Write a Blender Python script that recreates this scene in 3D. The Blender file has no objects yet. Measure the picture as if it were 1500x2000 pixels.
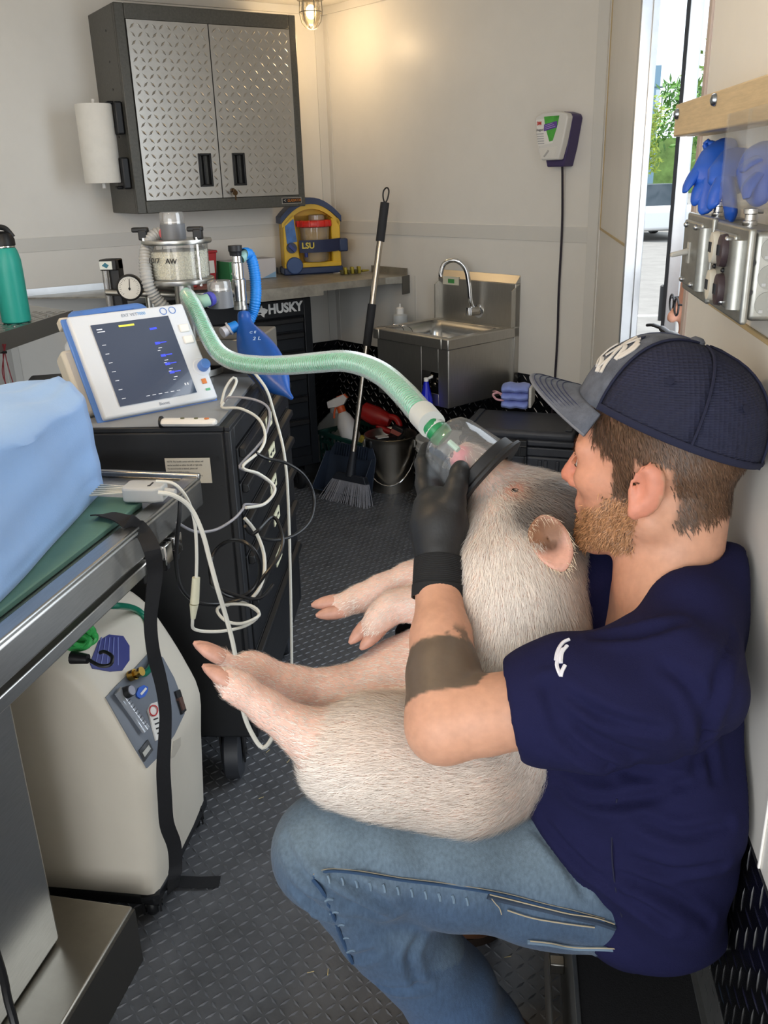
import bpy, bmesh, math, random
import numpy as np
from mathutils import Vector, Matrix
from mathutils.bvhtree import BVHTree
random.seed(7); RNG = np.random.default_rng(7)
SC = bpy.context.scene
COL = SC.collection
PI = math.pi
# ------------------------------------------------------------------ camera
CAM_H, FOC = 1.30, 1729.0
ROLL, PITCH, YAW = .030, .3634, .1479
def cam_matrix():
    fwd0 = Vector((-math.sin(YAW), math.cos(YAW), 0)); right0 = Vector((math.cos(YAW), math.sin(YAW), 0))
    fwd = math.cos(PITCH)*fwd0 + Vector((0, 0, -math.sin(PITCH)))
    up0 = right0.cross(fwd)
    right = math.cos(ROLL)*right0 - math.sin(ROLL)*up0
    up = right.cross(fwd)
    return Matrix((right, up, -fwd)).transposed()
CR = cam_matrix()
cam_data = bpy.data.cameras.new('camera'); cam = bpy.data.objects.new('camera', cam_data); COL.objects.link(cam)
cam_data.sensor_fit = 'VERTICAL'; cam_data.sensor_height = 24.0; cam_data.lens = 24.0*FOC/2000.0
cam_data.clip_start = .02; cam_data.clip_end = 500
mw = CR.to_4x4(); mw.translation = Vector((0, 0, CAM_H)); cam.matrix_world = mw
SC.camera = cam
# ------------------------------------------------------------------ light
SC.view_settings.view_transform = 'Standard'; SC.view_settings.look = 'None'
SC.view_settings.gamma = 1.0; SC.view_settings.use_curve_mapping = False
SC.view_settings.exposure = 0.06
SC.cycles.use_denoising = True
SC.cycles.max_bounces = 10; SC.cycles.diffuse_bounces = 5; SC.cycles.glossy_bounces = 4
SC.cycles.transmission_bounces = 8; SC.cycles.transparent_max_bounces = 16
SC.cycles.caustics_reflective = False; SC.cycles.caustics_refractive = False
SC.cycles.sample_clamp_indirect = 6.0
world = bpy.data.worlds.new('sky'); SC.world = world; world.use_nodes = True
bg = world.node_tree.nodes['Background']
bg.inputs[0].default_value = (.80, .90, 1.0, 1); bg.inputs[1].default_value = 1.9
def area_light(name, loc, target, sx, sy, power, col):
    d = bpy.data.lights.new(name, 'AREA'); d.shape = 'RECTANGLE'; d.size = sx; d.size_y = sy; d.energy = power; d.color = col
    o = bpy.data.objects.new(name, d); COL.objects.link(o); o.location = loc
    o.rotation_euler = (Vector(target)-Vector(loc)).to_track_quat('-Z', 'Y').to_euler(); return o
# daylight through the open rear end of the trailer
area_light('rear_door_daylight', (-.82, -1.28, 1.02), (-.82, 1.0, 1.0), 2.1, 1.8, 42, (1.0, .985, .97))
# daylight through the open side door
area_light('side_door_daylight', (.42, 1.92, 1.0), (-.6, 1.92, .8), 0.62, 1.7, 11, (.86, .93, 1.0))
sd = bpy.data.lights.new('sun', 'SUN'); sd.energy = 4.2; sd.angle = .01; sd.color = (1, .95, .86)
so = bpy.data.objects.new('sun', sd); COL.objects.link(so); so.rotation_euler = Vector((.55, -.22, -.8)).to_track_quat('-Z', 'Y').to_euler()

# ------------------------------------------------------------------ geometry of the place (metres)
XA, YA, ANG, XL, XR, ZC = -.826, 4.206, .851, -1.940, .288, 1.972
ZW, ZS = .567, 1.113                      # top of tread plate wainscot, top of wall batten
YCOR = YA-(XR-XA)/math.tan(ANG)           # where the nose walls meet the side walls
YREAR = -1.3
UA = Vector((math.sin(ANG), math.cos(ANG), 0)); NA = Vector((math.cos(ANG), -math.sin(ANG), 0))
UB = Vector((math.sin(ANG), -math.cos(ANG), 0)); NB = Vector((-math.cos(ANG), -math.sin(ANG), 0))
APEX = Vector((XA, YA, 0)); RZA = PI/2-ANG; RZB = -(PI/2-ANG)
LEN = (XR-XA)/math.sin(ANG)
def ray(px, py): return CR @ Vector((px-750, -(py-1000), -FOC))/FOC
def at(px, py, dep): return Vector((0, 0, CAM_H))+ray(px, py)*dep
def atz(px, py, z):
    d = ray(px, py); return Vector((0, 0, CAM_H))+d*((z-CAM_H)/d.z)
def onpl(px, py, p, n):
    d = ray(px, py); t = (Vector(p)-Vector((0, 0, CAM_H))).dot(n)/d.dot(n); return Vector((0, 0, CAM_H))+d*t
def onA(px, py, off=0): return onpl(px, py, APEX+NA*off, NA)
def onB(px, py, off=0): return onpl(px, py, APEX+NB*off, NB)
def onX(px, py, x): return onpl(px, py, (x, 0, 0), Vector((1, 0, 0)))
def onY(px, py, y): return onpl(px, py, (0, y, 0), Vector((0, 1, 0)))

# ------------------------------------------------------------------ materials
def lin(c):
    if isinstance(c, str):
        c = c.lstrip('#'); c = [int(c[i:i+2], 16)/255 for i in (0, 2, 4)]
    return tuple((x/12.92 if x <= .04045 else ((x+.055)/1.055)**2.4) for x in c[:3])+(1,)
MATS = {}
def mat(name, col, rough=.5, metal=0, var=0.0, vs=8, bump=0, bs=60, coat=0, trans=0, ior=1.45, emit=None, es=0, spec=None, sheen=0, sss=0, aniso=None):
    if name in MATS: return MATS[name]
    m = bpy.data.materials.new(name); m.use_nodes = True; MATS[name] = m
    nt = m.node_tree; b = nt.nodes['Principled BSDF']
    c = lin(col); b.inputs['Base Color'].default_value = c
    b.inputs['Roughness'].default_value = rough; b.inputs['Metallic'].default_value = metal
    b.inputs['Coat Weight'].default_value = coat; b.inputs['Transmission Weight'].default_value = trans; b.inputs['IOR'].default_value = ior
    if spec is not None: b.inputs['Specular IOR Level'].default_value = spec
    if sheen: b.inputs['Sheen Weight'].default_value = sheen
    if sss:
        b.inputs['Subsurface Weight'].default_value = sss; b.inputs['Subsurface Radius'].default_value = (.012, .005, .003)
    if emit is not None:
        b.inputs['Emission Color'].default_value = lin(emit); b.inputs['Emission Strength'].default_value = es
    tc = None
    def coords():
        nonlocal tc
        if tc is None: tc = nt.nodes.new('ShaderNodeTexCoord')
        return tc.outputs['Object']
    if var or aniso:
        n = nt.nodes.new('ShaderNodeTexNoise'); n.inputs['Scale'].default_value = vs; n.inputs['Detail'].default_value = 6; n.inputs['Roughness'].default_value = .65
        if aniso:
            mp = nt.nodes.new('ShaderNodeMapping'); mp.inputs['Scale'].default_value = aniso
            nt.links.new(coords(), mp.inputs[0]); nt.links.new(mp.outputs[0], n.inputs['Vector'])
        else: nt.links.new(coords(), n.inputs['Vector'])
        r = nt.nodes.new('ShaderNodeValToRGB'); r.color_ramp.elements[0].position = .32; r.color_ramp.elements[1].position = .68
        r.color_ramp.elements[0].color = tuple(max(0, x*(1-var)) for x in c[:3])+(1,)
        r.color_ramp.elements[1].color = tuple(min(1, x*(1+var)) for x in c[:3])+(1,)
        nt.links.new(n.outputs['Fac'], r.inputs[0]); nt.links.new(r.outputs[0], b.inputs['Base Color'])
    if bump:
        n2 = nt.nodes.new('ShaderNodeTexNoise'); n2.inputs['Scale'].default_value = bs; n2.inputs['Detail'].default_value = 4
        nt.links.new(coords(), n2.inputs['Vector'])
        bp = nt.nodes.new('ShaderNodeBump'); bp.inputs['Strength'].default_value = bump; bp.inputs['Distance'].default_value = .002
        nt.links.new(n2.outputs['Fac'], bp.inputs['Height']); nt.links.new(bp.outputs[0], b.inputs['Normal'])
    return m
def colmat(name, rough=.6, var=.1, vs=60, bump=.1, bs=200, sss=0, sheen=0, attr='tint', stretch=None, spec=.4):
    """colour comes from the vertex colour of the thing itself (skin, hide, denim fading)"""
    if name in MATS: return MATS[name]
    m = bpy.data.materials.new(name); m.use_nodes = True; MATS[name] = m
    nt = m.node_tree; b = nt.nodes['Principled BSDF']; b.inputs['Roughness'].default_value = rough
    b.inputs['Specular IOR Level'].default_value = spec
    if sheen: b.inputs['Sheen Weight'].default_value = sheen
    if sss:
        b.inputs['Subsurface Weight'].default_value = sss; b.inputs['Subsurface Radius'].default_value = (.010, .004, .002)
    a = nt.nodes.new('ShaderNodeAttribute'); a.attribute_name = attr
    tc = nt.nodes.new('ShaderNodeTexCoord')
    n = nt.nodes.new('ShaderNodeTexNoise'); n.inputs['Scale'].default_value = vs; n.inputs['Detail'].default_value = 5
    src = tc.outputs['Object']
    if stretch:
        mp = nt.nodes.new('ShaderNodeMapping'); mp.inputs['Scale'].default_value = stretch; nt.links.new(src, mp.inputs[0]); src = mp.outputs[0]
    nt.links.new(src, n.inputs['Vector'])
    mr = nt.nodes.new('ShaderNodeMapRange'); mr.inputs['From Min'].default_value = .3; mr.inputs['From Max'].default_value = .7
    mr.inputs['To Min'].default_value = 1-var; mr.inputs['To Max'].default_value = 1+var
    nt.links.new(n.outputs['Fac'], mr.inputs['Value'])
    mx = nt.nodes.new('ShaderNodeVectorMath'); mx.operation = 'SCALE'
    nt.links.new(a.outputs['Color'], mx.inputs[0]); nt.links.new(mr.outputs[0], mx.inputs['Scale'])
    nt.links.new(mx.outputs[0], b.inputs['Base Color'])
    if bump:
        n2 = nt.nodes.new('ShaderNodeTexNoise'); n2.inputs['Scale'].default_value = bs; n2.inputs['Detail'].default_value = 3
        nt.links.new(src, n2.inputs['Vector'])
        bp = nt.nodes.new('ShaderNodeBump'); bp.inputs['Strength'].default_value = bump; bp.inputs['Distance'].default_value = .0015
        nt.links.new(n2.outputs['Fac'], bp.inputs['Height']); nt.links.new(bp.outputs[0], b.inputs['Normal'])
    return m
def clear(name, tint=(1, 1, 1), haze=.06, gl=.10, rough=.05, hazecol=(1, 1, 1), fres=.8):
    """thin clear plastic: lets light through, mirrors a little at grazing angles, slightly milky"""
    if name in MATS: return MATS[name]
    m = bpy.data.materials.new(name); m.use_nodes = True; MATS[name] = m
    nt = m.node_tree; nt.nodes.clear()
    out = nt.nodes.new('ShaderNodeOutputMaterial'); t = nt.nodes.new('ShaderNodeBsdfTransparent'); g = nt.nodes.new('ShaderNodeBsdfGlossy'); d = nt.nodes.new('ShaderNodeBsdfDiffuse')
    t.inputs[0].default_value = tuple(tint)+(1,); g.inputs['Roughness'].default_value = rough; d.inputs[0].default_value = tuple(hazecol)+(1,)
    fr = nt.nodes.new('ShaderNodeFresnel'); fr.inputs[0].default_value = 1.45
    ad = nt.nodes.new('ShaderNodeMath'); ad.operation = 'MULTIPLY_ADD'; ad.inputs[1].default_value = fres; ad.inputs[2].default_value = gl*.3
    nt.links.new(fr.outputs[0], ad.inputs[0])
    m1 = nt.nodes.new('ShaderNodeMixShader'); m1.inputs[0].default_value = haze
    nt.links.new(t.outputs[0], m1.inputs[1]); nt.links.new(d.outputs[0], m1.inputs[2])
    m2 = nt.nodes.new('ShaderNodeMixShader'); nt.links.new(ad.outputs[0], m2.inputs[0]); nt.links.new(m1.outputs[0], m2.inputs[1]); nt.links.new(g.outputs[0], m2.inputs[2])
    nt.links.new(m2.outputs[0], out.inputs[0]); return m

# ------------------------------------------------------------------ mesh helpers
def V(*a): return Vector(a)
def catmull(pts, n=8, closed=False):
    P = [Vector(p) for p in pts]; out = []; L = len(P)
    rng = range(L if closed else L-1)
    for i in rng:
        if closed: a, b, c, d = P[i-1], P[i], P[(i+1) % L], P[(i+2) % L]
        else: a, b, c, d = P[max(i-1, 0)], P[i], P[i+1], P[min(i+2, L-1)]
        for k in range(n):
            t = k/n
            out.append(.5*((2*b)+(c-a)*t+(2*a-5*b+4*c-d)*t*t+(3*b-a-3*c+d)*t**3))
    if not closed: out.append(P[-1])
    return out
def resample(pts, step):
    P = [Vector(p) for p in pts]; out = [P[0]]; acc = 0
    for a, b in zip(P, P[1:]):
        L = (b-a).length
        if L < 1e-9: continue
        s = step-acc
        while s <= L:
            out.append(a+(b-a)*(s/L)); s += step
        acc = L-(s-step)
    return out
def rot_to(d):
    return Vector(d).to_track_quat('Z', 'Y').to_matrix()
class MB:
    def __init__(s): s.v = []; s.f = []; s.M = None
    def add(s, vs, fs):
        o = len(s.v)
        if s.M is not None: vs = [s.M @ Vector(v) for v in vs]
        s.v += [tuple(v) for v in vs]; s.f += [tuple(i+o for i in f) for f in fs]; return s
    def bx(s, x0, x1, y0, y1, z0, z1):
        return s.add([(x0, y0, z0), (x1, y0, z0), (x1, y1, z0), (x0, y1, z0), (x0, y0, z1), (x1, y0, z1), (x1, y1, z1), (x0, y1, z1)],
                     [(0, 3, 2, 1), (4, 5, 6, 7), (0, 1, 5, 4), (1, 2, 6, 5), (2, 3, 7, 6), (3, 0, 4, 7)])
    def hexa(s, p):
        return s.add(p, [(0, 3, 2, 1), (4, 5, 6, 7), (0, 1, 5, 4), (1, 2, 6, 5), (2, 3, 7, 6), (3, 0, 4, 7)])
    def loft(s, rings, caps=True, closed=True, wrap=False):
        n = len(rings[0]); vs = [p for r in rings for p in r]; fs = []
        m = len(rings)
        for i in range(m if wrap else m-1):
            for j in range(n if closed else n-1):
                a = i*n+j; b = i*n+(j+1) % n; i2 = (i+1) % m; c = i2*n+(j+1) % n; d = i2*n+j
                fs.append((a, b, c, d))
        if caps and not wrap:
            fs.append(tuple(range(n-1, -1, -1))); fs.append(tuple((m-1)*n+j for j in range(n)))
        return s.add(vs, fs)
    def cyl(s, p0, p1, r0, r1=None, n=16, caps=True):
        p0 = Vector(p0); p1 = Vector(p1); r1 = r0 if r1 is None else r1
        R = rot_to(p1-p0)
        ring = lambda c, r: [c+R @ Vector((r*math.cos(2*PI*k/n), r*math.sin(2*PI*k/n), 0)) for k in range(n)]
        return s.loft([ring(p0, r0), ring(p1, r1)], caps)
    def lathe(s, prof, n=24, c=(0, 0, 0), axis=(0, 0, 1), caps=True):
        R = rot_to(axis); c = Vector(c); rings = []
        for r, z in prof:
            rings.append([c+R @ Vector((max(r, 1e-5)*math.cos(2*PI*k/n), max(r, 1e-5)*math.sin(2*PI*k/n), z)) for k in range(n)])
        return s.loft(rings, caps)
    def tube(s, pts, r, n=8, closed=False, caps=True, flat=None):
        P = [Vector(p) for p in pts]; m = len(P)
        rr = r if hasattr(r, '__len__') else [r]*m
        T = []
        for i in range(m):
            a = P[i-1] if (i > 0 or closed) else P[0]; b = P[(i+1) % m] if (i < m-1 or closed) else P[-1]
            t = (b-a); T.append(t.normalized() if t.length > 1e-9 else Vector((0, 0, 1)))
        up = Vector((0, 0, 1)) if abs(T[0].z) < .9 else Vector((1, 0, 0))
        N = (up-T[0]*up.dot(T[0])).normalized(); rings = []
        for i in range(m):
            if i: N = (N-T[i]*N.dot(T[i])); N = N.normalized() if N.length > 1e-6 else Vector((1, 0, 0))
            B = T[i].cross(N)
            fw, fh = flat if flat else (1, 1)
            rings.append([P[i]+(N*math.cos(2*PI*k/n)*fh+B*math.sin(2*PI*k/n)*fw)*rr[i] for k in range(n)])
        return s.loft(rings, caps and not closed, True, closed)
    def prism(s, poly, d0, d1, ax='xz'):
        """polygon (a,b) extruded along the third axis"""
        def mk(a, b, d):
            return {'xz': (a, d, b), 'xy': (a, b, d), 'yz': (d, a, b)}[ax]
        n = len(poly); vs = [mk(a, b, d0) for a, b in poly]+[mk(a, b, d1) for a, b in poly]
        fs = [tuple(range(n)), tuple(range(2*n-1, n-1, -1))]+[(i, i+n, (i+1) % n+n, (i+1) % n) for i in range(n)]
        return s.add(vs, fs)
    def sph(s, c, r, n=16, m=10, R=None):
        r = r if hasattr(r, '__len__') else (r, r, r); c = Vector(c); rings = []
        for i in range(m+1):
            a = -PI/2+PI*i/m; cr = max(math.cos(a), 1e-4)
            ring = [Vector((r[0]*cr*math.cos(2*PI*k/n), r[1]*cr*math.sin(2*PI*k/n), r[2]*math.sin(a))) for k in range(n)]
            rings.append([c+(R @ p if R else p) for p in ring])
        return s.loft(rings, True)
    def quad(s, a, b, c, d): return s.add([a, b, c, d], [(0, 1, 2, 3)])
    def ribbon(s, pts, wdir, w, th):
        """flat strap of width w and thickness th along a path; wdir is a vector or list of vectors"""
        P = [Vector(p) for p in pts]; m = len(P); rings = []
        for i in range(m):
            t = (P[min(i+1, m-1)]-P[max(i-1, 0)]).normalized()
            wd = Vector(wdir[i] if isinstance(wdir, list) else wdir); wd = (wd-t*wd.dot(t)).normalized(); n = t.cross(wd)
            rings.append([P[i]+wd*w/2+n*th/2, P[i]-wd*w/2+n*th/2, P[i]-wd*w/2-n*th/2, P[i]+wd*w/2-n*th/2])
        return s.loft(rings)
    def lugs(s, u0, u1, v0, v1, pitch, L, W, h, fn, rot=0):
        nu = int((u1-u0)/pitch); nv = int((v1-v0)/pitch)
        for i in range(nu):
            for j in range(nv):
                u = u0+(i+.5)*(u1-u0)/nu; v = v0+(j+.5)*(v1-v0)/nv
                a = (PI/4 if (i+j) % 2 else -PI/4)+rot
                ca, sa = math.cos(a), math.sin(a)
                pts = [(-L/2, 0, 0), (0, -W/2, 0), (L/2, 0, 0), (0, W/2, 0), (-L/4, 0, h), (L/4, 0, h)]
                s.add([fn(u+x*ca-y*sa, v+x*sa+y*ca, z) for x, y, z in pts], [(0, 1, 4), (1, 5, 4), (1, 2, 5), (2, 3, 5), (3, 4, 5), (3, 0, 4)])
        return s
    def mesh(s, name, smooth=True, ang=38, fix=True):
        me = bpy.data.meshes.new(name); me.from_pydata(s.v, [], s.f); me.update()
        if fix:
            b = bmesh.new(); b.from_mesh(me); bmesh.ops.recalc_face_normals(b, faces=b.faces); b.to_mesh(me); b.free()
        if smooth:
            me.polygons.foreach_set('use_smooth', [True]*len(me.polygons)); me.set_sharp_from_angle(angle=math.radians(ang))
        return me
    def build(s, name, m, parent=None, smooth=True, bevel=0, seg=2, label=None, kind=None, sub=0, fix=True, ang=38, solid=0):
        me = s.mesh(name, smooth, ang, fix); o = bpy.data.objects.new(name, me); COL.objects.link(o)
        if m is not None: me.materials.append(m)
        if parent is not None: o.parent = parent
        if solid:
            md = o.modifiers.new('thickness', 'SOLIDIFY'); md.thickness = solid; md.offset = 0
        if bevel:
            md = o.modifiers.new('bevel', 'BEVEL'); md.width = bevel; md.segments = seg; md.limit_method = 'ANGLE'; md.angle_limit = math.radians(40); md.use_clamp_overlap = True
        if sub:
            md = o.modifiers.new('subsurf', 'SUBSURF'); md.levels = sub; md.render_levels = sub
        if label: o['label'] = label
        if kind: o['kind'] = kind
        return o
def tag(o, label=None, cat=None, group=None, kind=None):
    if label: o['label'] = label
    if cat: o['category'] = cat
    if group: o['group'] = group
    if kind: o['kind'] = kind
    return o
def thing(name, label, cat, loc=(0, 0, 0), rz=0, group=None, M4=None):
    o = bpy.data.objects.new(name, None); COL.objects.link(o); o.empty_display_size = .05
    if M4 is not None: o.matrix_world = M4
    else: o.location = loc; o.rotation_euler = (0, 0, rz)
    return tag(o, label, cat, group)
def struct(o): o['kind'] = 'structure'; return o
def pA(u, off, z): return APEX+UA*u+NA*off+Vector((0, 0, z))      # u negative towards the left wall
def pB(u, off, z): return APEX+UB*u+NB*off+Vector((0, 0, z))
def text(s, size, m, parent, M, name='lettering', ex=.0004, align='CENTER', bold=0, sx=1.0):
    cu = bpy.data.curves.new(name, 'FONT'); cu.body = s; cu.size = size; cu.extrude = ex; cu.align_x = align; cu.align_y = 'CENTER'; cu.offset = bold
    cu.resolution_u = 3
    t = bpy.data.objects.new(name+'_curve', cu); COL.objects.link(t)
    dg = bpy.context.evaluated_depsgraph_get(); me = bpy.data.meshes.new_from_object(t.evaluated_get(dg))
    bpy.data.objects.remove(t); bpy.data.curves.remove(cu)
    o = bpy.data.objects.new(name, me); COL.objects.link(o); me.materials.clear(); me.materials.append(m)
    o.parent = parent; o.matrix_local = M @ Matrix.Diagonal((sx, 1, 1, 1)); return o
# a frame whose text faces -y (towards the room) in a wall/box frame: x right, z up
def face(x, y, z, rx=0): return Matrix.Translation((x, y, z)) @ Matrix.Rotation(PI/2+rx, 4, 'X')
# ================================================================== the trailer shell
wallm = mat('painted_wall', '#e6e3dc', .36, var=.035, vs=3, bump=.03, bs=40)
battm = mat('batten_paint', '#dad8d2', .4)
alum = mat('aluminium', '#c9cbcd', .32, 1, var=.06, vs=20)
steel = mat('brushed_steel', '#bdbab3', .38, 1, var=.10, vs=14, aniso=(60, 60, 2))
chrome = mat('chrome', '#dcdcdc', .12, 1)
black = mat('black_plastic', '#17181b', .45)
rubber = mat('black_rubber', '#1d1e21', .62, var=.15, vs=30)
tread_dark = mat('black_tread_plate', '#34353a', .22, .9, var=.12, vs=6)
tread_lug = mat('polished_tread_lug', '#c4c4c6', .26, 1)
floorm = mat('rubber_floor', '#54565a', .46, var=.22, vs=9, bump=.15, bs=120)
floor_lug = mat('rubber_floor_lug', '#63656a', .36, var=.15, vs=9)
seal = mat('yellowed_caulk', '#c3ad83', .6)
white = mat('white_plastic', '#e9e7e2', .4)
screwm = mat('screw_zinc', '#a9abad', .3, 1)

def outline(inset=0): # plan of the room, counter-clockwise
    return [(XL, YREAR), (XR, YREAR), (XR, YCOR), (XA, YA), (XL, YCOR)]
poly = outline()
fl = struct(MB().prism(poly, -.05, 0, 'xy').build('floor', floorm, smooth=False))
b = MB().lugs(-1.05, .286, .82, 3.05, .0195, .0215, .0058, .0018, lambda u, v, z: (u, v, z))
b.lugs(-1.05, -.05, 3.05, 3.85, .0195, .0215, .0058, .0018, lambda u, v, z: (u, v, z))
b.build('tread_lug', floor_lug, fl, kind='stuff', fix=False)
lit = MB()                                           # bits of litter on the rubber
for px, py in [(520, 1470), (505, 1560), (1105, 1765), (600, 1900), (640, 1905), (560, 1490), (985, 1870)]:
    p = atz(px, py, .003); a = random.uniform(0, PI); lit.tube([p, p+V(.012*math.cos(a), .012*math.sin(a), .002)], .0008, 4)
lit.build('straw_bit', mat('straw', '#b9a878', .8), fl, kind='stuff')
struct(MB().prism(poly, ZC, ZC+.05, 'xy').build('ceiling', wallm, smooth=False))
T = .045
def wall_slab(name, p0, p1, z0=-.05, z1=ZC, m=None, n=None):
    p0, p1 = Vector(p0), Vector(p1); d = (p1-p0).normalized(); nn = Vector((d.y, -d.x, 0)) if n is None else n
    o = MB().hexa([p0+V(0, 0, z0), p1+V(0, 0, z0), p1+nn*T+V(0, 0, z0), p0+nn*T+V(0, 0, z0), p0+V(0, 0, z1), p1+V(0, 0, z1), p1+nn*T+V(0, 0, z1), p0+nn*T+V(0, 0, z1)]).build(name, m or wallm, smooth=False)
    return struct(o)
wl = wall_slab('wall_left', (XL, YCOR, 0), (XL, YREAR, 0), n=V(-1, 0, 0))
wa = wall_slab('wall_front_left', (XL, YCOR, 0), (XA, YA, 0), n=-NA)
wb = wall_slab('wall_front_right', (XA, YA, 0), (XR, YCOR, 0), n=-NB)
# right wall with the open side door
YD0, YD1 = 1.56, 2.42        # near and far edge of the opening
ww = MB().bx(XR, XR+.028, YREAR, YD0, -.05, ZC).bx(XR, XR+.028, YD1, YCOR, -.05, ZC).bx(XR, XR+.028, YD0, YD1, ZC-.04, ZC)
wr = struct(ww.build('wall_right', wallm, smooth=False))
# dark tread plate wainscot with raised lugs
def wains(name, p0, d, n, L, z0=0, z1=ZW, u0=0, lu0=None, lu1=None, rot=0, LW=(.031, .0048, .0026)):
    p0 = Vector(p0); d = Vector(d); n = Vector(n)
    q = lambda u, v, w: p0+d*u+n*(.003+w)+V(0, 0, v)
    o = struct(MB().hexa([q(u0, z0, -.003), q(L, z0, -.003), q(L, z0, 0), q(u0, z0, 0), q(u0, z1, -.003), q(L, z1, -.003), q(L, z1, 0), q(u0, z1, 0)]).build(name, tread_dark, smooth=False))
    MB().lugs(u0 if lu0 is None else lu0, L if lu1 is None else lu1, z0, z1, .0285, LW[0], LW[1], LW[2], lambda u, v, w: q(u, v, w), rot).build('tread_lug', tread_lug, o, kind='stuff', fix=False)
    return o
wains('baseboard_front_left', pA(0, 0, 0), -UA, NA, LEN)
wains('baseboard_front_right', pB(0, 0, 0), UB, NB, LEN)
wains('baseboard_left', (XL, YCOR, 0), (0, -1, 0), (1, 0, 0), 2.2, lu1=.9)
wains('baseboard_right', (XR, .3, 0), (0, 1, 0), (-1, 0, 0), YD0-.3, z0=.235, rot=PI/4, LW=(.036, .0030, .0013))
struct(MB().bx(XR-.003, XR, YD1, YCOR, 0, ZW).build('baseboard_right_front', tread_dark))
# battens: vertical corner covers and the horizontal one at ZS
tn = [0]
def trim(mb, m=battm, bevel=.001):
    tn[0] += 1; return struct(mb.build('trim_%d' % tn[0], m, bevel=bevel))
def slab(p, d, n, u0, u1, z0, z1, t):
    q = lambda u, v, w: Vector(p)+Vector(d)*u+Vector(n)*w+V(0, 0, v)
    return MB().hexa([q(u0, z0, 0), q(u1, z0, 0), q(u1, z0, t), q(u0, z0, t), q(u0, z1, 0), q(u1, z1, 0), q(u1, z1, t), q(u0, z1, t)])
trim(slab(pA(0, 0, 0), -UA, NA, .0, .045, ZW, ZC-.03, .004)); trim(slab(pB(0, 0, 0), UB, NB, .0, .03, ZW, ZC-.03, .004))
trim(slab(pA(0, 0, 0), -UA, NA, .045, LEN-.03, ZS-.052, ZS, .003)); trim(slab(pB(0, 0, 0), UB, NB, .03, LEN-.045, ZS-.052, ZS, .003))
trim(slab(pB(0, 0, 0), UB, NB, LEN-.045, LEN, 0, ZC, .005)); trim(slab((XR, YCOR, 0), (0, -1, 0), (-1, 0, 0), 0, .045, 0, ZC, .005))
trim(slab(pA(0, 0, 0), -UA, NA, LEN-.03, LEN, ZW, ZC, .004)); trim(slab((XL, YCOR, 0), (0, -1, 0), (1, 0, 0), 0, .05, ZW, ZC, .004))
trim(slab((XL, YCOR, 0), (0, -1, 0), (1, 0, 0), .05, 2.4, ZS-.052, ZS, .003))
trim(slab(pA(0, 0, 0), -UA, NA, 0, LEN, ZC-.03, ZC, .012)); trim(slab(pB(0, 0, 0), UB, NB, 0, LEN, ZC-.03, ZC, .012))
trim(slab((XR, YCOR, 0), (0, -1, 0), (-1, 0, 0), .048, .056, ZS, ZC, .003), seal)
trim(slab((XR, YCOR, 0), (0, -1, 0), (-1, 0, 0), .05, YCOR-YD1, ZS-.004, ZS+.003, .003), seal)
trim(slab((XR, YD0, 0), (0, -1, 0), (-1, 0, 0), .0, 2.6, ZS-.004, ZS+.003, .003), seal)
trim(slab(pB(0, 0, 0), UB, NB, .55, .56, ZW, .9, .001))
# door opening: aluminium jambs and open leaf
def jamb(x0, x1, y0, y1, z0=-.05, z1=ZC-.04): return MB().bx(x0, x1, y0, y1, z0, z1)
trim(jamb(XR-.006, XR+.030, YD1-.02, YD1+.004), alum, .003); trim(jamb(XR+.020, XR+.036, YD1-.028, YD1-.02), alum, .002)
trim(jamb(XR-.004, XR+.05, YD0-.012, YD0+.012), mat('door_casing', '#b7a79f', .45), .002)
trim(MB().bx(XR-.004, XR+.06, YD0, YD1, -.05, .012), alum, .003)
hinge = V(XR+.112, YD1+.04, 0); dirn = V(.163, 1.0, 0).normalized(); nrm = V(dirn.y, -dirn.x, 0)
door = struct(MB().hexa([hinge+dirn*u+nrm*w+V(0, 0, z) for z in (-.03, ZC-.06) for u, w in ((0, 0), (0, .034), (.82, .034), (.82, 0))]).build('door_1', alum, bevel=.003))
MB().hexa([hinge+dirn*u+nrm*w+V(0, 0, z) for z in (-.03, ZC-.06) for u, w in ((-.006, -.006), (-.006, .003), (.8, .003), (.8, -.006))]).build('gasket', rubber, door)
# wheel box the man sits on: black carpet top, aluminium edging
WX, WZ = .112, .215
wbx = tag(MB().bx(WX, XR-.004, .35, 1.555, .001, WZ).build('wheel_box', mat('black_carpet', '#0e0e10', .95, var=.35, vs=260, bump=.5, bs=500)), 'low wheel box with black carpet top and aluminium edging under the man', 'wheel box')
MB().bx(WX-.003, WX, .35, 1.555, .001, WZ+.002).bx(WX-.003, WX+.004, .35, 1.555, WZ, WZ+.003).build('edge_cladding', mat('dull_aluminium', '#8a8a88', .45, .9, var=.12, vs=20), wbx, bevel=.001)
MB().bx(XR-.004, XR-.001, .35, 1.5, WZ-.002, WZ+.075).bx(XR-.012, XR-.001, .35, 1.5, WZ-.002, WZ+.002).build('wall_angle', mat('dull_aluminium', '#8a8a88', .45), wbx, bevel=.001)
hb = MB().bx(WX-.034, WX-.030, .45, 1.14, .055, .165)
for k in range(2): hb.bx(WX-.03, WX-.003, .6+k*.5, .62+k*.5, .08, .10)
hb.build('hold_down_bar', steel, wbx, bevel=.002)
for yy in (1.115, .8): MB().sph((WX-.036, yy, .145), .006, 10, 6).build('bolt', screwm, wbx)
# screws in the wall on the right
for k, (px, py) in enumerate([(1444, 1620), (1403, 1850)]):
    p = onX(px, py, XR-.006); MB().sph(p, .0045, 10, 6).build('screw', screwm, bpy.data.objects['baseboard_right'])
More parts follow.
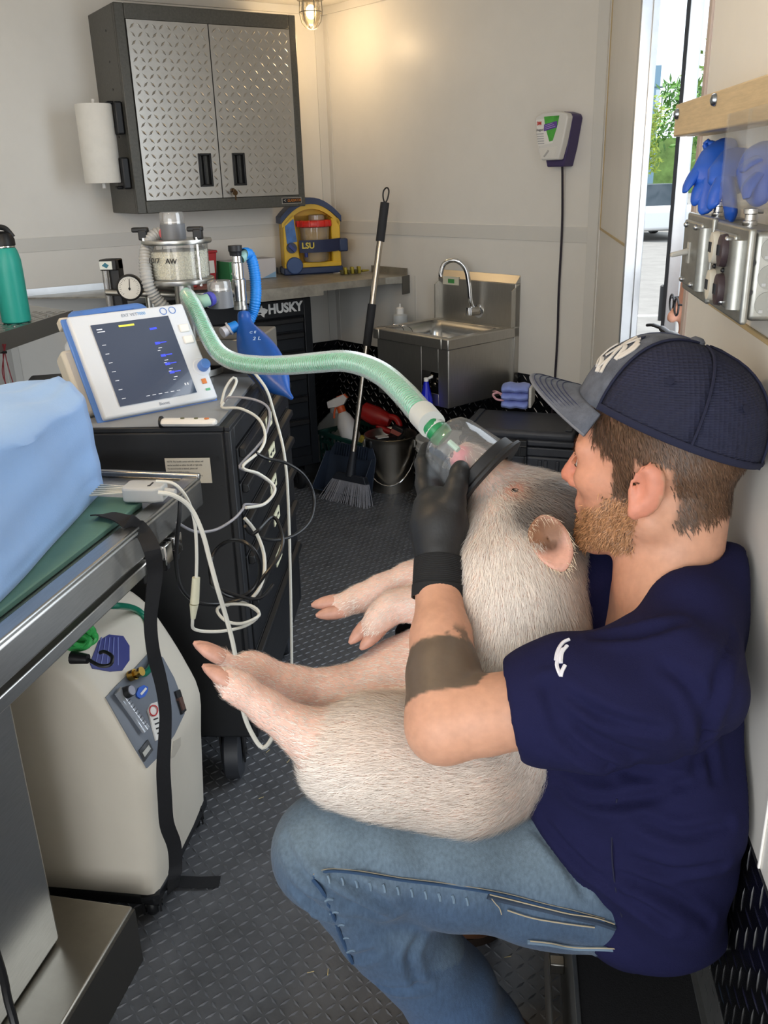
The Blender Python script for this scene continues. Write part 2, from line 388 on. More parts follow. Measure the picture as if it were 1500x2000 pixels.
# white sheathing strip running down the right wall
trim(slab((XR, .83, 0), (0, -1, 0), (-1, 0, 0), 0, .004, ZW, ZS-.01, .003), mat('white_gloss', '#f3f1ec', .3))
# ================================================================== nose of the trailer: cabinet, counter, sink ...
greyh = mat('hammered_grey_paint', '#55544f', .42, .3, var=.16, vs=120, bump=.2, bs=220)
tsilver = mat('silver_tread_door', '#b9b6b0', .36, .9, var=.05, vs=30)
# --- wall cabinet
cb = thing('wall_cabinet', 'dark grey wall cabinet with silver tread plate doors and black recessed handles', 'cabinet', pA(-.6525, 0, 1.19), RZA)
w, hh, dp = .355, .695, .30
MB().bx(-w, w, -dp+.018, -.001, 0, hh).build('body', greyh, cb, bevel=.003)
MB().bx(-w, -w+.036, -dp, -dp+.02, 0, hh).bx(w-.03, w, -dp, -dp+.02, 0, hh).bx(-w+.036, w-.03, -dp, -dp+.02, hh-.05, hh).bx(-w+.036, w-.03, -dp, -dp+.02, 0, .045).build('face_frame', greyh, cb, bevel=.003)
def cab_door(x0, x1, hx):
    z0, z1, y = .046, hh-.051, -dp-.004
    d = MB()
    for (a, b2, c, e) in ((x0, hx-.026, z0, z1), (hx+.026, x1, z0, z1), (hx-.026, hx+.026, z0, .09), (hx-.026, hx+.026, .205, z1)):
        d.bx(a, b2, y, y+.014, c, e)
    o = d.build('door', tsilver, cb)
    nl = MB().lugs(x0+.006, x1-.006, z0+.006, z1-.006, .0262, .0265, .0085, .0017, lambda u, v, z: (u, y-z, v))
    keep = []                                     # leave the handle recess free of lugs
    for i in range(0, len(nl.v), 6):
        cx = sum(p[0] for p in nl.v[i:i+6])/6; cz = sum(p[2] for p in nl.v[i:i+6])/6
        if not (abs(cx-hx) < .036 and .08 < cz < .215): keep.append(i//6)
    m2 = MB()
    for k in keep: m2.add(nl.v[k*6:k*6+6], [tuple(q-k*6 for q in f) for f in nl.f[k*6:k*6+6]])
    m2.build('tread_lug', tsilver, o, kind='stuff')
    h = MB().bx(hx-.027, hx-.019, y-.004, y+.03, .088, .207).bx(hx+.019, hx+.027, y-.004, y+.03, .088, .207).bx(hx-.019, hx+.019, y-.004, y+.03, .199, .207).bx(hx-.019, hx+.019, y-.004, y+.03, .088, .096).bx(hx-.02, hx+.02, y+.026, y+.03, .09, .205)
    h.bx(hx-.004, hx+.002, y+.004, y+.026, .096, .199).build('handle', black, o, bevel=.002)
    return o
cab_door(-w+.038, -.013, -.072); dr = cab_door(-.009, w-.032, .068)
lk = MB().cyl((.03, -dp-.004, .072), (.03, -dp-.016, .072), .008, n=14).bx(.026, .034, -dp-.032, -dp-.016, .069, .075).cyl((.03, -dp-.034, .062), (.03, -dp-.030, .062), .010, n=14).bx(.028, .033, -dp-.034, -dp-.03, .035, .055)
lk.build('lock_with_key', mat('dark_brass', '#5a4630', .35, 1), dr)
bd = MB().bx(.245, .335, -dp-.003, -dp, .012, .036).build('badge', mat('badge_silver', '#a9a49c', .4, .6), cb)
MB().bx(.248, .332, -dp-.0035, -dp-.003, .0145, .0335).build('badge_field', black, bd)
text('GLADIATOR', .0145, mat('badge_orange', '#c87a2a', .5), bd, face(.302, -dp-.004, .0242), sx=.78)
text('<', .018, mat('badge_white', '#cfcac2', .5), bd, face(.258, -dp-.004, .0242))
for z in (.62, .52, .43, .27): MB().cyl((-w-.001, -dp+.11, z), (-w+.001, -dp+.11, z), .004, n=8).build('side_hole', black, cb)
# --- paper towel on its holder, at the side of the cabinet
th = thing('paper_towel_holder', 'black two-arm paper towel holder on the side of the wall cabinet', 'holder', pA(-1.008, .20, 1.30), RZA)
for z, nm in ((.215, 'arm'), (.028, 'arm')):
    MB().bx(-.03, -.001, -.075, .0, z-.05, z+.06).bx(-.05, -.02, -.055, -.015, z+(.05 if z > .1 else -.05), z+(.062 if z > .1 else -.038)).build(nm, black, th, bevel=.008, seg=3)
MB().cyl((-.085, -.01, -.016), (-.085, -.01, .285), .007, n=10).build('spindle', white, th)
tr = MB(); n = 48
prof = [(.018, 0), (.0655, 0), (.0665, .004), (.0665, .262), (.0655, .266), (.018, .266)]
tr.lathe(prof, n, caps=False); tr.lathe([(.0205, .001), (.0205, .265)], n, caps=False)
paper = mat('paper_towel_white', '#efece4', .9, var=.03, vs=20, bump=.25, bs=180)
rl = tr.build('paper_towel_roll', paper); tag(rl, 'white paper towel roll hanging upright beside the wall cabinet', 'paper towel')
rl.matrix_world = Matrix.Translation(pA(-1.008-.085, .21, 1.302)) @ Matrix.Rotation(RZA, 4, 'Z')
# --- caged ceiling lamps (the second hangs behind the camera)
def jar_lamp(loc, label, power):
    l = thing('ceiling_lamp', label, 'lamp', loc, 0, 'caged jar lamps on the ceiling')
    MB().cyl((0, 0, -.03), (0, 0, 0), .052, .058, 20).build('base', mat('lamp_grey', '#8d8a84', .4, .6), l)
    MB().lathe([(.034, -.03), (.037, -.06), (.034, -.095), (.02, -.115), (0, -.12)], 20).build('glass_jar', clear('jar_glass', (1, .96, .88), .10, .1, .1, (1, .9, .7)), l)
    MB().sph((0, 0, -.07), (.02, .02, .026), 14, 8).build('bulb', mat('lamp_bulb', '#ffe9c0', .5, emit='#ffdc9c', es=9), l)
    c = MB()
    for k in range(6):
        a = k*PI/3; c.tube([(math.cos(a)*r, math.sin(a)*r, z) for r, z in ((.043, -.03), (.045, -.07), (.038, -.105), (.02, -.127), (.006, -.13))], .0022, 5)
    c.tube([(math.cos(a)*.045, math.sin(a)*.045, -.072) for a in [k*PI/8 for k in range(16)]], .0022, 5, closed=True)
    c.build('wire_cage', mat('lamp_grey', '#8d8a84', .4, .6), l)
    d = bpy.data.lights.new('lamp_light', 'POINT'); d.energy = power; d.color = (1, .70, .38); d.shadow_soft_size = .045
    o = bpy.data.objects.new('lamp_light', d); COL.objects.link(o); o.parent = l; o.location = (0, 0, -.16)
    return l
jar_lamp(tuple(onA(606, 2, .29).xy)+(ZC,), 'caged jar lamp glowing on the ceiling above the wall cabinet', 2.6)
jar_lamp((-.85, 1.1, ZC), 'caged jar lamp on the ceiling over the operating table', 11)
# --- galvanised counter along the left nose wall and tread shelf on the left wall
CZ = .90
galv = mat('galvanised_sheet', '#a8a49a', .42, .75, var=.22, vs=22)
def corner_front(off):      # where the counter front line meets the right nose wall
    # point with offA = off and offB = 0
    t = off/NA.dot(UB); return t
ub = .52/NA.dot(UB)
ct = thing('counter', 'galvanised steel counter running along the nose wall under the cabinet', 'counter', tuple(pA(0, 0, 0)), 0)
Mi = Matrix.Translation(-APEX)
def WM(root): m = MB(); m.M = Matrix.Translation(-Vector(root.location)); return m
pts = [pA(-LEN+.02, .004, 0), pA(0, .004, 0), pB(ub*.985, .004, 0), pB(ub+.012, .06, 0), pA(-.06, .52, 0), pA(-.86, .52, 0)]
c0 = WM(ct); c0.prism([(p.x, p.y) for p in pts], CZ-.006, CZ, 'xy'); c0.build('top_sheet', galv, ct)
def lip(a, b2, z0, z1, t=.004):
    d = (b2-a).normalized(); nn = Vector((d.y, -d.x, 0))
    return WM(ct).hexa([a+V(0, 0, z0), b2+V(0, 0, z0), b2+nn*t+V(0, 0, z0), a+nn*t+V(0, 0, z0), a+V(0, 0, z1), b2+V(0, 0, z1), b2+nn*t+V(0, 0, z1), a+nn*t+V(0, 0, z1)])
lip(pA(-.86, .52, 0), pA(-.36, .52, 0), CZ-.045, CZ).build('front_lip', galv, ct)
lip(pA(-.36, .52, 0), pA(-.06, .52, 0), CZ-.028, CZ).build('front_lip', galv, ct)
lip(pA(-.06, .52, 0), pB(ub+.012, .06, 0), CZ-.028, CZ).build('front_lip', galv, ct)
lip(pB(ub+.012, .06, 0), pB(ub-.005, .004, 0), CZ-.075, CZ).build('end_flap', mat('dark_galvanised', '#6b6a66', .4, .8), ct)
lip(pB(.28, .008, 0), pB(ub*.985, .008, 0), CZ, CZ+.028, .003).build('back_lip', galv, ct)
lip(pA(-LEN+.06, .008, 0), pA(-.7, .008, 0), CZ, CZ+.026, .004).build('back_lip', alum, ct)
lip(pA(-.7, .008, 0), pA(-.3, .008, 0), CZ, CZ+.026, .004).build('back_lip', alum, ct)
# left shelf
sh = thing('tread_shelf', 'silver tread plate shelf with plain aluminium edge along the left wall', 'shelf', (XL, 2.0, 0), 0)
xs = -1.455
spts = [(XL+.004, 1.0), (xs, 1.0), (xs, 2.83), (XL+.004, 3.14)]
s0 = WM(sh); s0.prism(spts, CZ, CZ+.006, 'xy'); s0.build('top_plate', mat('silver_tread', '#a5a39c', .3, .9, var=.1, vs=20), sh)
s1 = WM(sh); s1.lugs(XL+.01, xs-.01, 2.0, 2.82, .024, .022, .006, .0016, lambda u, v, z: (u, v, CZ+.006+z)); s1.build('tread_lug', tread_lug, sh, kind='stuff', fix=False)
s2 = WM(sh); s2.bx(xs, xs+.004, 1.0, 2.83, CZ-.045, CZ+.008); s2.build('front_edge', mat('satin_aluminium', '#8f8f8d', .45, .8), sh)
for k, yy in enumerate((2.2, 2.5, 2.7)): MB().sph((xs-.02-XL, yy-2.0, CZ+.007), .004, 8, 5).build('rivet', screwm, sh)
# red wires with a cable tie under the shelf
wr_ = thing('red_wires', 'thin dark red wires tied together hanging under the left shelf', 'wire', (-1.5, 2.5, 0), 0)
for k in range(3):
    p = [at(5+3*k, 672, 2.55), at(6+2*k, 690, 2.56), at(8-3*k+(18 if k == 2 else 0), 730, 2.57), at(14+6*k+(6 if k == 2 else 0), 770, 2.58), at(16+8*k, 800, 2.59), at(20+4*k, 830, 2.6)]
    m = WM(wr_); m.tube(catmull(p, 6), .0016, 5); m.build('wire', mat('dark_red_wire', '#7c2a33', .5), wr_)
m = WM(wr_); q = at(5, 688, 2.555); m.cyl(q-V(.03, 0, 0), q+V(.012, 0, 0), .004, n=8); m.build('cable_tie', black, wr_)
# --- tool cabinet under the counter
navy_black = mat('black_powder_coat', '#15181d', .42, .1, var=.1, vs=40)
hk = thing('tool_cabinet', 'black steel tool cabinet with a white dog logo under the counter', 'tool cabinet', tuple(pA(-.36-.335, .40, 0)), RZA)
W2 = .335
MB().bx(-W2, W2, 0, .33, .12, .838).build('body', navy_black, hk, bevel=.004)
MB().bx(-W2, -W2+.035, -.012, 0, .12, .838).bx(W2-.035, W2, -.012, 0, .12, .838).bx(-W2+.035, W2-.035, -.012, 0, .768, .838).bx(-W2+.035, W2-.035, -.012, 0, .12, .165).build('front_frame', navy_black, hk, bevel=.003)
z = .764
for k, h in enumerate((.062, .078, .098, .098, .098, .13)):
    d = MB().bx(-W2+.038, W2-.038, -.008, 0, z-h+.006, z).build('drawer', mat('black_drawer', '#1b1f25', .4, .1), hk, bevel=.002)
    MB().bx(-W2+.045, W2-.045, -.022, -.008, z-.012, z).bx(-W2+.045, W2-.045, -.026, -.02, z-.022, z-.002).build('handle_rail', black, d, bevel=.004)
    z -= h
text('HUSKY', .052, mat('logo_white', '#e4e4e2', .5), hk, face(.215, -.0128, .805), bold=.0022, sx=.95)
dog = MB().prism([(.075, .792), (.083, .803), (.098, .806), (.104, .818), (.110, .826), (.113, .815), (.124, .812), (.136, .806), (.130, .795), (.120, .789), (.118, .777), (.110, .782), (.102, .790), (.090, .789)], -.0134, -.0124)
dog.build('logo_dog', mat('logo_white', '#e4e4e2', .5), hk, smooth=False)
MB().prism([(.088, .795), (.100, .799), (.108, .796), (.104, .792), (.094, .792)], -.0138, -.0132).build('logo_dog_face', navy_black, hk, smooth=False)
def caster(parent, x, y, r=.05, ang=0, wdt=.032, m=rubber):
    c = MB(); c.M = Matrix.Translation((x, y, 0)) @ Matrix.Rotation(ang, 4, 'Z')
    c.lathe([(r*.45, -wdt/2), (r*.82, -wdt/2), (r, -wdt/2+.006), (r, wdt/2-.006), (r*.82, wdt/2), (r*.45, wdt/2)], 28, (0, 0, r), (1, 0, 0)); o = c.build('caster', m, parent)
    f = MB(); f.M = c.M
    f.bx(-wdt/2-.007, -wdt/2-.003, -.02, .02, r*.7, 2*r+.015).bx(wdt/2+.003, wdt/2+.007, -.02, .02, r*.7, 2*r+.015).bx(-wdt/2-.007, wdt/2+.007, -.03, .03, 2*r+.012, 2*r+.02).cyl((-wdt/2-.009, 0, r), (wdt/2+.009, 0, r), .008, n=10)
    f.build('fork', black, o); return o
for x in (-.26, .26): caster(hk, x, .05); caster(hk, x, .28)
# --- suction unit
yel = mat('suction_yellow', '#e0b52f', .42, var=.05, vs=20); navy = mat('suction_navy', '#2c3a5c', .45)
ls = thing('suction_unit', 'yellow and navy portable suction unit with red-lidded clear canister', 'medical device', tuple((atz(604, 533, CZ)+NA*.03).xy)+(CZ+.0005,), math.radians(24))
w, h2 = .128, .315
def arc(r0x, zb, x0, x1, n=14):   # top arch outline
    return [(x0+(x1-x0)*k/n, zb-r0x*((2*k/n-1)**2)) for k in range(n+1)]
MB().bx(-w+.004, w-.004, .02, .08, .03, .25).prism(arc(.075, h2-.028, -w+.004, w-.004)+[(w-.004, .2), (-w+.004, .2)], .02, .08).build('back_body', mat('suction_yellow_side', '#cfa42a', .45), ls, bevel=.006)
MB().prism([(-w, .028), (-.055, .028), (-.062, .13), (-.075, .262), (-w+.004, .215)], -.03, .03).build('left_pillar', yel, ls, bevel=.004)
MB().bx(.088, w, -.03, .03, .028, .232).build('right_pillar', yel, ls, bevel=.005)
MB().bx(-w, w, -.032, .03, .028, .05).build('lower_bar', yel, ls, bevel=.004)
o1 = arc(.075, h2-.022, -w, w); i1 = arc(.075, h2-.042, -w, w)
a = MB()
for k in range(len(o1)-1):
    a.hexa([(i1[k][0], -.03, i1[k][1]), (i1[k+1][0], -.03, i1[k+1][1]), (i1[k+1][0], .05, i1[k+1][1]), (i1[k][0], .05, i1[k][1]), (o1[k][0], -.03, o1[k][1]), (o1[k+1][0], -.03, o1[k+1][1]), (o1[k+1][0], .05, o1[k+1][1]), (o1[k][0], .05, o1[k][1])])
a.build('upper_frame', yel, ls)
o2 = arc(.078, h2+.004, -w-.006, w+.006); a = MB(); i2 = arc(.078, h2-.022, -w-.006, w+.006)
for k in range(len(o2)-1):
    a.hexa([(i2[k][0], -.036, i2[k][1]), (i2[k+1][0], -.036, i2[k+1][1]), (i2[k+1][0], .085, i2[k+1][1]), (i2[k][0], .085, i2[k][1]), (o2[k][0], -.036, o2[k][1]), (o2[k+1][0], -.036, o2[k+1][1]), (o2[k+1][0], .085, o2[k+1][1]), (o2[k][0], .085, o2[k][1])])
a.build('carry_handle', navy, ls)
MB().bx(-w-.004, w+.006, -.036, .085, 0, .03).build('base', navy, ls, bevel=.006)
MB().cyl((-.085, -.048, .04), (-.085, -.03, .04), .036, n=28).build('corner_wheel', mat('suction_blue', '#3c5585', .45), ls, bevel=.004)
MB().prism([(-w+.012, .205), (-.077, .235), (-.067, .14), (-w+.016, .132)], -.033, -.029).build('indicator_panel', mat('panel_blue', '#2f64a8', .35, var=.3, vs=30), ls)
kn = MB().cyl((-.093, -.042, .115), (-.093, -.03, .115), .022, n=24).build('selector_knob', navy, ls); MB().hexa([(-.111, -.052, .124), (-.103, -.052, .133), (-.103, -.041, .133), (-.111, -.041, .124), (-.083, -.052, .097), (-.075, -.052, .106), (-.075, -.041, .106), (-.083, -.041, .097)]).build('pointer', mat('knob_blue', '#26357c', .4), kn)
can = MB().lathe([(.05, .052), (.056, .06), (.066, .19), (.066, .2)], 28, (.018, -.005, 0)).build('canister', clear('canister_clear', (.93, .9, .85), .16, .2), ls)
ld = MB().lathe([(.066, .196), (.076, .2), (.078, .21), (.074, .222), (.06, .226), (.04, .222), (.0, .222)], 30, (.018, -.005, 0)).build('canister_lid', mat('lid_red', '#d3342c', .35), ls)
for k in range(14): MB().bx(-.003, .003, .066, .082, .2, .224).build('lid_tab', mat('lid_red', '#d3342c', .35), ld).matrix_local = Matrix.Translation((.018, -.005, 0)) @ Matrix.Rotation(k*2*PI/14, 4, 'Z')
MB().lathe([(.035, .222), (.035, .245), (.03, .248)], 20, (.03, .0, 0)).build('lid_spout', clear('canister_clear', (1, 1, 1)), ld)
st = MB().ribbon([V(-.062, -.055, .12), V(-.03, -.072, .12), V(.02, -.076, .12), V(.07, -.068, .12), V(.128, -.036, .122)], V(0, 0, 1), .052, .004).build('canister_strap', mat('strap_navy', '#20294a', .55), ls)
text('LSU', .034, mat('lsu_yellow', '#d8c24a', .5), st, Matrix.Translation((-.028, -.0768, .123)) @ Matrix.Rotation(-.42, 4, 'Z') @ Matrix.Rotation(PI/2, 4, 'X'), bold=.001)
MB().bx(.118, .158, -.045, -.005, .09, .145).build('strap_buckle', navy, ls, bevel=.006)
MB().cyl((-.035, -.06, .075), (-.035, -.06, .095), .008, n=12).build('drain_plug', mat('knob_blue', '#26357c', .4), ls)
# coiled mains cord hanging beside it
cd = thing('power_cord', 'black power cord coiled beside the yellow suction unit', 'cord', tuple(atz(666, 520, CZ).xy)+(CZ,), 0)
for k in range(4):
    ox = .004*k
    m = MB(); m.tube(catmull([(.012+ox, .0, .035), (.0+ox, .01, .13), (.012+ox, .0, .225), (.036+ox*.5, 0, .245), (.052-ox, .006, .2), (.04-ox*.4, .0, .11), (.036, 0, .04), (.024, .004, .018)], 6, True), .0065, 7, closed=True); m.build('cord_loop', black, cd)
# sharps bin, glove boxes, brass fittings on the counter
sb = thing('sharps_bin', 'red sharps bin on the counter behind the glass canister', 'bin', tuple(pA(-.70, .10, CZ+.0005)), RZA)
MB().loft([[(-.045, -.04, 0), (.045, -.04, 0), (.045, .04, 0), (-.045, .04, 0)], [(-.055, -.048, .12), (.055, -.048, .12), (.055, .048, .12), (-.055, .048, .12)]]).build('bin', mat('sharps_red', '#b5343a', .4), sb, bevel=.004)
MB().bx(-.058, .058, -.051, .051, .12, .13).build('lid', mat('sharps_red', '#b5343a', .4), sb, bevel=.003)
MB().bx(.0, .04, -.0475, -.0445, .04, .09).build('label', white, sb)
tr2 = MB().bx(-.075, .075, -.06, .06, 0, .03); o = tr2.build('red_tray', mat('tray_red', '#b8433c', .45), bevel=.006); o.location = pA(-.86, .2, CZ+.0005); o.rotation_euler = (0, 0, RZA); tag(o, 'low red plastic tray on the counter under the glass canister', 'tray')
gb = thing('glove_box', 'white and green cardboard glove box on the counter behind the chrome valve', 'box', tuple(pA(-.50, .13, CZ+.0005)), RZA+.12)
MB().bx(-.115, .115, -.04, .06, 0, .082).build('carton', mat('carton_white', '#d9d5d6', .6), gb, bevel=.002)
MB().bx(-.116, -.072, -.0408, -.04, .001, .081).bx(-.1158, -.115, -.04, .06, .001, .081).build('green_panel', mat('carton_green', '#3f8f5c', .55), gb)
text('ope', .022, mat('logo_white', '#e4e4e2', .5), gb, face(-.093, -.0412, .035)); MB().prism([(.04, .002), (.112, .002), (.112, .026)], -.0408, -.04).build('corner_print', mat('print_blue', '#8fb6d8', .5), gb)
bf = thing('brass_fittings', 'bunch of yellow and black striped fittings on the counter end', 'fittings', tuple(atz(686, 536, CZ).xy)+(CZ,), .55)
for k in range(6):
    MB().bx(-.05+k*.016, -.037+k*.016, -.012, .012, .002, .02+.012*(k % 2)).build('block', mat('fitting_yellow', '#a89a3c', .4, .4) if k % 2 else mat('fitting_dark', '#4a4522', .45), bf, bevel=.003)
MB().cyl((-.085, 0, .01), (-.05, 0, .01), .004, n=8).build('pin', chrome, bf); MB().cyl((.05, 0, .012), (.085, .004, .012), .006, .003, n=8).build('nozzle', mat('fitting_yellow', '#a89a3c', .4, .4), bf)
# --- teal flask and a second bottle on the left shelf
tl = thing('water_bottle', 'teal metal water bottle with a black spout lid on the left shelf', 'bottle', tuple(atz(33, 629, CZ+.007).xy)+(CZ+.007,), .5)
MB().lathe([(.038, 0), (.043, .004), (.043, .15), (.042, .185), (.036, .212), (.031, .222)], 32).build('flask', mat('teal_coat', '#2fae9f', .38, var=.03), tl)
MB().lathe([(.0315, .221), (.0325, .224), (.0315, .227)], 28).build('neck_ring', chrome, tl)
MB().lathe([(.03, .225), (.034, .228), (.034, .245), (.026, .262), (.012, .268), (0, .268)], 28).build('lid', black, tl)
MB().tube(catmull([(-.022, 0, .25), (-.014, 0, .278), (.012, 0, .276), (.03, 0, .25)], 6), .008, 8).build('spout', black, tl)
MB().tube([(math.cos(t)*.012-.036, 0, math.sin(t)*.012+.222) for t in [k*PI/8 for k in range(16)]], .0018, 5, closed=True).build('ring', chrome, tl)
b2 = thing('steel_bottle', 'grey steel bottle half hidden behind the teal bottle', 'bottle', tuple(atz(-34, 634, CZ+.007).xy)+(CZ+.007,), 0)
MB().lathe([(.03, 0), (.034, .004), (.034, .14), (.02, .18), (.016, .2)], 24).build('body', mat('bottle_grey', '#8b8480', .4, .5), b2); MB().cyl((0, 0, .2), (0, 0, .225), .018, n=16).build('cap', mat('cap_tan', '#b59a84', .5), b2)
# --- hand sink on the right nose wall
sk = thing('hand_sink', 'stainless steel wall hand sink with tall splashback and gooseneck tap', 'sink', tuple(pB(.932, 0, 0)), RZB)
SW = .208; F = -.385; RZ0, RZ1 = .705, .745
MB().bx(-SW, SW, -.028, -.001, .50, .905).prism([(-.001, .905), (-.028, .905), (-.001, .935)], -SW, SW, 'yz').build('splashback', steel, sk, bevel=.002)
for q0 in (-SW, SW-.004): MB().prism([(-.001, .905), (-.05, .88), (-.05, RZ1), (-.001, RZ1)], q0, q0+.004, 'yz').build('splash_return', steel, sk)
t = MB()     # rim with the bowl opening
bw0, bw1, bf0, bf1 = -SW+.035, SW-.035, F+.04, -.075
t.bx(-SW, bw0, F, -.001, RZ0, RZ1).bx(bw1, SW, F, -.001, RZ0, RZ1).bx(bw0, bw1, F, bf0, RZ0, RZ1).bx(bw0, bw1, bf1, -.001, RZ0, RZ1)
t.build('rim', steel, sk, bevel=.004)
def rr(x0, x1, y0, y1, r, z, n=5):
    out = []
    for cx, cy, a0 in ((x1-r, y1-r, 0), (x0+r, y1-r, PI/2), (x0+r, y0+r, PI), (x1-r, y0+r, 1.5*PI)):
        out += [(cx+r*math.cos(a0+PI/2*k/n), cy+r*math.sin(a0+PI/2*k/n), z) for k in range(n+1)]
    return out
MB().loft([rr(bw0, bw1, bf0, bf1, .03, RZ1-.001), rr(bw0+.01, bw1-.01, bf0+.01, bf1-.01, .04, RZ1-.05), rr(bw0+.025, bw1-.025, bf0+.025, bf1-.025, .05, RZ1-.13), rr(bw0+.07, bw1-.07, bf0+.07, bf1-.07, .05, RZ1-.145)], caps=False).build('bowl', mat('bowl_steel', '#b9bbbc', .25, 1), sk, solid=.002)
MB().cyl((0, -.22, RZ1-.147), (0, -.22, RZ1-.14), .022, n=16).build('drain', chrome, sk)
s = MB(); y0, y1 = F+.012, F+.016; cx0, cx1, cz0, cz1 = .055, .145, .535, .615    # skirt with the knee-valve cut-out
zb = .49
s.bx(-SW+.012, cx0, y0, y1, zb, RZ0).bx(cx1, SW-.012, y0, y1, zb, RZ0).bx(cx0, cx1, y0, y1, cz1, RZ0).bx(cx0, cx1, y0, y1, zb, cz0)
s.bx(-SW+.012, -SW+.016, y1, -.001, zb, RZ0).bx(SW-.016, SW-.012, y1, -.001, zb, RZ0)
s.build('skirt', steel, sk, bevel=.001)
MB().bx(cx0-.02, cx1+.02, F+.08, F+.084, cz0-.03, cz1+.03).build('recess_back', black, sk)
for k, (x, z, r) in enumerate(((.075, .59, .012), (.115, .58, .016), (.13, .555, .01), (.09, .56, .009))): MB().sph((x, F+.05, z), r, 12, 8).build('valve_part', mat('valve_metal', '#8f8a83', .25, 1), sk)
fc = MB().tube(catmull([(.005, -.045, .80), (.005, -.06, .83), (.0, -.065, .90), (-.01, -.075, .955), (-.035, -.10, .985), (-.07, -.125, .975), (-.082, -.135, .94), (-.082, -.135, .925)], 7), .0095, 12).build('tap', chrome, sk)
MB().cyl((.02, -.028, .79), (.005, -.06, .79), .017, n=16).cyl((-.003, -.06, .775), (-.003, -.06, .805), .012, n=14).cyl((.02, -.03, .79), (.02, -.028, .79), .026, n=20).build('tap_body', chrome, fc)
MB().bx(-.18, -.09, -.02, -.0285, .88, .912).build('sticker', mat('sticker_cream', '#dcd9c4', .6), sk); MB().bx(-.15, -.115, -.0295, -.0285, .887, .903).build('sticker_mark', mat('sticker_green', '#4f9a54', .6), sk)
wl_ = MB()
for xx in (-.12, -.07): wl_.tube(catmull([(xx, F+.02, RZ1+.012), (xx+.01, F+.03, RZ1+.02), (xx+.02, F+.06, RZ1+.005), (xx+.02, F+.075, RZ1-.04)], 6), .0016, 5).tube([(xx-.06, F+.0, RZ1+.01), (xx+.01, F+.02, RZ1+.014)], .0016, 5)
wl_.build('wire_hook', chrome, sk)
# white squeeze bottle on a shelf edge behind the sink
sq = thing('squeeze_bottle', 'translucent squeeze bottle with white cap beside the hand sink', 'bottle', tuple(pB(.60, .13, .66)), RZB)
MB().lathe([(.028, 0), (.032, .004), (.032, .085), (.03, .094), (.014, .1)], 24).build('body', mat('milky_plastic', '#d3d8da', .35, trans=.25), sq)
MB().lathe([(.017, .098), (.017, .122), (.012, .125), (.004, .127), (.003, .14), (0, .14)], 18).build('cap', white, sq)
MB().bx(-.06, .11, -.05, .125, -.012, 0).build('wall_ledge', steel, sq)
# blue bottle hanging in the cut-out
bb = thing('blue_bottle', 'deep blue tapered bottle hanging in the front of the hand sink', 'bottle', tuple(pB(.932+.105, -F+.012, .465)), RZB)
MB().lathe([(.024, 0), (.027, .003), (.024, .05), (.012, .1), (.009, .118)], 20).build('bottle_body', mat('cobalt_liquid', '#1420b4', .2), bb)
MB().lathe([(.029, -.022), (.029, .004), (.026, .005)], 20).build('bottle_base', black, bb)
MB().lathe([(.009, .116), (.009, .13), (.005, .132)], 12).cyl((0, 0, .125), (0, .03, .13), .005, n=8).build('bottle_neck', white, bb)
# --- hand antiseptic dispenser on the wall
ch = thing('hand_antiseptic_dispenser', 'white and purple wall dispenser with green label and dark tube hanging down', 'dispenser', tuple(pB(1.325, 0, 1.31)), RZB)
pf = [(-.034, .0), (.036, .0), (.052, .06), (.068, .150), (.062, .162), (.03, .171), (-.03, .171), (-.062, .162), (-.068, .150), (-.052, .06)]
MB().prism(pf, -.055, -.001).build('purple_body', mat('dispenser_purple', '#40355f', .45), ch, bevel=.004)
pf2 = [(a*1.03, .022+(b3*.87)) for a, b3 in pf]
MB().prism(pf2, -.085, -.055).build('white_cover', mat('dispenser_white', '#d9d7d2', .42), ch, bevel=.005, seg=3)
MB().prism([(-.063, .15), (.02, .155), (.012, .075), (-.05, .068)], -.0858, -.0848).build('label_field', white, ch)
MB().prism([(-.028, .158), (.036, .158), (.030, .13), (.012, .082), (-.002, .08), (-.022, .128)], -.0864, -.0856).build('green_triangle', mat('label_green', '#4ea643', .5, var=.25, vs=30), ch)
pl = MB().prism([(-.026, .113), (.028, .122), (.028, .142), (-.026, .134)], -.0872, -.0862).build('purple_strip', mat('label_purple', '#5f4596', .5), ch)

for k in range(3): MB().prism([(-.020, .1185+.0052*k), (.022-.006*k, .1255+.0052*k), (.022-.006*k, .1272+.0052*k), (-.020, .1202+.0052*k)], -.0876, -.0870).build('print_line', mat('print_lilac', '#b9a6d8', .5), pl)
text('3M', .015, mat('logo_red', '#c23b34', .5), ch, face(-.048, -.0866, .138), bold=.0006); text('Avagard', .0115, mat('print_grey', '#55555a', .6), ch, face(-.044, -.0866, .118), sx=.8)
for k in range(5): MB().bx(-.058+.002*k, -.028+.001*k, -.0866, -.0856, .104-.0075*k, .107-.0075*k).build('small_print', mat('print_pale', '#a9a9ac', .6), ch)
MB().prism([(-.05, .06), (.03, .064), (.02, .028), (-.036, .028)], -.0858, -.0848).build('picture_panel', mat('panel_cream', '#dedbd4', .5), ch)
MB().tube([(-.022, -.0865, .034), (-.012, -.0865, .044), (-.004, -.0865, .052)], .0035, 6).build('hand_picture', mat('print_mid', '#b3b1ad', .6), ch)
MB().tube(catmull([(.012, -.03, .004), (.012, -.025, -.05), (.008, -.012, -.2), (.002, -.008, -.42), (.004, -.008, -.6), (-.003, -.01, -.86), (-.01, -.02, -.96)], 8), .0042, 7).build('tube', mat('cord_dark', '#2a2530', .5), ch)
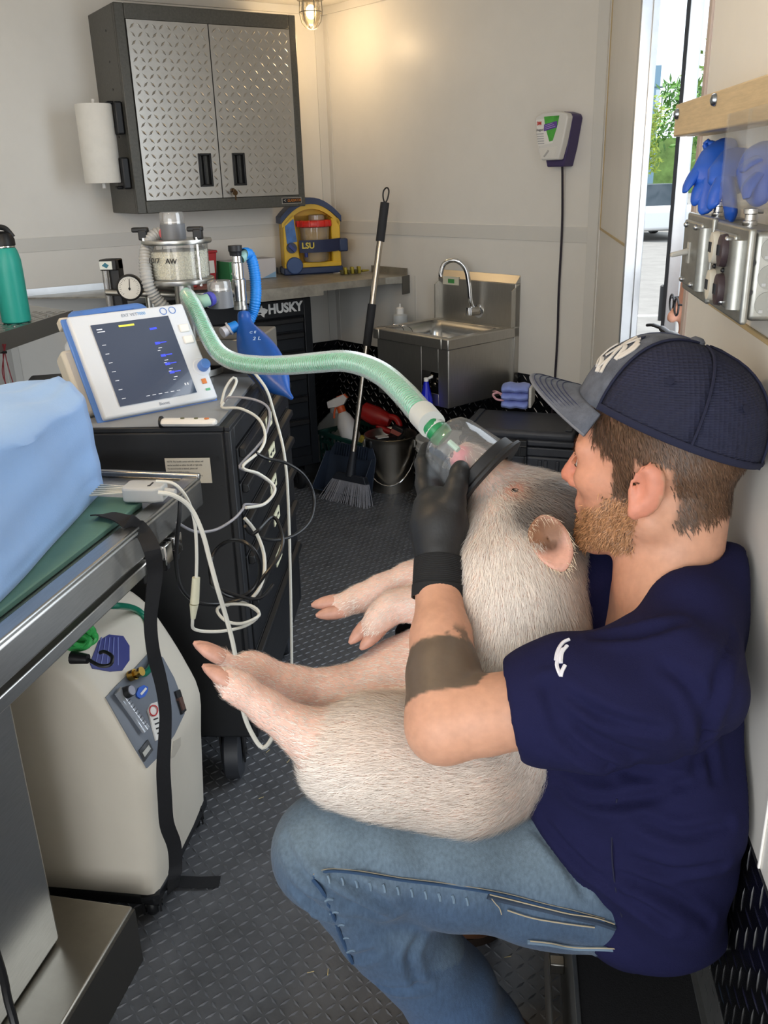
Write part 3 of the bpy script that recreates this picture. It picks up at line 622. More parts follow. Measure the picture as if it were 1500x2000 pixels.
# --- steel bucket, white pail, crate with bottles
BR = .113
bc = atz(766, 968, 0); bdir = Vector((bc.x, bc.y, 0)).normalized(); bc = bc+bdir*BR
bu = thing('steel_bucket', 'stainless steel bucket with wire handle on the floor beside the broom', 'bucket', bc, 0)
BH = .245
MB().lathe([(BR-.02, .002), (BR-.018, 0), (BR-.004, BH-.02), (BR, BH-.006), (BR+.004, BH), (BR, BH+.002), (BR-.006, BH-.006), (BR-.024, .006), (0, .006)], 40, caps=False).build('pail', mat('bucket_steel', '#c2bcb2', .36, 1, var=.1, vs=9), bu)
hp = [(math.cos(t)*(BR+.006), -.02-abs(math.sin(t))*.10*1.0, BH-.03-abs(math.sin(t))*.17) for t in [PI*k/14 for k in range(15)]]
MB().tube(hp, .0028, 6).build('wire_handle', chrome, bu)
for sx_ in (-1, 1): MB().bx(sx_*(BR-.004)-.006, sx_*(BR-.004)+.006, -.035, -.005, BH-.05, BH-.015).build('ear', steel, bu, bevel=.003)
clp = thing('hair_clipper', 'black clipper with a white label lying in the steel bucket', 'clipper', bc+V(-.03, -.03, BH-.035), .5)
MB().bx(-.075, .06, -.03, .03, -.02, .03).build('body', black, clp, bevel=.012, seg=3); MB().bx(-.03, .02, -.02, .015, .03, .034).build('white_tag', white, clp)
MB().cyl((.06, 0, .0), (.1, .01, .02), .012, n=10).build('head', black, clp)
MB().sph((0, 0, BH-.075), (.088, .088, .03), 18, 8).build('bucket_contents', mat('dark_water', '#2a2a2c', .25), bu)
wpc = bc+V(.155, .02, 0)
wp = thing('white_pail', 'white ribbed plastic pail standing behind the gloved hand', 'bucket', tuple(atz(868, 872, .27).xy)+(.001,), 0)
MB().lathe([(.095, 0), (.098, .02), (.108, .22), (.114, .222), (.114, .234), (.109, .236), (.11, .258), (.116, .26), (.116, .272), (.111, .274), (.112, .30), (.117, .302), (.115, .31), (.105, .308), (.1, .2), (0, .19)], 32, caps=False).build('pail', mat('pail_white', '#d6d4cf', .42), wp)
cr = thing('plastic_crate', 'dark green plastic crate on the floor in the nose corner', 'crate', tuple(pB(.335, .15, .001)), RZB)
cg = mat('crate_green', '#1f4a45', .5)
c = MB().bx(-.15, .15, -.12, .12, 0, .012)
for z in (.0, .05, .10, .15, .185):
    c.bx(-.15, .15, -.125, -.118, z, z+.014).bx(-.15, .15, .118, .125, z, z+.014).bx(-.155, -.148, -.12, .12, z, z+.014).bx(.148, .155, -.12, .12, z, z+.014)
for k in range(11):
    x = -.15+.03*k; c.bx(x-.004, x+.004, -.124, -.119, 0, .19).bx(x-.004, x+.004, .119, .124, 0, .19)
for k in range(9):
    y = -.12+.03*k; c.bx(-.154, -.149, y-.004, y+.004, 0, .19).bx(.149, .154, y-.004, y+.004, 0, .19)
c.build('lattice', cg, cr); MB().bx(-.16, .16, -.13, -.116, .185, .205).bx(-.16, .16, .116, .13, .185, .205).bx(-.16, -.146, -.13, .13, .185, .205).bx(.146, .16, -.13, .13, .185, .205).build('rim', cg, cr, bevel=.003)
jug = mat('jug_plastic', '#c3c8c8', .35, trans=.15, var=.03)
def jugm(name, label, px, py, dep, s, tilt, rz):
    p = px; r = thing(name, label, 'jug', M4=Matrix.Translation(p) @ Matrix.Rotation(rz, 4, 'Z') @ Matrix.Rotation(tilt, 4, 'X') @ Matrix.Scale(s, 4))
    MB().loft([rr(-.06, .06, -.06, .06, .03, z) if k == 0 else rr(-.075*q, .075*q, -.075*q, .075*q, .04*q, z) for k, (z, q) in enumerate(((0, 1), (.01, 1), (.13, 1), (.17, .8), (.20, .45), (.215, .28)))]).build('body', jug, r, bevel=0)
    MB().cyl((0, 0, .212), (0, 0, .24), .021, n=16).build('cap', white, r)
    MB().tube(catmull([(0, -.05, .18), (0, -.085, .17), (0, -.09, .11), (0, -.07, .07)], 5), .01, 8).build('grip', jug, r); return r
jugm('milky_jug', 'large milky plastic jug lying in the crate against the tool cabinet', pB(.25, .165, .015), 0, 0, .92, -.1, .6)
jugm('milky_jug', 'milky plastic jug wedged upright behind the other jug', pB(.085, .105, .001), 0, 0, 1.12, 0, 1.2)
jugm('milky_jug', 'small clear jug with white cap at the front of the crate', pB(.36, .235, .11), 0, 0, .5, 0, .3)
def spray(px, py, dep):
    p = px; r = thing('spray_bottle', 'white spray bottle with orange and white trigger in the crate', 'spray bottle', M4=Matrix.Translation(p) @ Matrix.Rotation(-.35, 4, 'Y') @ Matrix.Rotation(-.2, 4, 'X'))
    MB().lathe([(.04, 0), (.044, .006), (.044, .09), (.03, .13), (.016, .15)], 20).build('body', mat('spray_white', '#d5d3d2', .4), r)
    MB().lathe([(.019, .148), (.019, .175), (.015, .178)], 16).build('collar', mat('spray_orange', '#cf5a2b', .4), r)
    MB().prism([(-.055, .185), (-.05, .215), (.035, .222), (.045, .2), (.02, .178), (-.015, .178)], -.012, .012).build('trigger_head', mat('spray_white', '#d5d3d2', .4), r, bevel=.003)
    MB().tube([(-.02, 0, .18), (-.035, 0, .16), (-.045, 0, .135)], .005, 6).build('trigger', mat('spray_orange', '#cf5a2b', .4), r); MB().prism([(.0, .222), (.04, .222), (.05, .2), (.02, .208)], -.011, .011).build('orange_back', mat('spray_orange', '#cf5a2b', .4), r)
spray(at(690, 866, 4.0), 0, 0)
rt = thing('red_tool', 'red and black handheld tool lying on top of the crate', 'tool', M4=Matrix.Translation(pB(.45, .13, .285)) @ Matrix.Rotation(.35, 4, 'Y') @ Matrix.Rotation(-.3, 4, 'Z'))
redp = mat('tool_red', '#a8201f', .35)
MB().loft([[(x, r*math.cos(a)*.9, z+r*math.sin(a)) for a in [k*PI/6 for k in range(12)]] for x, r, z in ((-.10, .02, .0), (-.085, .04, 0), (-.02, .046, 0), (.03, .034, .005), (.05, .025, .005))]).build('housing', redp, rt)
MB().tube(catmull([(.03, 0, .02), (.07, 0, .03), (.10, 0, .005), (.09, 0, -.03), (.05, 0, -.04), (.0, 0, -.035)], 6), .014, 10).build('grip', redp, rt); MB().bx(.075, .135, -.03, .03, -.045, .01).build('battery', black, rt, bevel=.008); MB().bx(.08, .13, -.031, .031, -.032, -.012).build('battery_label', mat('faded_red', '#b86a60', .5), rt)
for k, (px, py, d, lb) in enumerate(((700, 838, 3.86, 'yellow sponge sticking out of the top of the crate'), (708, 868, 3.82, 'yellow sponge showing through the side of the crate'))):
    o = MB().bx(-.035, .035, -.02, .02, -.02, .02).build('sponge', mat('sponge_yellow', '#c9b74a', .9, var=.15, vs=60, bump=.5, bs=120), bevel=.008, seg=3); o.location = (pB(.44, .2, .19), pB(.44, .225, .09))[k]; o.rotation_euler = (.2, .3, .5+k); tag(o, lb, 'sponge', 'yellow sponges in the crate')
# --- broom and upright dustpan
bt = pB(.557, .16, 1.197); bb0 = atz(683, 940, .09); bd_ = (bt-bb0).normalized()
bro = thing('broom', 'broom with steel handle, black grips and grey bristles leaning on the wall', 'broom', bb0, 0)
L = (bt-bb0).length; z0 = bd_
P = lambda t: bd_*t
MB().cyl(P(.10), P(L-.14), .0125, n=14).build('handle', mat('handle_steel', '#b7aea2', .2, 1), bro)
MB().cyl(P(L-.15), P(L), .018, n=14).build('grip', mat('grip_foam', '#2e2f33', .75), bro); MB().cyl(P(L*.50), P(L*.50+.17), .0175, n=14).build('grip', mat('grip_foam', '#2e2f33', .75), bro)
sdir = V(.94, -.34, 0).normalized(); sdir = (atz(716, 985, 0)-atz(615, 962, 0)).normalized()
lp = P(L); MB().tube(catmull([lp, lp+sdir*-.012+bd_*.02, lp+sdir*-.014+bd_*.045, lp+bd_*.058, lp+sdir*.012+bd_*.045, lp+sdir*.01+bd_*.015], 5, True), .003, 6, closed=True).build('hanging_loop', black, bro)
up_ = bd_; fr_ = sdir.cross(up_).normalized()
def hd(x, y, z): return sdir*x+fr_*y+up_*z
MB().hexa([hd(-.085, -.016, 0), hd(.095, -.016, 0), hd(.095, .016, 0), hd(-.085, .016, 0), hd(-.07, -.014, .03), hd(.08, -.014, .03), hd(.08, .014, .03), hd(-.07, .014, .03)]).cyl(P(.02), P(.13), .022, .014, n=14).build('head', mat('broom_head', '#23262e', .5), bro, bevel=.003)
br_ = MB()
for i in range(60):
    for j in range(3):
        t = i/59; a = hd(-.082+.174*t, (j-1)*.011, .004); q = hd(-.135+.26*t+random.uniform(-.006, .006), (j-1)*.02+random.uniform(-.006, .006), -.10+random.uniform(-.004, .006)-.012*(t))
        br_.tube([a, (a+q)/2+hd(0, random.uniform(-.004, .004), 0), q], .0016, 3, caps=False)
br_.build('bristle', mat('bristle_grey', '#8d8c92', .7, var=.2, vs=200), bro, kind='stuff')
pn0 = pB(.50, .375, .001)
dpn = thing('dustpan', 'dark navy upright dustpan with comb teeth standing behind the broom', 'dustpan', pn0, math.atan2(sdir.y, sdir.x))
dk = mat('dustpan_navy', '#2c3545', .35)
tilt = Matrix.Rotation(-.30, 4, 'X')
d = MB(); d.M = tilt @ Matrix.Diagonal((.82, 1, 1, 1))
d.prism([(-.16, .0), (.16, .0), (.155, .17), (.125, .215), (-.125, .215), (-.155, .17)], 0, .004)
d.hexa([(-.16, -.09, 0), (-.156, -.09, 0), (-.156, 0, 0), (-.16, 0, 0), (-.155, -.03, .17), (-.151, -.03, .17), (-.151, 0, .17), (-.155, 0, .17)])
d.hexa([(.156, -.09, 0), (.16, -.09, 0), (.16, 0, 0), (.156, 0, 0), (.151, -.03, .17), (.155, -.03, .17), (.155, 0, .17), (.151, 0, .17)])
d.bx(-.16, .16, -.09, 0, 0, .004); d.build('pan', dk, dpn, bevel=.002)
for k in range(15):
    x = -.112+.016*k; q = MB(); q.M = tilt @ Matrix.Diagonal((.82, 1, 1, 1)); q.bx(x-.0025, x+.0025, -.012, 0, .16, .212); q.build('comb_tooth', dk, dpn)
# --- black equipment case with folded scrubs
CT = .47
cl_ = atz(900, 834, CT)
cs = thing('equipment_case', 'black ribbed hard equipment case with latches below the sink', 'case', (cl_.x, cl_.y, 0), -.19)
cm = mat('case_black', '#36383e', .42, var=.12, vs=40, bump=.1, bs=200)
cw, cd_ = .395, .27
MB().bx(0, cw, 0, cd_, 0, CT-.085).build('body', cm, cs, bevel=.012, seg=3)
MB().bx(-.008, cw+.008, -.008, cd_, CT-.085, CT-.055).build('lower_rim', cm, cs, bevel=.004); MB().bx(-.006, cw+.006, -.006, cd_, CT-.052, CT-.03).build('upper_rim', cm, cs, bevel=.006)
lid = MB().bx(0, cw, 0, cd_, CT-.035, CT).build('lid', cm, cs, bevel=.014, seg=3)
for x in (.02, .37): MB().bx(x-.012, x+.012, .02, cd_-.02, CT, CT+.006).build('lid_rib', cm, lid, bevel=.003)
for x in (.205,):
    l = MB().bx(x-.032, x+.032, -.024, -.004, CT-.085, CT-.028).bx(x-.032, x-.022, -.022, 0, CT-.16, CT-.085).bx(x+.022, x+.032, -.022, 0, CT-.16, CT-.085).build('latch', black, cs, bevel=.003)
    for q in range(3): MB().bx(x-.014+.010*q, x-.008+.010*q, -.028, -.022, CT-.082, CT-.05).build('latch_tooth', black, l)
    MB().cyl((x-.03, -.02, CT-.05), (x+.03, -.02, CT-.05), .006, n=10).build('latch_pin', black, l)
for x in (.03, .06, .10, .14, .28, .30, .34, .37): MB().bx(x-.006, x+.006, -.008, 0, .06, CT-.1).build('body_rib', cm, cs, bevel=.002)
fs = thing('folded_scrubs', 'folded periwinkle blue cloth bundle with pink ties on the black case', 'cloth', tuple(atz(1012, 795, CT+.007).xy)+(CT+.008,), -.15)
pw = mat('periwinkle_cloth', '#8b9ce0', .85, var=.06, vs=20, bump=.3, bs=60, sheen=.2)
for k in range(3):
    ring = []
    m = MB()
    for t in range(9):
        x = -.062+.105*t/8; ww_ = .05+.006*math.sin(3*t+k)
        ring.append([(x, ww_*math.cos(a), .013+.030*k+.017*math.sin(a)+.003*math.sin(t*1.7+k*2)) for a in [q*PI/6 for q in range(12)]])
    m.loft(ring); m.build('fold', pw, fs, sub=1)
MB().tube(catmull([(-.05, -.03, .03), (-.075, -.04, .035), (-.09, -.03, .05), (-.072, -.02, .055), (-.055, -.03, .045)], 6), .004, 6).tube(catmull([(-.05, -.03, .05), (-.08, -.02, .06), (-.095, -.0, .055)], 6), .003, 6).build('pink_tie', mat('tie_pink', '#d8a3a8', .7), fs)
MB().bx(.045, .055, -.055, .05, .01, .085).build('striped_edge', mat('edge_white', '#d8d6d0', .8, var=.2, vs=3, aniso=(1, 1, 120)), fs, bevel=.003)
dn = thing('denim_roll', 'rolled blue denim cloth lying behind the periwinkle bundle', 'cloth', tuple(atz(1035, 745, CT).xy)+(CT+.045,), .15)
MB().lathe([(.02, -.1), (.036, -.1), (.04, -.06), (.041, .03), (.038, .11), (.01, .11)], 18, (0, 0, 0), (1, .15, 0)).build('roll', mat('denim_dull', '#5c7086', .85, var=.15, vs=40), dn); MB().lathe([(.042, -.1), (.043, -.07)], 18, (0, 0, 0), (1, .15, 0), caps=False).build('hem', mat('denim_pale', '#8ea1b4', .85), dn)
# ================================================================== left side: chest, monitor, anaesthesia machine, table, concentrator
def bvh_of(o, M=None):
    dg = bpy.context.evaluated_depsgraph_get(); e = o.evaluated_get(dg); me = e.to_mesh()
    M = M or Matrix()
    b = BVHTree.FromPolygons([M @ v.co for v in me.vertices], [tuple(p.vertices) for p in me.polygons]); e.to_mesh_clear(); return b
CAMP = Vector((0, 0, CAM_H))
def hit(bvh, px, py):
    r = bvh.ray_cast(CAMP, ray(px, py).normalized()); return (r[0], r[1]) if r[0] is not None else (None, None)
def decal(name, bvh, pts, m, root, lift=.0012, inv=None):
    """thin sheet that follows the surface under the outline given"""
    inv = inv or Matrix.Translation(-Vector(root.location))
    cx = sum(p[0] for p in pts)/len(pts); cy = sum(p[1] for p in pts)/len(pts); rings = []
    P = []
    for a, b in zip(pts, pts[1:]+pts[:1]): P += [a, ((a[0]+b[0])/2, (a[1]+b[1])/2)]
    for s_ in (1.0, 1.0, .8, .6, .4, .2, .02):
        ring = []
        for px, py in P:
            x, y = cx+(px-cx)*s_, cy+(py-cy)*s_; p, n = hit(bvh, x, y)
            if p is None: p, n = hit(bvh, cx, cy)
            if n.dot(ray(x, y)) > 0: n = -n
            ring.append(inv @ (p+n*(lift if rings else -.002)))
        rings.append(ring)
    return MB().loft(rings, caps=False).build(name, m, root, ang=30)
# --- near tool chest
ctop = .85
RZC = math.atan2(.996, -.087)
tc_ = thing('rolling_tool_chest', 'black rolling tool chest with grey top mat and taped drawer labels', 'tool chest', (-.535, 1.6, 0), RZC)
CW, CD = .70, .47
chest_m = mat('chest_black', '#202226', .5, .1, var=.25, vs=7)
MB().bx(0, CW, .012, CD, .14, ctop-.004).build('body', chest_m, tc_, bevel=.006)
MB().bx(0, .035, 0, .014, .14, ctop-.004).bx(CW-.03, CW, 0, .014, .14, ctop-.004).bx(.035, CW-.03, 0, .014, ctop-.05, ctop-.004).bx(.035, CW-.03, 0, .014, .14, .255).build('front_frame', chest_m, tc_, bevel=.004)
MB().bx(0, CW, 0, .012, ctop-.006, ctop+.004).bx(0, .01, .012, CD, ctop-.006, ctop+.004).bx(CW-.01, CW, .012, CD, ctop-.006, ctop+.004).bx(.01, CW-.01, CD-.01, CD, ctop-.006, ctop+.004).build('top_rim', chest_m, tc_, bevel=.002)
MB().loft([rr(.012, CW-.2, .03, CD-.012, .02, ctop-.004), rr(.012, CW-.2, .03, CD-.012, .02, ctop+.003)]).build('top_mat', mat('mat_grey', '#8d9094', .4, var=.06, vs=10), tc_)
tape = mat('tape_cream', '#d9d6b8', .6); ink = mat('ink', '#2a2a2c', .7)
z = ctop-.052
for k, (h, lz) in enumerate(((.075, .775), (.075, .70), (.085, .625), (.10, .535), (.125, .40), (.125, .30))):
    d = MB().bx(.038, CW-.034, -.003, .011, z-h+.006, z).build('drawer', mat('chest_drawer', '#1a1c20', .45, .1), tc_, bevel=.002)
    MB().prism([(-.003, z), (-.016, z-.004), (-.018, z-.016), (-.012, z-.022), (-.003, z-.02)], .045, CW-.04, 'yz').build('handle_rail', mat('rail_black', '#191b1e', .4, .1), d, bevel=.002)
    if k < 5:
        x0 = .27+.01*(k % 2); t = MB().hexa([(x0, -.019, z-.030), (x0+.075, -.019, z-.030), (x0+.075, -.0165, z-.030), (x0, -.0165, z-.030), (x0, -.0185, z-.002), (x0+.075, -.0185, z-.002), (x0+.075, -.016, z-.002), (x0, -.016, z-.002)]).build('tape_label', tape, d)
        for w0, w1 in ((.010, .030), (.038, .064)):     # scrawled pen strokes, too small to read
            MB().tube([(x0+w0+(w1-w0)*q/12, -.0192, z-.016+.005*math.sin(q*2.3+k)*(1 if q % 3 else .4)) for q in range(13)], .0006, 4).build('pen_stroke', ink, t)
    z -= h
# corner pillar bevels, note sticker on the side facing the camera
def sideM(y, z): return Matrix.Translation((-.0008, y, z)) @ Matrix(((0, 0, -1, 0), (-1, 0, 0, 0), (0, 1, 0, 0), (0, 0, 0, 1)))
st = MB().bx(-.0012, .001, .045, .135, ctop-.110, ctop-.058).build('note_sticker', mat('note_cream', '#dcdad0', .6), tc_)
for k, s in enumerate(('NOTE: This handle comes with this cabinet and', 'can be installed on either the left or right side.', 'If a second handle is desired, please call', '1-888-HD-HUSKY to order.', 'NOTA: Esta manija viene con este gabinete y', 'puede instalarse a la izquierda o derecha.')):
    text(s, .0048, ink, st, Matrix.Translation((-.0006, 0, 0)) @ sideM(.131, ctop-.065-.0072*k), align='LEFT', ex=.0001, sx=.78)
for y, z in ((.03, ctop-.06), (.026, ctop-.12)): MB().cyl((-.001, y, z), (.001, y, z), .004, n=10).build('handle_hole', black, tc_)
for (x, y) in ((.06, .075), (.63, .05), (.06, .40), (.63, .40)): caster(tc_, x, y, .062, PI/2+.12, .042, mat('caster_grey', '#34373d', .5))
# --- patient monitor on the chest
BLp = at(208, 834, 1.765); BRp = at(430, 787, 1.915); TLp = at(150, 631, 1.795)
X = (BRp-BLp); X.z = 0; mwid = X.length; X.normalize()
Zu = (TLp-BLp); Zu = (Zu-X*Zu.dot(X)); mh = Zu.length; Zu.normalize(); Yn = Zu.cross(X)
BLp.z = ctop+.014
mon = thing('patient_monitor', 'white patient monitor with blue edge and dark screen on the tool chest', 'monitor', M4=Matrix.Translation(BLp) @ Matrix((X, Yn, Zu)).transposed().to_4x4())
mw_ = mat('monitor_white', '#d3d8df', .35); mblue = mat('monitor_blue', '#5580c8', .4)
MB().loft([rr(-.012, mwid-.002, .0, .0, .0, 0)] if 0 else [[(x, y, z) for x, z in ((0, 0), (mwid, 0), (mwid, mh), (0, mh))] for y in (.006, .022)]).build('bezel', mw_, mon, bevel=.005, seg=3)
b_ = MB(); b_.hexa([(-.012, .018, -.004), (mwid+.004, .018, -.004), (mwid-.01, .05, 0), (.0, .05, 0), (-.012, .018, mh+.002), (mwid+.002, .018, mh+.002), (mwid-.01, .05, mh-.004), (0, .05, mh-.004)]); b_.build('blue_edge', mblue, mon, bevel=.004)
MB().bx(.012, mwid-.012, .04, .12, .004, mh-.012).build('rear_housing', mw_, mon, bevel=.012, seg=3)
sx0, sx1, sz0, sz1 = .040, mwid*.825, .020, mh-.026
MB().bx(sx0, sx1, .0040, .008, sz0, sz1).build('screen', mat('screen_glass', '#20252f', .10, 0, coat=.6, emit='#4d5870', es=.55), mon)  # even glow greys the glass in place of the room's reflection
def px_txt(x, z, w_, h_, m, nm='screen_mark'): MB().bx(x, x+w_, .0034, .0042, z, z+h_).build(nm, m, mon)
e_blue = mat('screen_blue', '#3a48c8', .3, emit='#3c4cf0', es=.55); e_wht = mat('screen_white', '#c8ccd4', .3, emit='#c8ccd4', es=.35); e_yel = mat('screen_yellow', '#d8d04a', .3, emit='#e0d850', es=.6); e_grn = mat('screen_green', '#4d9a6a', .3, emit='#4d9a6a', es=.2)
sw, shh = sx1-sx0, sz1-sz0
px_txt(sx0+.33*sw, sz1-.012, .034, .004, e_yel, 'alarm_bar')
px_txt(sx0+.70*sw, sz0+.85*shh, .016, .0045, e_blue, 'reading_bar')
for k, (zz, s) in enumerate(((.66, 'NIBP'), (.50, 'RESP'), (.39, 'TEMP'), (.28, 'EtCO2'))):
    px_txt(sx0+(.70+.015*k)*sw, sz0+zz*shh, .011, .0055, e_blue, 'reading_bar'); px_txt(sx0+(.70+.015*k)*sw+.012, sz0+zz*shh+.0022, .014, .0022, e_blue, 'reading_bar'); px_txt(sx0+(.72+.02*k)*sw, sz0+(zz-.05)*shh, .008, .0012, e_wht); px_txt(sx0+(.70+.02*k)*sw, sz0+(zz-.08)*shh, .006, .0012, e_wht)
for k in range(7): px_txt(sx0+.05*sw, sz0+(.08+.11*k)*shh, .008, .0012, e_wht)
for k, (a_, c_) in enumerate(((.05, .90), (.05, .93))): px_txt(sx0+a_*sw, sz0+c_*shh, .016-.004*k, .002, e_wht)
for k in range(6): px_txt(sx0+(.35+.08*k)*sw, sz0+.06*shh, .008, .0012, e_wht)
px_txt(sx0+.88*sw, sz0+.11*shh, .003, .005, e_wht); px_txt(sx0+.915*sw, sz0+.11*shh, .003, .005, e_wht)
gm = mat('bezel_print', '#8d97a8', .5)
text('EXT VET', .0095, gm, mon, face(mwid*.50, .0054, mh-.013), ex=.0002); text('7000', .0095, mat('print_lightblue', '#79aee0', .5), mon, face(mwid*.605, .0054, mh-.013), ex=.0002)
text('Bionet', .009, gm, mon, face(mwid*.52, .0054, .010), ex=.0002)
for k in range(2): MB().tube([(mwid*.80+.021*k+.0075*math.cos(t), .0054, mh-.014+.0075*math.sin(t)) for t in [q*PI/8 for q in range(16)]], .0008, 5, closed=True).build('round_button', mblue, mon)
for k, zz in enumerate((.70, .58)): MB().bx(mwid-.030, mwid-.008, .002, .008, zz*mh, zz*mh+.018).build('key', white, mon, bevel=.002)
kn = MB().cyl((mwid-.010, .006, .33*mh), (mwid-.010, -.014, .33*mh), .0125, .0115, 24).build('dial', mblue, mon, bevel=.002)
MB().cyl((mwid-.012, .012, .33*mh), (mwid-.012, .005, .33*mh), .021, n=24).build('dial_collar', mw_, mon, bevel=.003)
MB().bx(mwid-.024, mwid-.014, .004, .008, .16*mh, .21*mh).build('orange_key', mat('key_orange', '#d07a3c', .45), mon); MB().bx(mwid-.022, mwid-.012, .004, .008, .09*mh, .11*mh).build('power_mark', e_grn, mon)
hd_ = MB().tube(catmull([(.03, .035, mh-.004), (.035, .05, mh+.018), (.06, .06, mh+.024), (.15, .06, mh+.026), (.175, .05, mh+.02), (.18, .035, mh-.004)], 5), .011, 10, flat=(1.4, .9)).build('carry_handle', mblue, mon)
MB().bx(.16, .2, .02, .05, mh-.004, mh+.004).build('alarm_light', mat('alarm_orange', '#e0946a', .35), mon, bevel=.002)
MB().bx(0.0, .025, .05, .075, mh-.002, mh+.02).build('cable_port', mat('port_cream', '#cfc5b4', .5), mon, bevel=.003)
MB().bx(-.02, .02, .05, .10, .03, mh-.05).build('side_module', mat('module_beige', '#cbc6ba', .5), mon, bevel=.008); MB().bx(-.022, -.018, .065, .085, .045, .10).build('module_slot', mat('slot_grey', '#8a857d', .5), mon, bevel=.002)
# dark box behind the drape on the left of the monitor, brown hinge block
db = thing('dark_equipment_case', 'black framed equipment case standing behind the blue drape', 'case', tuple(at(118, 770, 2.62).xy)+(0,), .35)
dz = at(118, 738, 2.62).z
MB().bx(-.09, .09, 0, .09, 0, dz).build('frame', black, db, bevel=.008); MB().bx(-.078, .078, -.003, .001, .05, dz-.018).build('panel', mat('tablet_picture', '#5a5c4a', .4, var=.5, vs=30), db)
o = MB().bx(-.02, .03, -.015, .015, -.012, .012).build('wood_block', mat('wood_brown', '#7d5a38', .6, var=.15, vs=30), bevel=.003); o.location = (xs-.012, 2.80, CZ-.012); o.rotation_euler = (0, 0, .2); tag(o, 'small brown wooden block wedged under the shelf corner', 'block')
rm = thing('thermometer_remote', 'white handheld remote lying on the grey chest mat', 'remote', at(370, 829, 1.715)*1.0, 0)
rm.location.z = ctop+.006; rm.rotation_euler = (0, 0, .03)
MB().loft([[(x, .014*s*math.cos(a), .008+.008*s*math.sin(a)) for a in [k*PI/6 for k in range(12)]] for x, s in ((-.055, .7), (-.05, 1), (.03, 1), (.05, .85), (.054, .5))]).build('shell', white, rm)
for k, x in enumerate((-.012, .015)): MB().cyl((x, -.002, .0155), (x, -.002, .0172), .004, n=12).build('button', mat('button_dark', '#6b6a4c', .5), rm)
MB().cyl((.036, -.002, .015), (.036, -.002, .0165), .005, n=12).build('orange_button', mat('key_orange', '#d07a3c', .45), rm); MB().cyl((-.058, 0, .008), (-.054, 0, .008), .012, n=14).build('end_ring', black, rm)
# --- anaesthesia machine (behind the monitor)
DA = 2.12
C0 = at(353, 548, DA); ax0, ay0 = C0.x, C0.y
def zz(py): return at(353, py, DA).z
an = thing('anaesthesia_machine', 'small steel anaesthesia machine with granule canister, chrome valve and gauge', 'anaesthesia machine', (ax0, ay0, ctop+.005), 0)
def AW(): m = MB(); m.M = Matrix.Translation(-Vector((ax0, ay0, ctop+.005))); return m
zb_, zt_ = zz(547), zz(470)
plate = mat('plate_steel', '#b9b8b3', .3, 1)
m = AW(); m.lathe([(.0, zb_-.006), (.079, zb_-.006), (.080, zb_-.003), (.080, zb_+.004), (.078, zb_+.006), (0, zb_+.006)], 40, (ax0, ay0, 0)); m.build('lower_plate', plate, an)
m = AW(); m.lathe([(.0, zt_-.004), (.080, zt_-.004), (.082, zt_), (.081, zt_+.006), (0, zt_+.006)], 40, (ax0, ay0, 0)); m.build('upper_plate', plate, an)
m = AW(); m.lathe([(.071, zb_+.006), (.071, zt_-.004)], 40, (ax0, ay0, 0), caps=False); m.build('glass_cylinder', clear('canister_glass', (.97, .97, .95), .07, .15, .04), an)
m = AW()
zl = zb_+(zt_-zb_)*.78
m.lathe([(0, zb_+.007), (.066, zb_+.007), (.067, zb_+.01), (.067, zl-.004), (.064, zl), (.03, zl+.003), (0, zl+.002)], 40, (ax0, ay0, 0)); gr = m.build('granules', mat('granule_bed', '#dcd9c6', .85, var=.3, vs=260, bump=1, bs=300), an)
m = AW()
for k in range(900):
    a = random.uniform(0, 2*PI); z_ = random.uniform(zb_+.01, zl); p = V(ax0+.0672*math.cos(a), ay0+.0672*math.sin(a), z_)
    if math.sin(a) > .35: continue
    m.sph(p, .0022, 5, 3)
m.build('granule', mat('granule_white', '#ebe9dc', .8), gr, kind='stuff', fix=False)
for t in (-1.05, 1.0, 2.6, 4.0):
    m = AW(); x = ax0+.076*math.sin(t); y = ay0-.076*math.cos(t); m.cyl((x, y, zb_-.01), (x, y, zt_+.012), .0035, n=10); m.build('tie_rod', chrome, an)
for sx_, t in ((-1, -1.25), (1, 1.1)):
    x = ax0+.074*math.sin(t); y = ay0-.074*math.cos(t)
    m = AW(); m.bx(x-.010, x+.010, y-.010, y+.010, zt_+.006, zt_+.030).bx(x-(.026 if sx_ < 0 else .024), x+.012, y-.009, y+.009, zt_+.024, zt_+.035); m.build('clamp_lever', black, an, bevel=.003)
text('10/7   AW', .016, ink, an, Matrix.Translation((-.012, -.0725, (zb_+zt_)/2+.006-ctop-.005)) @ Matrix.Rotation(PI/2, 4, 'X') @ Matrix.Rotation(-.05, 4, 'Z'), bold=.0002)
gv = mat('valve_grey', '#6c6f74', .4)
def dome(x, y, z0, r, h1, h2, nm):
    m = AW(); m.lathe([(r*1.02, z0), (r, z0+h1), (r*.9, z0+h1)], 28, (x, y, 0)); o = m.build(nm, gv, an)
    m = AW(); m.lathe([(r*.98, z0+h1), (r*.97, z0+h1+h2*.8), (r*.9, z0+h1+h2), (0, z0+h1+h2)], 28, (x, y, 0)); m.build('clear_dome', clear('dome_clear', (.95, .95, .95), .16, .3, .05), o)
    m = AW(); m.lathe([(r*.6, z0+h1+.002), (r*.6, z0+h1+.005), (0, z0+h1+.005)], 20, (x, y, 0)); m.build('valve_disc', white, o); return o
dome(ax0-.006, ay0, zt_+.006, .029, .034, .026, 'inspiratory_valve')
vp = at(322, 455, DA-.03); m = AW(); m.cyl(V(ax0-.02, ay0-.015, vp.z), vp+V(.004, 0, 0), .0145, n=20); m.build('red_port', mat('port_red', '#b23c3c', .4), an)
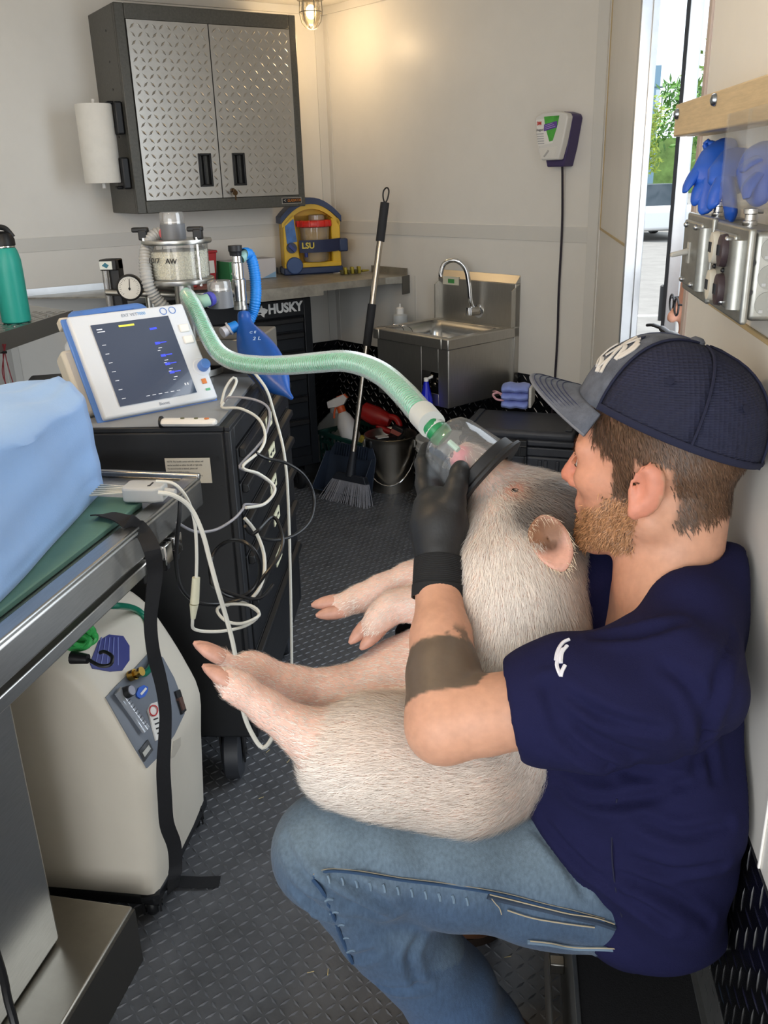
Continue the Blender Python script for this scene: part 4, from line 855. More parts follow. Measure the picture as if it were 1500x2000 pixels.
# post and cross bar
m = AW(); m.cyl((ax0+.006, ay0, ctop+.02), (ax0+.006, ay0, zb_-.006), .023, n=24); m.build('post', plate, an)
m = AW(); m.lathe([(.0, ctop+.005), (.075, ctop+.005), (.075, ctop+.02), (.03, ctop+.024), (0, ctop+.024)], 30, (ax0+.006, ay0, 0)); m.build('foot', plate, an)
zbar = zz(577); v2 = at(431, 588, DA-.03); pv = at(467, 560, DA+.01)
m = AW(); m.cyl((ax0+.006, ay0+.0, zbar), (pv.x+.01, pv.y, zbar), .0105, n=16).cyl((ax0-.2, ay0+.02, zbar+.005), (ax0, ay0, zbar), .0075, n=12); m.build('cross_bar', plate, an)
m = AW(); m.cyl((ax0-.12, ay0+.09, ctop+.01), (ax0-.12, ay0+.09, zbar+.03), .012, n=12).cyl((ax0-.13, ay0+.09, zbar+.012), (ax0+.006, ay0, zbar+.012), .007, n=10); m.build('rear_post', plate, an)
dome(v2.x, v2.y, at(431, 601, DA-.03).z, .029, .038, .024, 'expiratory_valve')
m = AW(); q1 = at(395, 592, DA-.09); m.cyl(V(v2.x, v2.y, at(431, 583, DA-.03).z), at(410, 584, DA-.07), .014, n=18); m.build('valve_port', gv, an)
m = AW(); m.cyl(at(412, 583, DA-.065), at(405, 586, DA-.075), .0165, n=20); m.build('purple_ring', mat('ring_purple', '#4848a8', .4), an)
# pop-off valve
m = AW(); zp = lambda py: at(467, py, DA+.01).z
m.lathe([(.013, zp(602)), (.013, zp(590)), (.016, zp(588)), (.0165, zp(545)), (.0135, zp(543)), (.0135, zp(512)), (.011, zp(510)), (.011, zp(498)), (.006, zp(497)), (.006, zp(488))], 24, (pv.x, pv.y, 0)); m.build('relief_valve', chrome, an)
m = AW(); m.lathe([(.014, zp(497)), (.0145, zp(490)), (.0165, zp(488)), (.0165, zp(477)), (.0, zp(476))], 20, (pv.x-.002, pv.y, 0)); m.build('relief_knob', black, an)
m = AW(); m.cyl((pv.x, pv.y, zbar), (pv.x, pv.y, zp(600)), .015, n=20); m.cyl((pv.x, pv.y, zp(606)), (pv.x, pv.y, zp(598)), .017, n=20); m.build('elbow', plate, an)
# gauge and flow meter
gp = at(253, 562, DA+.02); gd = (CAMP-gp).normalized(); gd = (gd+V(-.15, 0, -.1)).normalized()
m = AW(); m.lathe([(0, -.022), (.027, -.022), (.031, -.016), (.031, .004), (.028, .006), (.027, .002), (0, .002)], 36, gp, gd); ga = m.build('pressure_gauge', black, an)
m = AW(); m.lathe([(0, .002), (.0265, .002), (.0265, .0028), (0, .0028)], 32, gp, gd); m.build('dial_face', mat('dial_white', '#dcdcd6', .5), ga)
GR = rot_to(gd); 
gup = (V(0, 0, 1)-gd*gd.z).normalized(); gri = gup.cross(gd)
m = AW()
for k in range(24):
    a = -2.3+4.6*k/23; d_ = gup*math.cos(a)+gri*math.sin(a); m.tube([gp+gd*.003+d_*(.0205 if k % 3 else .0185), gp+gd*.003+d_*.0235], .00035, 4)
m.build('tick', ink, ga, kind='stuff')
m = AW(); m.tube([gp+gd*.0034-gup*.006, gp+gd*.0034+gup*.021+gri*.002], .0009, 5).sph(gp+gd*.0034-gup*.002, .003, 8, 6); m.build('needle', black, ga)
m = AW(); m.cyl(gp-gd*.022, V(ax0-.12, ay0+.09, gp.z), .006, n=8); m.build('gauge_pipe', plate, ga)
fm = at(218, 548, DA+.06); zf0, zf1 = at(218, 606, DA+.06).z, at(218, 505, DA+.06).z
m = AW(); m.bx(fm.x-.006, fm.x+.022, fm.y, fm.y+.03, zf0-.1, zf1).bx(fm.x-.022, fm.x+.022, fm.y-.012, fm.y+.03, zf1-.026, zf1); f_ = m.build('flow_meter', black, an, bevel=.003)
m = AW(); m.cyl((fm.x-.010, fm.y-.004, zf0-.1), (fm.x-.010, fm.y-.004, zf1-.026), .0095, n=16); m.build('flow_tube', clear('tube_clear', (.85, .85, .85), .12, .3), f_)
m = AW(); m.cyl((fm.x-.010, fm.y-.002, zf0-.1), (fm.x-.010, fm.y-.002, zf1-.026), .0045, n=12); m.build('flow_bore', mat('bore_grey', '#8a8a8a', .3, .6), f_)
m = AW(); m.bx(fm.x-.020, fm.x+.012, fm.y-.0135, fm.y-.011, zf1-.023, zf1-.004); m.build('flow_label', mat('label_pale', '#d5dcd8', .5), f_)
m = AW(); m.prism([(fm.x-.014, zf1-.014), (fm.x-.005, zf1-.007), (fm.x+.004, zf1-.013), (fm.x-.002, zf1-.020)], fm.y-.0142, fm.y-.0132); m.build('flow_logo', mat('logo_teal', '#2b6f86', .5), f_)
# grey base box on chromed feet at the far end of the chest
m = AW(); bq = at(470, 722, 2.1); bx0 = V(-.655, 2.17, 0)
m.bx(-.80, -.60, 2.05, 2.24, ctop+.030, ctop+.095); m.build('base_box', mat('box_grey', '#8e8a83', .35, .6), an, bevel=.004)
for x, y in ((-.615, 2.06), (-.615, 2.22), (-.785, 2.06)):
    m = AW(); m.lathe([(.010, ctop+.004), (.010, ctop+.010), (.005, ctop+.012), (.005, ctop+.022), (.010, ctop+.024), (.010, ctop+.034)], 14, (x, y, 0)); m.build('base_foot', chrome, an)
# reservoir bag
bag = thing('reservoir_bag', 'dark blue two litre rubber reservoir bag hanging from the anaesthesia machine', 'bag', tuple(at(477, 610, DA)), 0)
bm = mat('bag_blue', '#1d4f9c', .32, var=.08, vs=12)
rings = []
prof = [(476, 606, .0165, .0165), (477, 622, .0155, .0155), (478, 634, .018, .016), (483, 648, .027, .02), (491, 666, .038, .026), (502, 688, .047, .032), (517, 712, .048, .033), (533, 735, .041, .028), (546, 752, .029, .018), (556, 764, .014, .009), (564, 772, .006, .005), (572, 780, .0055, .004)]
pc = [at(a, b, DA-.14*max(0, (b-630)/150)) for a, b, _, _ in prof]
for i, (a, b, rw, rd) in enumerate(prof):
    tdir = (pc[min(i+1, len(pc)-1)]-pc[max(i-1, 0)]).normalized(); vd = ray(a, b).normalized(); wd = tdir.cross(vd).normalized(); dd = wd.cross(tdir).normalized()
    ring = []
    for k in range(28):
        t = 2*PI*k/28; cx = math.cos(t); sy = math.sin(t)
        fl_ = 1-.22*math.exp(-((cx-.25)/.22)**2)*(1 if sy < 0 else .3)*min(1, max(0, (rw-.018)/.02)) # pleats of a half-empty bag
        ring.append(pc[i]+wd*rw*(abs(cx)**.9)*(1 if cx > 0 else -1)+dd*rd*sy*fl_)
    rings.append(ring)
m = MB(); m.M = Matrix.Translation(-Vector(bag.location)); m.loft(rings); bo = m.build('bladder', bm, bag, sub=1)
bpy.context.view_layer.update(); bv = bvh_of(bo, Matrix.Translation(Vector(bag.location)))
def surf_text(s, px, py, size, m_, root, bv_, ang=0.0, bold=0, sx=1):
    p, n = hit(bv_, px, py)
    if p is None: return
    if n.dot(ray(px, py)) > 0: n = -n
    zu = (V(0, 0, 1)-n*n.z).normalized(); xr = zu.cross(n)
    M = Matrix.Translation(p+n*.0012) @ Matrix((xr, zu, n)).transposed().to_4x4() @ Matrix.Rotation(ang, 4, 'Z')
    return text(s, size, m_, root, Matrix.Translation(-Vector(root.location)) @ M, bold=bold, sx=sx)
bagw = mat('bag_print', '#b9cfea', .5)
surf_text('2 L', 502, 662, .016, bagw, bag, bv, .12); surf_text('C E', 494, 650, .011, bagw, bag, bv, .12)
m = MB(); m.M = Matrix.Translation(-Vector(bag.location)); m.cyl(at(462, 637, DA-.01), at(447, 643, DA-.02), .0135, n=16); m.build('side_tail', mat('hose_blue', '#1f7fd6', .4), bag)
m = MB(); m.M = Matrix.Translation(-Vector(bag.location)); m.cyl(at(449, 642, DA-.02), at(434, 650, DA-.03), .011, .013, n=16); m.cyl(at(450, 641, DA-.02), at(447, 643, DA-.02), .017, n=16); m.build('white_connector', mat('connector_white', '#c9cad2', .4), bag)
# --- hoses
def corr(pts, r0, r1, pitch, n=14):
    P = resample(catmull(pts, 14), pitch/4); rr_ = [(r0+(r1-r0)*(.5-.5*math.cos(2*PI*i/4))) for i in range(len(P))]
    return P, rr_
def hose(name, label, pts, r0, r1, pitch, m_, inner=None, n=16):
    t = thing(name, label, 'hose', pts[0], 0); P, R_ = corr(pts, r0, r1, pitch); inv = Matrix.Translation(-Vector(pts[0]))
    m = MB(); m.M = inv; m.tube(P, R_, n, caps=False); m.build('corrugated_tube', m_, t, ang=80)
    if inner:
        P2, R2 = corr(pts, inner[0]*.97, inner[0], pitch); m = MB(); m.M = inv; m.tube(P2, R2, n, caps=False); m.build('inner_tube', inner[1], t, ang=80)
        Q = resample(catmull(pts, 14), .0009); hx = []
        for i in range(len(Q)):
            tg = (Q[min(i+1, len(Q)-1)]-Q[max(i-1, 0)]).normalized(); sd_ = tg.cross(V(0, 0, 1)).normalized(); up2 = sd_.cross(tg); a = 2*PI*i*.0009/.0068
            if i % 1 == 0: hx.append(Q[i]+(sd_*math.cos(a)+up2*math.sin(a))*inner[0]*1.04)
        m = MB(); m.M = inv; m.tube(hx, .0013, 4); m.build('rib_highlight', mat('rib_highlight_green', '#5fcaa0', .3, coat=.3), t)  # added pale helix: its lighter green stands for highlights on the corrugations
    return t, P
whose = mat('hose_milky', '#c9cac9', .35, trans=.35)
hose('clear_hose', 'milky corrugated hose curling down beside the granule canister', [at(320, 455, DA-.03), at(302, 459, DA-.04), at(289, 476, DA-.05), at(284, 510, DA-.06), at(288, 548, DA-.06), at(303, 580, DA-.04), at(322, 602, DA-.02), at(338, 622, DA+.02)], .0125, .0158, .0075, whose)
hose('blue_hose', 'bright blue corrugated scavenging hose arching behind the reservoir bag', [at(476, 496, DA+.01), at(486, 497, DA+.03), at(494, 516, DA+.04), at(499, 550, DA+.05), at(499, 585, DA+.05), at(492, 614, DA+.06), at(478, 640, DA+.05)], .0125, .0145, .006, mat('hose_blue', '#1f7fd6', .4))
m = AW(); m.cyl(at(470, 505, DA+.01), at(482, 495, DA+.02), .012, n=14); m.build('scavenge_port', mat('port_teal', '#8fb8b4', .4), an)
GD = [(366, 578, 2.06), (377, 596, 2.02), (391, 624, 1.98), (406, 656, 1.94), (427, 688, 1.89), (458, 706, 1.83), (505, 713, 1.76), (560, 713, 1.69), (620, 708, 1.60), (668, 705, 1.54), (712, 714, 1.47), (752, 735, 1.39), (788, 768, 1.31), (816, 800, 1.25), (832, 817, 1.225)]
gpts = [at(*p) for p in GD]
hg, HP = hose('breathing_hose', 'long clear corrugated hose with green inner tube leading to the face mask', gpts, .0148, .0190, .0080, clear('hose_clear', (.97, .99, .98), .15, .1, .2, (.95, .97, .96), fres=.35), (.0132, mat('hose_green', '#1f9463', .35, coat=.3)), 18)
inv = Matrix.Translation(-gpts[0])
m = MB(); m.M = inv; m.tube(catmull([at(366, 578, 2.06), at(361, 572, 2.06), at(372, 583, 2.055), at(392, 589, 2.04), at(407, 585, 2.045)], 6), .0145, 14); m.build('tee_piece', mat('tee_green', '#a9d6c4', .35, trans=.3), hg)
d_ = (gpts[-1]-gpts[-3]).normalized(); m = MB(); m.M = inv; m.cyl(gpts[-1]-d_*.016, gpts[-1]+d_*.024, .0200, .0195, 24); m.build('cuff', mat('cuff_white', '#dfe3e0', .35, trans=.25), hg)
# --- operating table
E1 = Vector((-.545, 1.446, 0)); E0 = Vector((-.583, .80, 0)); td = (E1-E0).normalized(); RT = math.atan2(td.y, td.x)-PI/2
ot = thing('operating_table', 'stainless steel operating table with green mat and rail clamps', 'table', E1, RT)
TZ = .80
tsteel = mat('table_steel', '#b4b4b2', .28, 1, var=.08, vs=10, aniso=(40, 3, 40))
MB().bx(-.62, 0, -1.75, 0, TZ-.05, TZ).build('top', tsteel, ot, bevel=.005, seg=3)
MB().bx(-.62, -.0, -.012, 0, TZ, TZ+.012).bx(-.03, 0, -1.75, -.012, TZ, TZ+.006).build('raised_edge', tsteel, ot, bevel=.003)
MB().loft([rr(-.60, -.042, -1.75, -.135, .02, TZ), rr(-.60, -.042, -1.75, -.135, .02, TZ+.010)]).build('green_mat', mat('mat_green', '#50756a', .6, var=.06, vs=30), ot, bevel=.002)
MB().bx(-.02, .0, -1.6, -.15, TZ-.078, TZ-.058).build('side_rail', tsteel, ot, bevel=.002)
for k, y in enumerate((-.135, -.175, -.225)):
    c = MB().bx(-.022, .006, y-.012, y+.012, TZ-.078, TZ-.054).bx(.006, .009, y-.015, y+.011, TZ-.086, TZ-.052).build('rail_clamp', chrome, ot, bevel=.003)
    MB().bx(-.015, .004, y-.008, y+.008, TZ-.10, TZ-.078).build('clamp_jaw', black, c, bevel=.003)
MB().bx(-.48, -.15, -.75, -.42, .13, TZ-.05).build('column', tsteel, ot, bevel=.006)
stp = MB().bx(-.66, -.065, -1.4, -.33, .006, .125).build('base', mat('base_steel', '#a39d92', .33, 1, var=.12, vs=6), ot, bevel=.004)
MB().bx(-.066, -.062, -1.4, -.33, .0, .118).build('base_front_shade', mat('base_shadow', '#55534f', .45, .8), ot)  # thin sheet in darker steel: shade on the base front put into colour
MB().tube(catmull([(-.13, -.60, .50), (-.10, -.62, .35), (-.115, -.60, .22), (-.10, -.64, .14), (-.14, -.8, .132)], 8), .006, 8).tube(catmull([(-.15, -.62, .50), (-.125, -.64, .33), (-.135, -.64, .2), (-.12, -.68, .135), (-.16, -.85, .132)], 8), .005, 8).build('column_cable', black, ot, kind='stuff')
# --- blue drape over a warming box
dr_ = thing('blue_drape', 'light blue surgical drape covering a box shape on the operating table', 'drape', (-.9, 1.1, TZ+.01), 0)
ny, nx = 46, 52
def drape_pt(s, t):
    # s along the foot line (0 far .. 1 near), t up the side, over the top and down the back
    y0 = 1.345-1.05*s
    foot = V(-.682+.052*min(1, s/.4)+.03*max(0, s-.4)/.6, y0, 0)
    f = min(1, s/.55); f = f*f*(3-2*f)
    back = (V(-.70, .70, 0)*(1-f)+V(-1, .05, 0)*f).normalized()
    H_ = .135+.045*f+.006*math.sin(9*s)
    wob = .005*math.sin(15*s+5*t)+.004*math.sin(33*s-9*t)+.003*math.sin(40*t+11*s)
    if t < .34:
        q = t/.34; p = foot+back*.018*q+V(0, 0, H_*q)
    elif t < .44:
        a = (t-.34)/.10*PI/2; p = foot+back*(.018+.03*(1-math.cos(a)))+V(0, 0, H_+.022*math.sin(a))
    elif t < .86:
        q = (t-.44)/.42; L_ = .19*(1-f)+.45*f; p = foot+back*(.048+L_*q)+V(0, 0, H_+.022+.012*math.sin(q*PI)*(1+f))
    else:
        q = (t-.86)/.14; L_ = .19*(1-f)+.45*f; p = foot+back*(.048+L_+.02*q)+V(0, 0, (H_+.022)*(1-q))
    g = 1 if t > .05 else .2
    return p+back*wob*g+V(0, 0, TZ+.012+(wob*.8 if .34 < t < .86 else 0))
m = MB(); m.M = Matrix.Translation(-Vector(dr_.location))
m.loft([[drape_pt(i/(ny-1), j/(nx-1)) for j in range(nx)] for i in range(ny)], caps=False, closed=False)
m.build('cloth', mat('drape_blue', '#8db3e6', .8, var=.04, vs=6, bump=.15, bs=300, sheen=.2), dr_, solid=.0018, ang=60)
# --- ECG lead block and its cables
eb = thing('ecg_lead_block', 'grey ECG lead block with white trunk cable at the end of the table', 'medical cable', at(284, 960, 1.38), 0)
eb.location = tuple(atz(284, 962, TZ+.024)); eb.rotation_euler = (0, 0, .02)
gl_ = mat('lead_grey', '#b9bab8', .45)
MB().loft([[(x, .023*s*c_, .002+.013*s_*1.0) for c_, s_ in ((-1, -.8), (-.8, -1), (.8, -1), (1, -.8), (1, .8), (.8, 1), (-.8, 1), (-1, .8))] for x, s in ((-.032, .8), (-.026, 1), (.022, 1), (.034, .62))]).build('block', gl_, eb, bevel=.002)
text('Bionet', .0075, ink, eb, Matrix.Translation((.012, -.002, .0155)) @ Matrix.Rotation(PI/2, 4, 'Z'), ex=.0002)
for k in range(6): MB().tube(catmull([(-.03, -.014+.0055*k, .004), (-.06, -.018+.008*k, .003), (-.10, -.02+.011*k, .0), (-.15, -.01+.01*k, -.004)], 5), .0017, 5).build('lead_wire', mat('lead_pale', '#c9c7bb', .5), eb)
MB().cyl((.033, 0, .002), (.052, -.001, .002), .0075, .005, 12).build('strain_relief', gl_, eb)
def cable(name, label, pts, r, m_, grp=None):
    t = thing(name, label, 'cable', pts[0], 0, grp); mm = MB(); mm.M = Matrix.Translation(-Vector(pts[0])); mm.tube(resample(catmull(pts, 12), .006), r, 8); mm.build('sheath', m_, t); return t
cwh = mat('cable_white', '#d3d2c9', .4); cgr = mat('cable_grey', '#8f8f96', .4); cbk = mat('cable_black', '#131417', .35)
cable('ecg_trunk_cable', 'thick white cable drooping from the ECG block down past the tool chest', [at(309, 962, 1.375), at(340, 968, 1.38), at(372, 992, 1.40), at(395, 1040, 1.41), at(410, 1095, 1.42), at(425, 1150, 1.43), at(440, 1200, 1.45), at(456, 1262, 1.46), at(466, 1330, 1.47), at(474, 1385, 1.47), at(488, 1425, 1.47), at(512, 1460, 1.47), at(532, 1440, 1.46), at(548, 1395, 1.45)], .0038, cwh)
t = cable('sensor_cable', 'white sensor cable with inline connector looping in front of the chest', [at(305, 940, 1.40), at(340, 945, 1.40), at(366, 975, 1.41), at(380, 1020, 1.42), at(384, 1080, 1.43), at(383, 1135, 1.44), at(381, 1170, 1.45), at(376, 1212, 1.46), at(382, 1230, 1.48), at(430, 1233, 1.50), at(480, 1222, 1.53), at(506, 1200, 1.55), at(490, 1183, 1.56), at(450, 1180, 1.56), at(424, 1190, 1.54), at(440, 1212, 1.52), at(470, 1218, 1.52), at(498, 1208, 1.53), at(505, 1196, 1.555), at(470, 1175, 1.57), at(440, 1184, 1.58)], .0028, cwh)
mm = MB(); mm.M = Matrix.Translation(-Vector(t.location)); mm.cyl(at(383, 1128, 1.438), at(380, 1178, 1.45), .0065, .0075, 10).cyl(at(379, 1180, 1.45), at(377, 1208, 1.458), .0075, .004, 10); mm.build('connector', mat('connector_cream', '#cfceb6', .5), t)
cable('black_cable', 'black cable hanging off the table end and looping along the chest side', [at(352, 972, 1.41), at(350, 1010, 1.42), at(345, 1060, 1.44), at(345, 1110, 1.46), at(355, 1150, 1.48), at(385, 1176, 1.52), at(430, 1180, 1.56), at(480, 1165, 1.57), at(520, 1120, 1.58), at(545, 1085, 1.60), at(552, 1050, 1.62), at(535, 1010, 1.66), at(505, 1035, 1.62), at(492, 1045, 1.62)], .0036, cbk)
cable('black_coil_cable', 'round loop of black cable hanging against the near chest corner', [at(410+48*0, 1100, 1.55)]+[at(459+49*math.cos(a), 1111+56*math.sin(a), 1.55+.02*math.sin(a*2)) for a in [PI-.3-k*.42 for k in range(17)]]+[at(500, 1170, 1.57), at(535, 1140, 1.6)], .0034, cbk)
cable('black_far_cable', 'black cable bulging out past the far edge of the chest', [at(500, 885, 1.72), at(520, 895, 1.74), at(560, 905, 1.80), at(595, 930, 1.84), at(613, 970, 1.86), at(606, 1015, 1.84), at(575, 1045, 1.80), at(530, 1055, 1.74), at(490, 1042, 1.66), at(478, 1025, 1.62)], .0034, cbk)
cable('long_white_cable', 'long straight white cable hanging down the far drawer corner', [at(490, 720, 1.95), at(520, 760, 1.92), at(536, 810, 1.90), at(552, 870, 1.88), at(560, 930, 1.88), at(564, 1010, 1.90), at(567, 1120, 1.93), at(569, 1230, 1.97), at(570, 1318, 2.0)], .0032, cwh)
cable('grey_loop_cable', 'thin grey cable curling over the chest front below the hose', [at(438, 786, 1.85), at(448, 776, 1.84), at(490, 779, 1.83), at(520, 792, 1.82), at(527, 815, 1.80), at(518, 850, 1.78), at(500, 875, 1.75), at(472, 905, 1.68), at(470, 915, 1.67), at(500, 925, 1.70), at(530, 945, 1.72), at(534, 965, 1.71), at(515, 985, 1.69), at(480, 985, 1.65), at(474, 995, 1.62), at(455, 1015, 1.59), at(420, 1035, 1.56), at(380, 1038, 1.52), at(345, 1020, 1.46)], .0026, cgr)
cable('white_loop_cable', 'white cable with a tall loop beside the monitor and zigzag over the drawers', [at(432, 790, 1.86), at(440, 760, 1.87), at(455, 738, 1.87), at(462, 745, 1.87), at(450, 770, 1.86), at(433, 795, 1.84), at(470, 798, 1.82), at(505, 818, 1.80), at(518, 850, 1.77), at(508, 880, 1.74), at(474, 912, 1.66), at(505, 925, 1.69), at(532, 945, 1.71), at(536, 962, 1.70), at(515, 985, 1.68), at(477, 992, 1.62)], .0030, cwh)
cable('drawer_white_cable', 'white cable sliding out of a drawer and curving down the chest front', [at(478, 1012, 1.63), at(500, 1040, 1.65), at(515, 1080, 1.64), at(516, 1120, 1.62), at(506, 1150, 1.60), at(492, 1168, 1.585)], .0034, cwh)
cable('dark_loop_cable', 'black cable leaving the machine base and falling over the drawer corner', [at(476, 722, 2.05), at(495, 738, 1.99), at(515, 770, 1.93), at(525, 810, 1.88), at(520, 850, 1.83), at(505, 880, 1.78)], .0034, cbk)
# --- oxygen concentrator
oc = thing('oxygen_concentrator', 'beige oxygen concentrator with grey control panel and blue label under the table', 'oxygen concentrator', (-.75, 1.35, 0), 0)
beige = mat('concentrator_beige', '#d9d2c4', .45, var=.03, vs=5, bump=.05, bs=150)
pr = [(-.628, .062), (-.622, .14), (-.615, .24), (-.608, .33), (-.628, .392), (-.655, .452), (-.690, .515), (-.725, .552), (-.765, .570), (-.80, .568), (-.838, .548), (-.862, .50), (-.876, .40), (-.886, .22), (-.892, .062)]
cxm, czm = -.755, .30
def ins(p, d): 
    v = Vector((p[0]-cxm, p[1]-czm)); return (p[0]-v.x/.14*d*.9, p[1]-(v.y/.26*d if p[1] > .1 else -d*.3))
rings = []
for y, d in ((1.200, .032), (1.2025, .018), (1.21, .007), (1.225, .0), (1.30, -.004), (1.40, -.004), (1.475, .0), (1.49, .008), (1.4975, .02), (1.50, .034)):
    q = catmull([V(a, 0, b) for a, b in [ins(p, d) for p in pr]], 3); rings.append([V(p.x+.75, y-1.35, p.z) for p in q])
body = MB().loft(rings).build('shell', beige, oc, ang=50)
MB().bx(-.13, .125, -.145, .145, .035, .066).build('chassis', black, oc, bevel=.01)
for x, y in ((.10, -.12), (.10, .12), (-.11, -.12), (-.11, .12)): caster(oc, x, y, .022, .4, .02, black)
# seam of the rear shell half
m = MB(); m.tube([V(-.105+.001*k*0, -.1512+.0015*abs(k-6)*.2, .07+.035*k) for k in range(12)], .0012, 5); m.build('shell_seam', mat('seam_dark', '#8a8378', .7), oc)
bpy.context.view_layer.update()
bo_ = bvh_of(body, Matrix.Translation(Vector(oc.location)))
dec = lambda nm, pts, m_, lift=.0015: decal(nm, bo_, pts, m_, oc, lift)
pnl = dec('control_panel', [(205, 1362), (225, 1340), (262, 1305), (292, 1272), (316, 1285), (338, 1325), (352, 1362), (358, 1394), (338, 1436), (310, 1475), (285, 1500), (262, 1462), (235, 1415)], mat('panel_grey', '#6f7681', .45), .003)
dec('blue_label', [(192, 1252), (212, 1240), (240, 1243), (252, 1262), (252, 1290), (238, 1310), (215, 1312), (180, 1306), (175, 1296)], mat('label_navy', '#27307c', .4), .0015)
for k in range(5): dec('label_line', [(196+8*k, 1246), (198+8*k, 1246), (186+11*k, 1300), (184+11*k, 1300)], mat('label_line', '#6a74b4', .5), .0025)
dec('maker_badge', [(262, 1356), (266, 1345), (276, 1340), (284, 1344), (284, 1352), (278, 1362), (269, 1366), (263, 1362)], mat('badge_blue', '#2f62c8', .4), .006)
dec('maker_badge_bar', [(268, 1357), (278, 1345), (281, 1348), (271, 1360)], white, .0075)
tg = dec('warning_tag', [(284, 1388), (290, 1376), (302, 1372), (312, 1440), (300, 1448)], white, .006)
P_, n_ = hit(bo_, 294, 1390); 
rim_ = [hit(bo_, 293+8*math.cos(a), 1390+10*math.sin(a)) for a in [k*PI/7 for k in range(14)]]
m = MB(); m.M = Matrix.Translation(-Vector(oc.location)); m.tube([p+n*.008 for p, n in rim_], .0012, 5, closed=True); m.build('warning_ring', mat('warn_red', '#c8363a', .5), oc)
for k in range(4): dec('tag_line', [(294+2.5*k, 1406+9*k), (302+2*k, 1403+9*k), (303+2*k, 1405.5+9*k), (295+2.5*k, 1408.5+9*k)], ink, .0072)
def onto(px, py, lift=0):
    p, n = hit(bo_, px, py)
    if n.dot(ray(px, py)) > 0: n = -n
    return p+n*lift, n
def ocm(): m = MB(); m.M = Matrix.Translation(-Vector(oc.location)); return m
# flow meter on the panel
p0, n0 = onto(222, 1352, .004); p1, _ = onto(276, 1428, .004)
m = ocm(); m.tube([p0+n0*.006, p1+n0*.006], .011, 10, flat=(1, .6)); m.build('flow_meter', clear('meter_clear', (.92, .94, .97), .35, .4, .1, (.72, .77, .85)), oc)
m = ocm()
for k in range(10):
    q = p0+(p1-p0)*(.12+.085*k)+n0*.0135; sd_ = (p1-p0).normalized().cross(n0); m.tube([q-sd_*.004, q+sd_*.004], .0006, 4)
m.build('meter_tick', ink, oc, kind='stuff')
pk, nk = onto(234, 1358, .012); m = ocm(); m.cyl(pk-nk*.008, pk+nk*.014, .012, .010, 18); m.build('flow_knob', black, oc); m = ocm(); m.cyl(pk+nk*.014, pk+nk*.016, .0085, n=16); m.build('knob_cap', mat('cap_silver', '#9a9aa4', .3, .6), oc)
pq, nq = onto(251, 1322, .004); m = ocm(); m.cyl(pq, pq+nq*.012, .010, n=18).cyl(pq+nq*.012, pq+nq*.022, .0075, n=6).cyl(pq+nq*.022, pq+nq*.027, .0085, n=18); m.build('brass_outlet', mat('brass', '#b9954a', .25, 1), oc)
m = ocm(); ps = [onto(345, 1362, .003)[0], onto(356, 1390, .003)[0]]; pm, nm_ = onto(346, 1378, .004)
dec('power_switch', [(337, 1352), (346, 1348), (358, 1388), (350, 1396)], black, .007); dec('rocker', [(341, 1366), (348, 1363), (354, 1386), (349, 1390)], mat('rocker_brown', '#5a4038', .4), .010)
dec('hour_meter', [(268, 1466), (284, 1446), (294, 1466), (278, 1488)], mat('meter_frame', '#3a3c40', .4), .006); dec('meter_window', [(274, 1470), (284, 1457), (288, 1464), (278, 1478)], mat('meter_pale', '#b8b8b2', .4), .0075)
dec('side_scoop_shade', [(338, 1448), (352, 1440), (352, 1456), (340, 1478), (332, 1482)], mat('scoop_shade', '#c2bbae', .55), .001)  # scoop is a flat sheet; its shade is painted as darker beige
# green oxygen hose, green coil, black strap
gh = thing('oxygen_hose', 'dark green oxygen hose curving over the top of the concentrator', 'hose', tuple(onto(251, 1320)[0]), 0)
pts_ = [pq+nq*.018, onto(268, 1322, .018)[0], onto(287, 1300, .014)[0], onto(294, 1265, .008)[0], onto(288, 1225, .007)[0], onto(262, 1196, .008)[0], at(225, 1183, 1.545), at(190, 1186, 1.56), at(160, 1192, 1.58)]
m = MB(); m.M = Matrix.Translation(-Vector(gh.location)); m.tube(resample(catmull(pts_, 10), .008), .0062, 10); m.build('tube', mat('hose_darkgreen', '#10745a', .35), gh)
gc = thing('green_tubing_coil', 'bright green tubing wound in a bundle on top of the concentrator', 'tubing', tuple(onto(150, 1240)[0]), 0)
for k in range(7):
    cx_, cy_ = 148+4*k, 1232+7*(k % 4); m = MB(); m.M = Matrix.Translation(-Vector(gc.location))
    m.tube(catmull([at(cx_+26*math.cos(a)-10, cy_+15*math.sin(a)+4*math.sin(k), 1.475+.012*math.cos(a+k)-.004*k) for a in [q*PI/5 for q in range(10)]], 4, True), .0042, 7, closed=True); m.build('loop', mat('tubing_green', '#3fae5c', .4), gc)
pg = thing('black_plug_lead', 'black moulded plug with a short curved lead on the concentrator top', 'plug', tuple(onto(150, 1285)[0]), 0)
m = MB(); m.M = Matrix.Translation(-Vector(pg.location)); m.cyl(at(140, 1284, 1.445), at(172, 1287, 1.44), .011, .008, 12); m.build('plug', black, pg)
m = MB(); m.M = Matrix.Translation(-Vector(pg.location)); m.tube(catmull([at(172, 1288, 1.44), at(195, 1300, 1.435), at(215, 1298, 1.435), at(219, 1283, 1.445), at(205, 1273, 1.455), at(195, 1275, 1.46)], 6), .0032, 7); m.build('lead', black, pg)
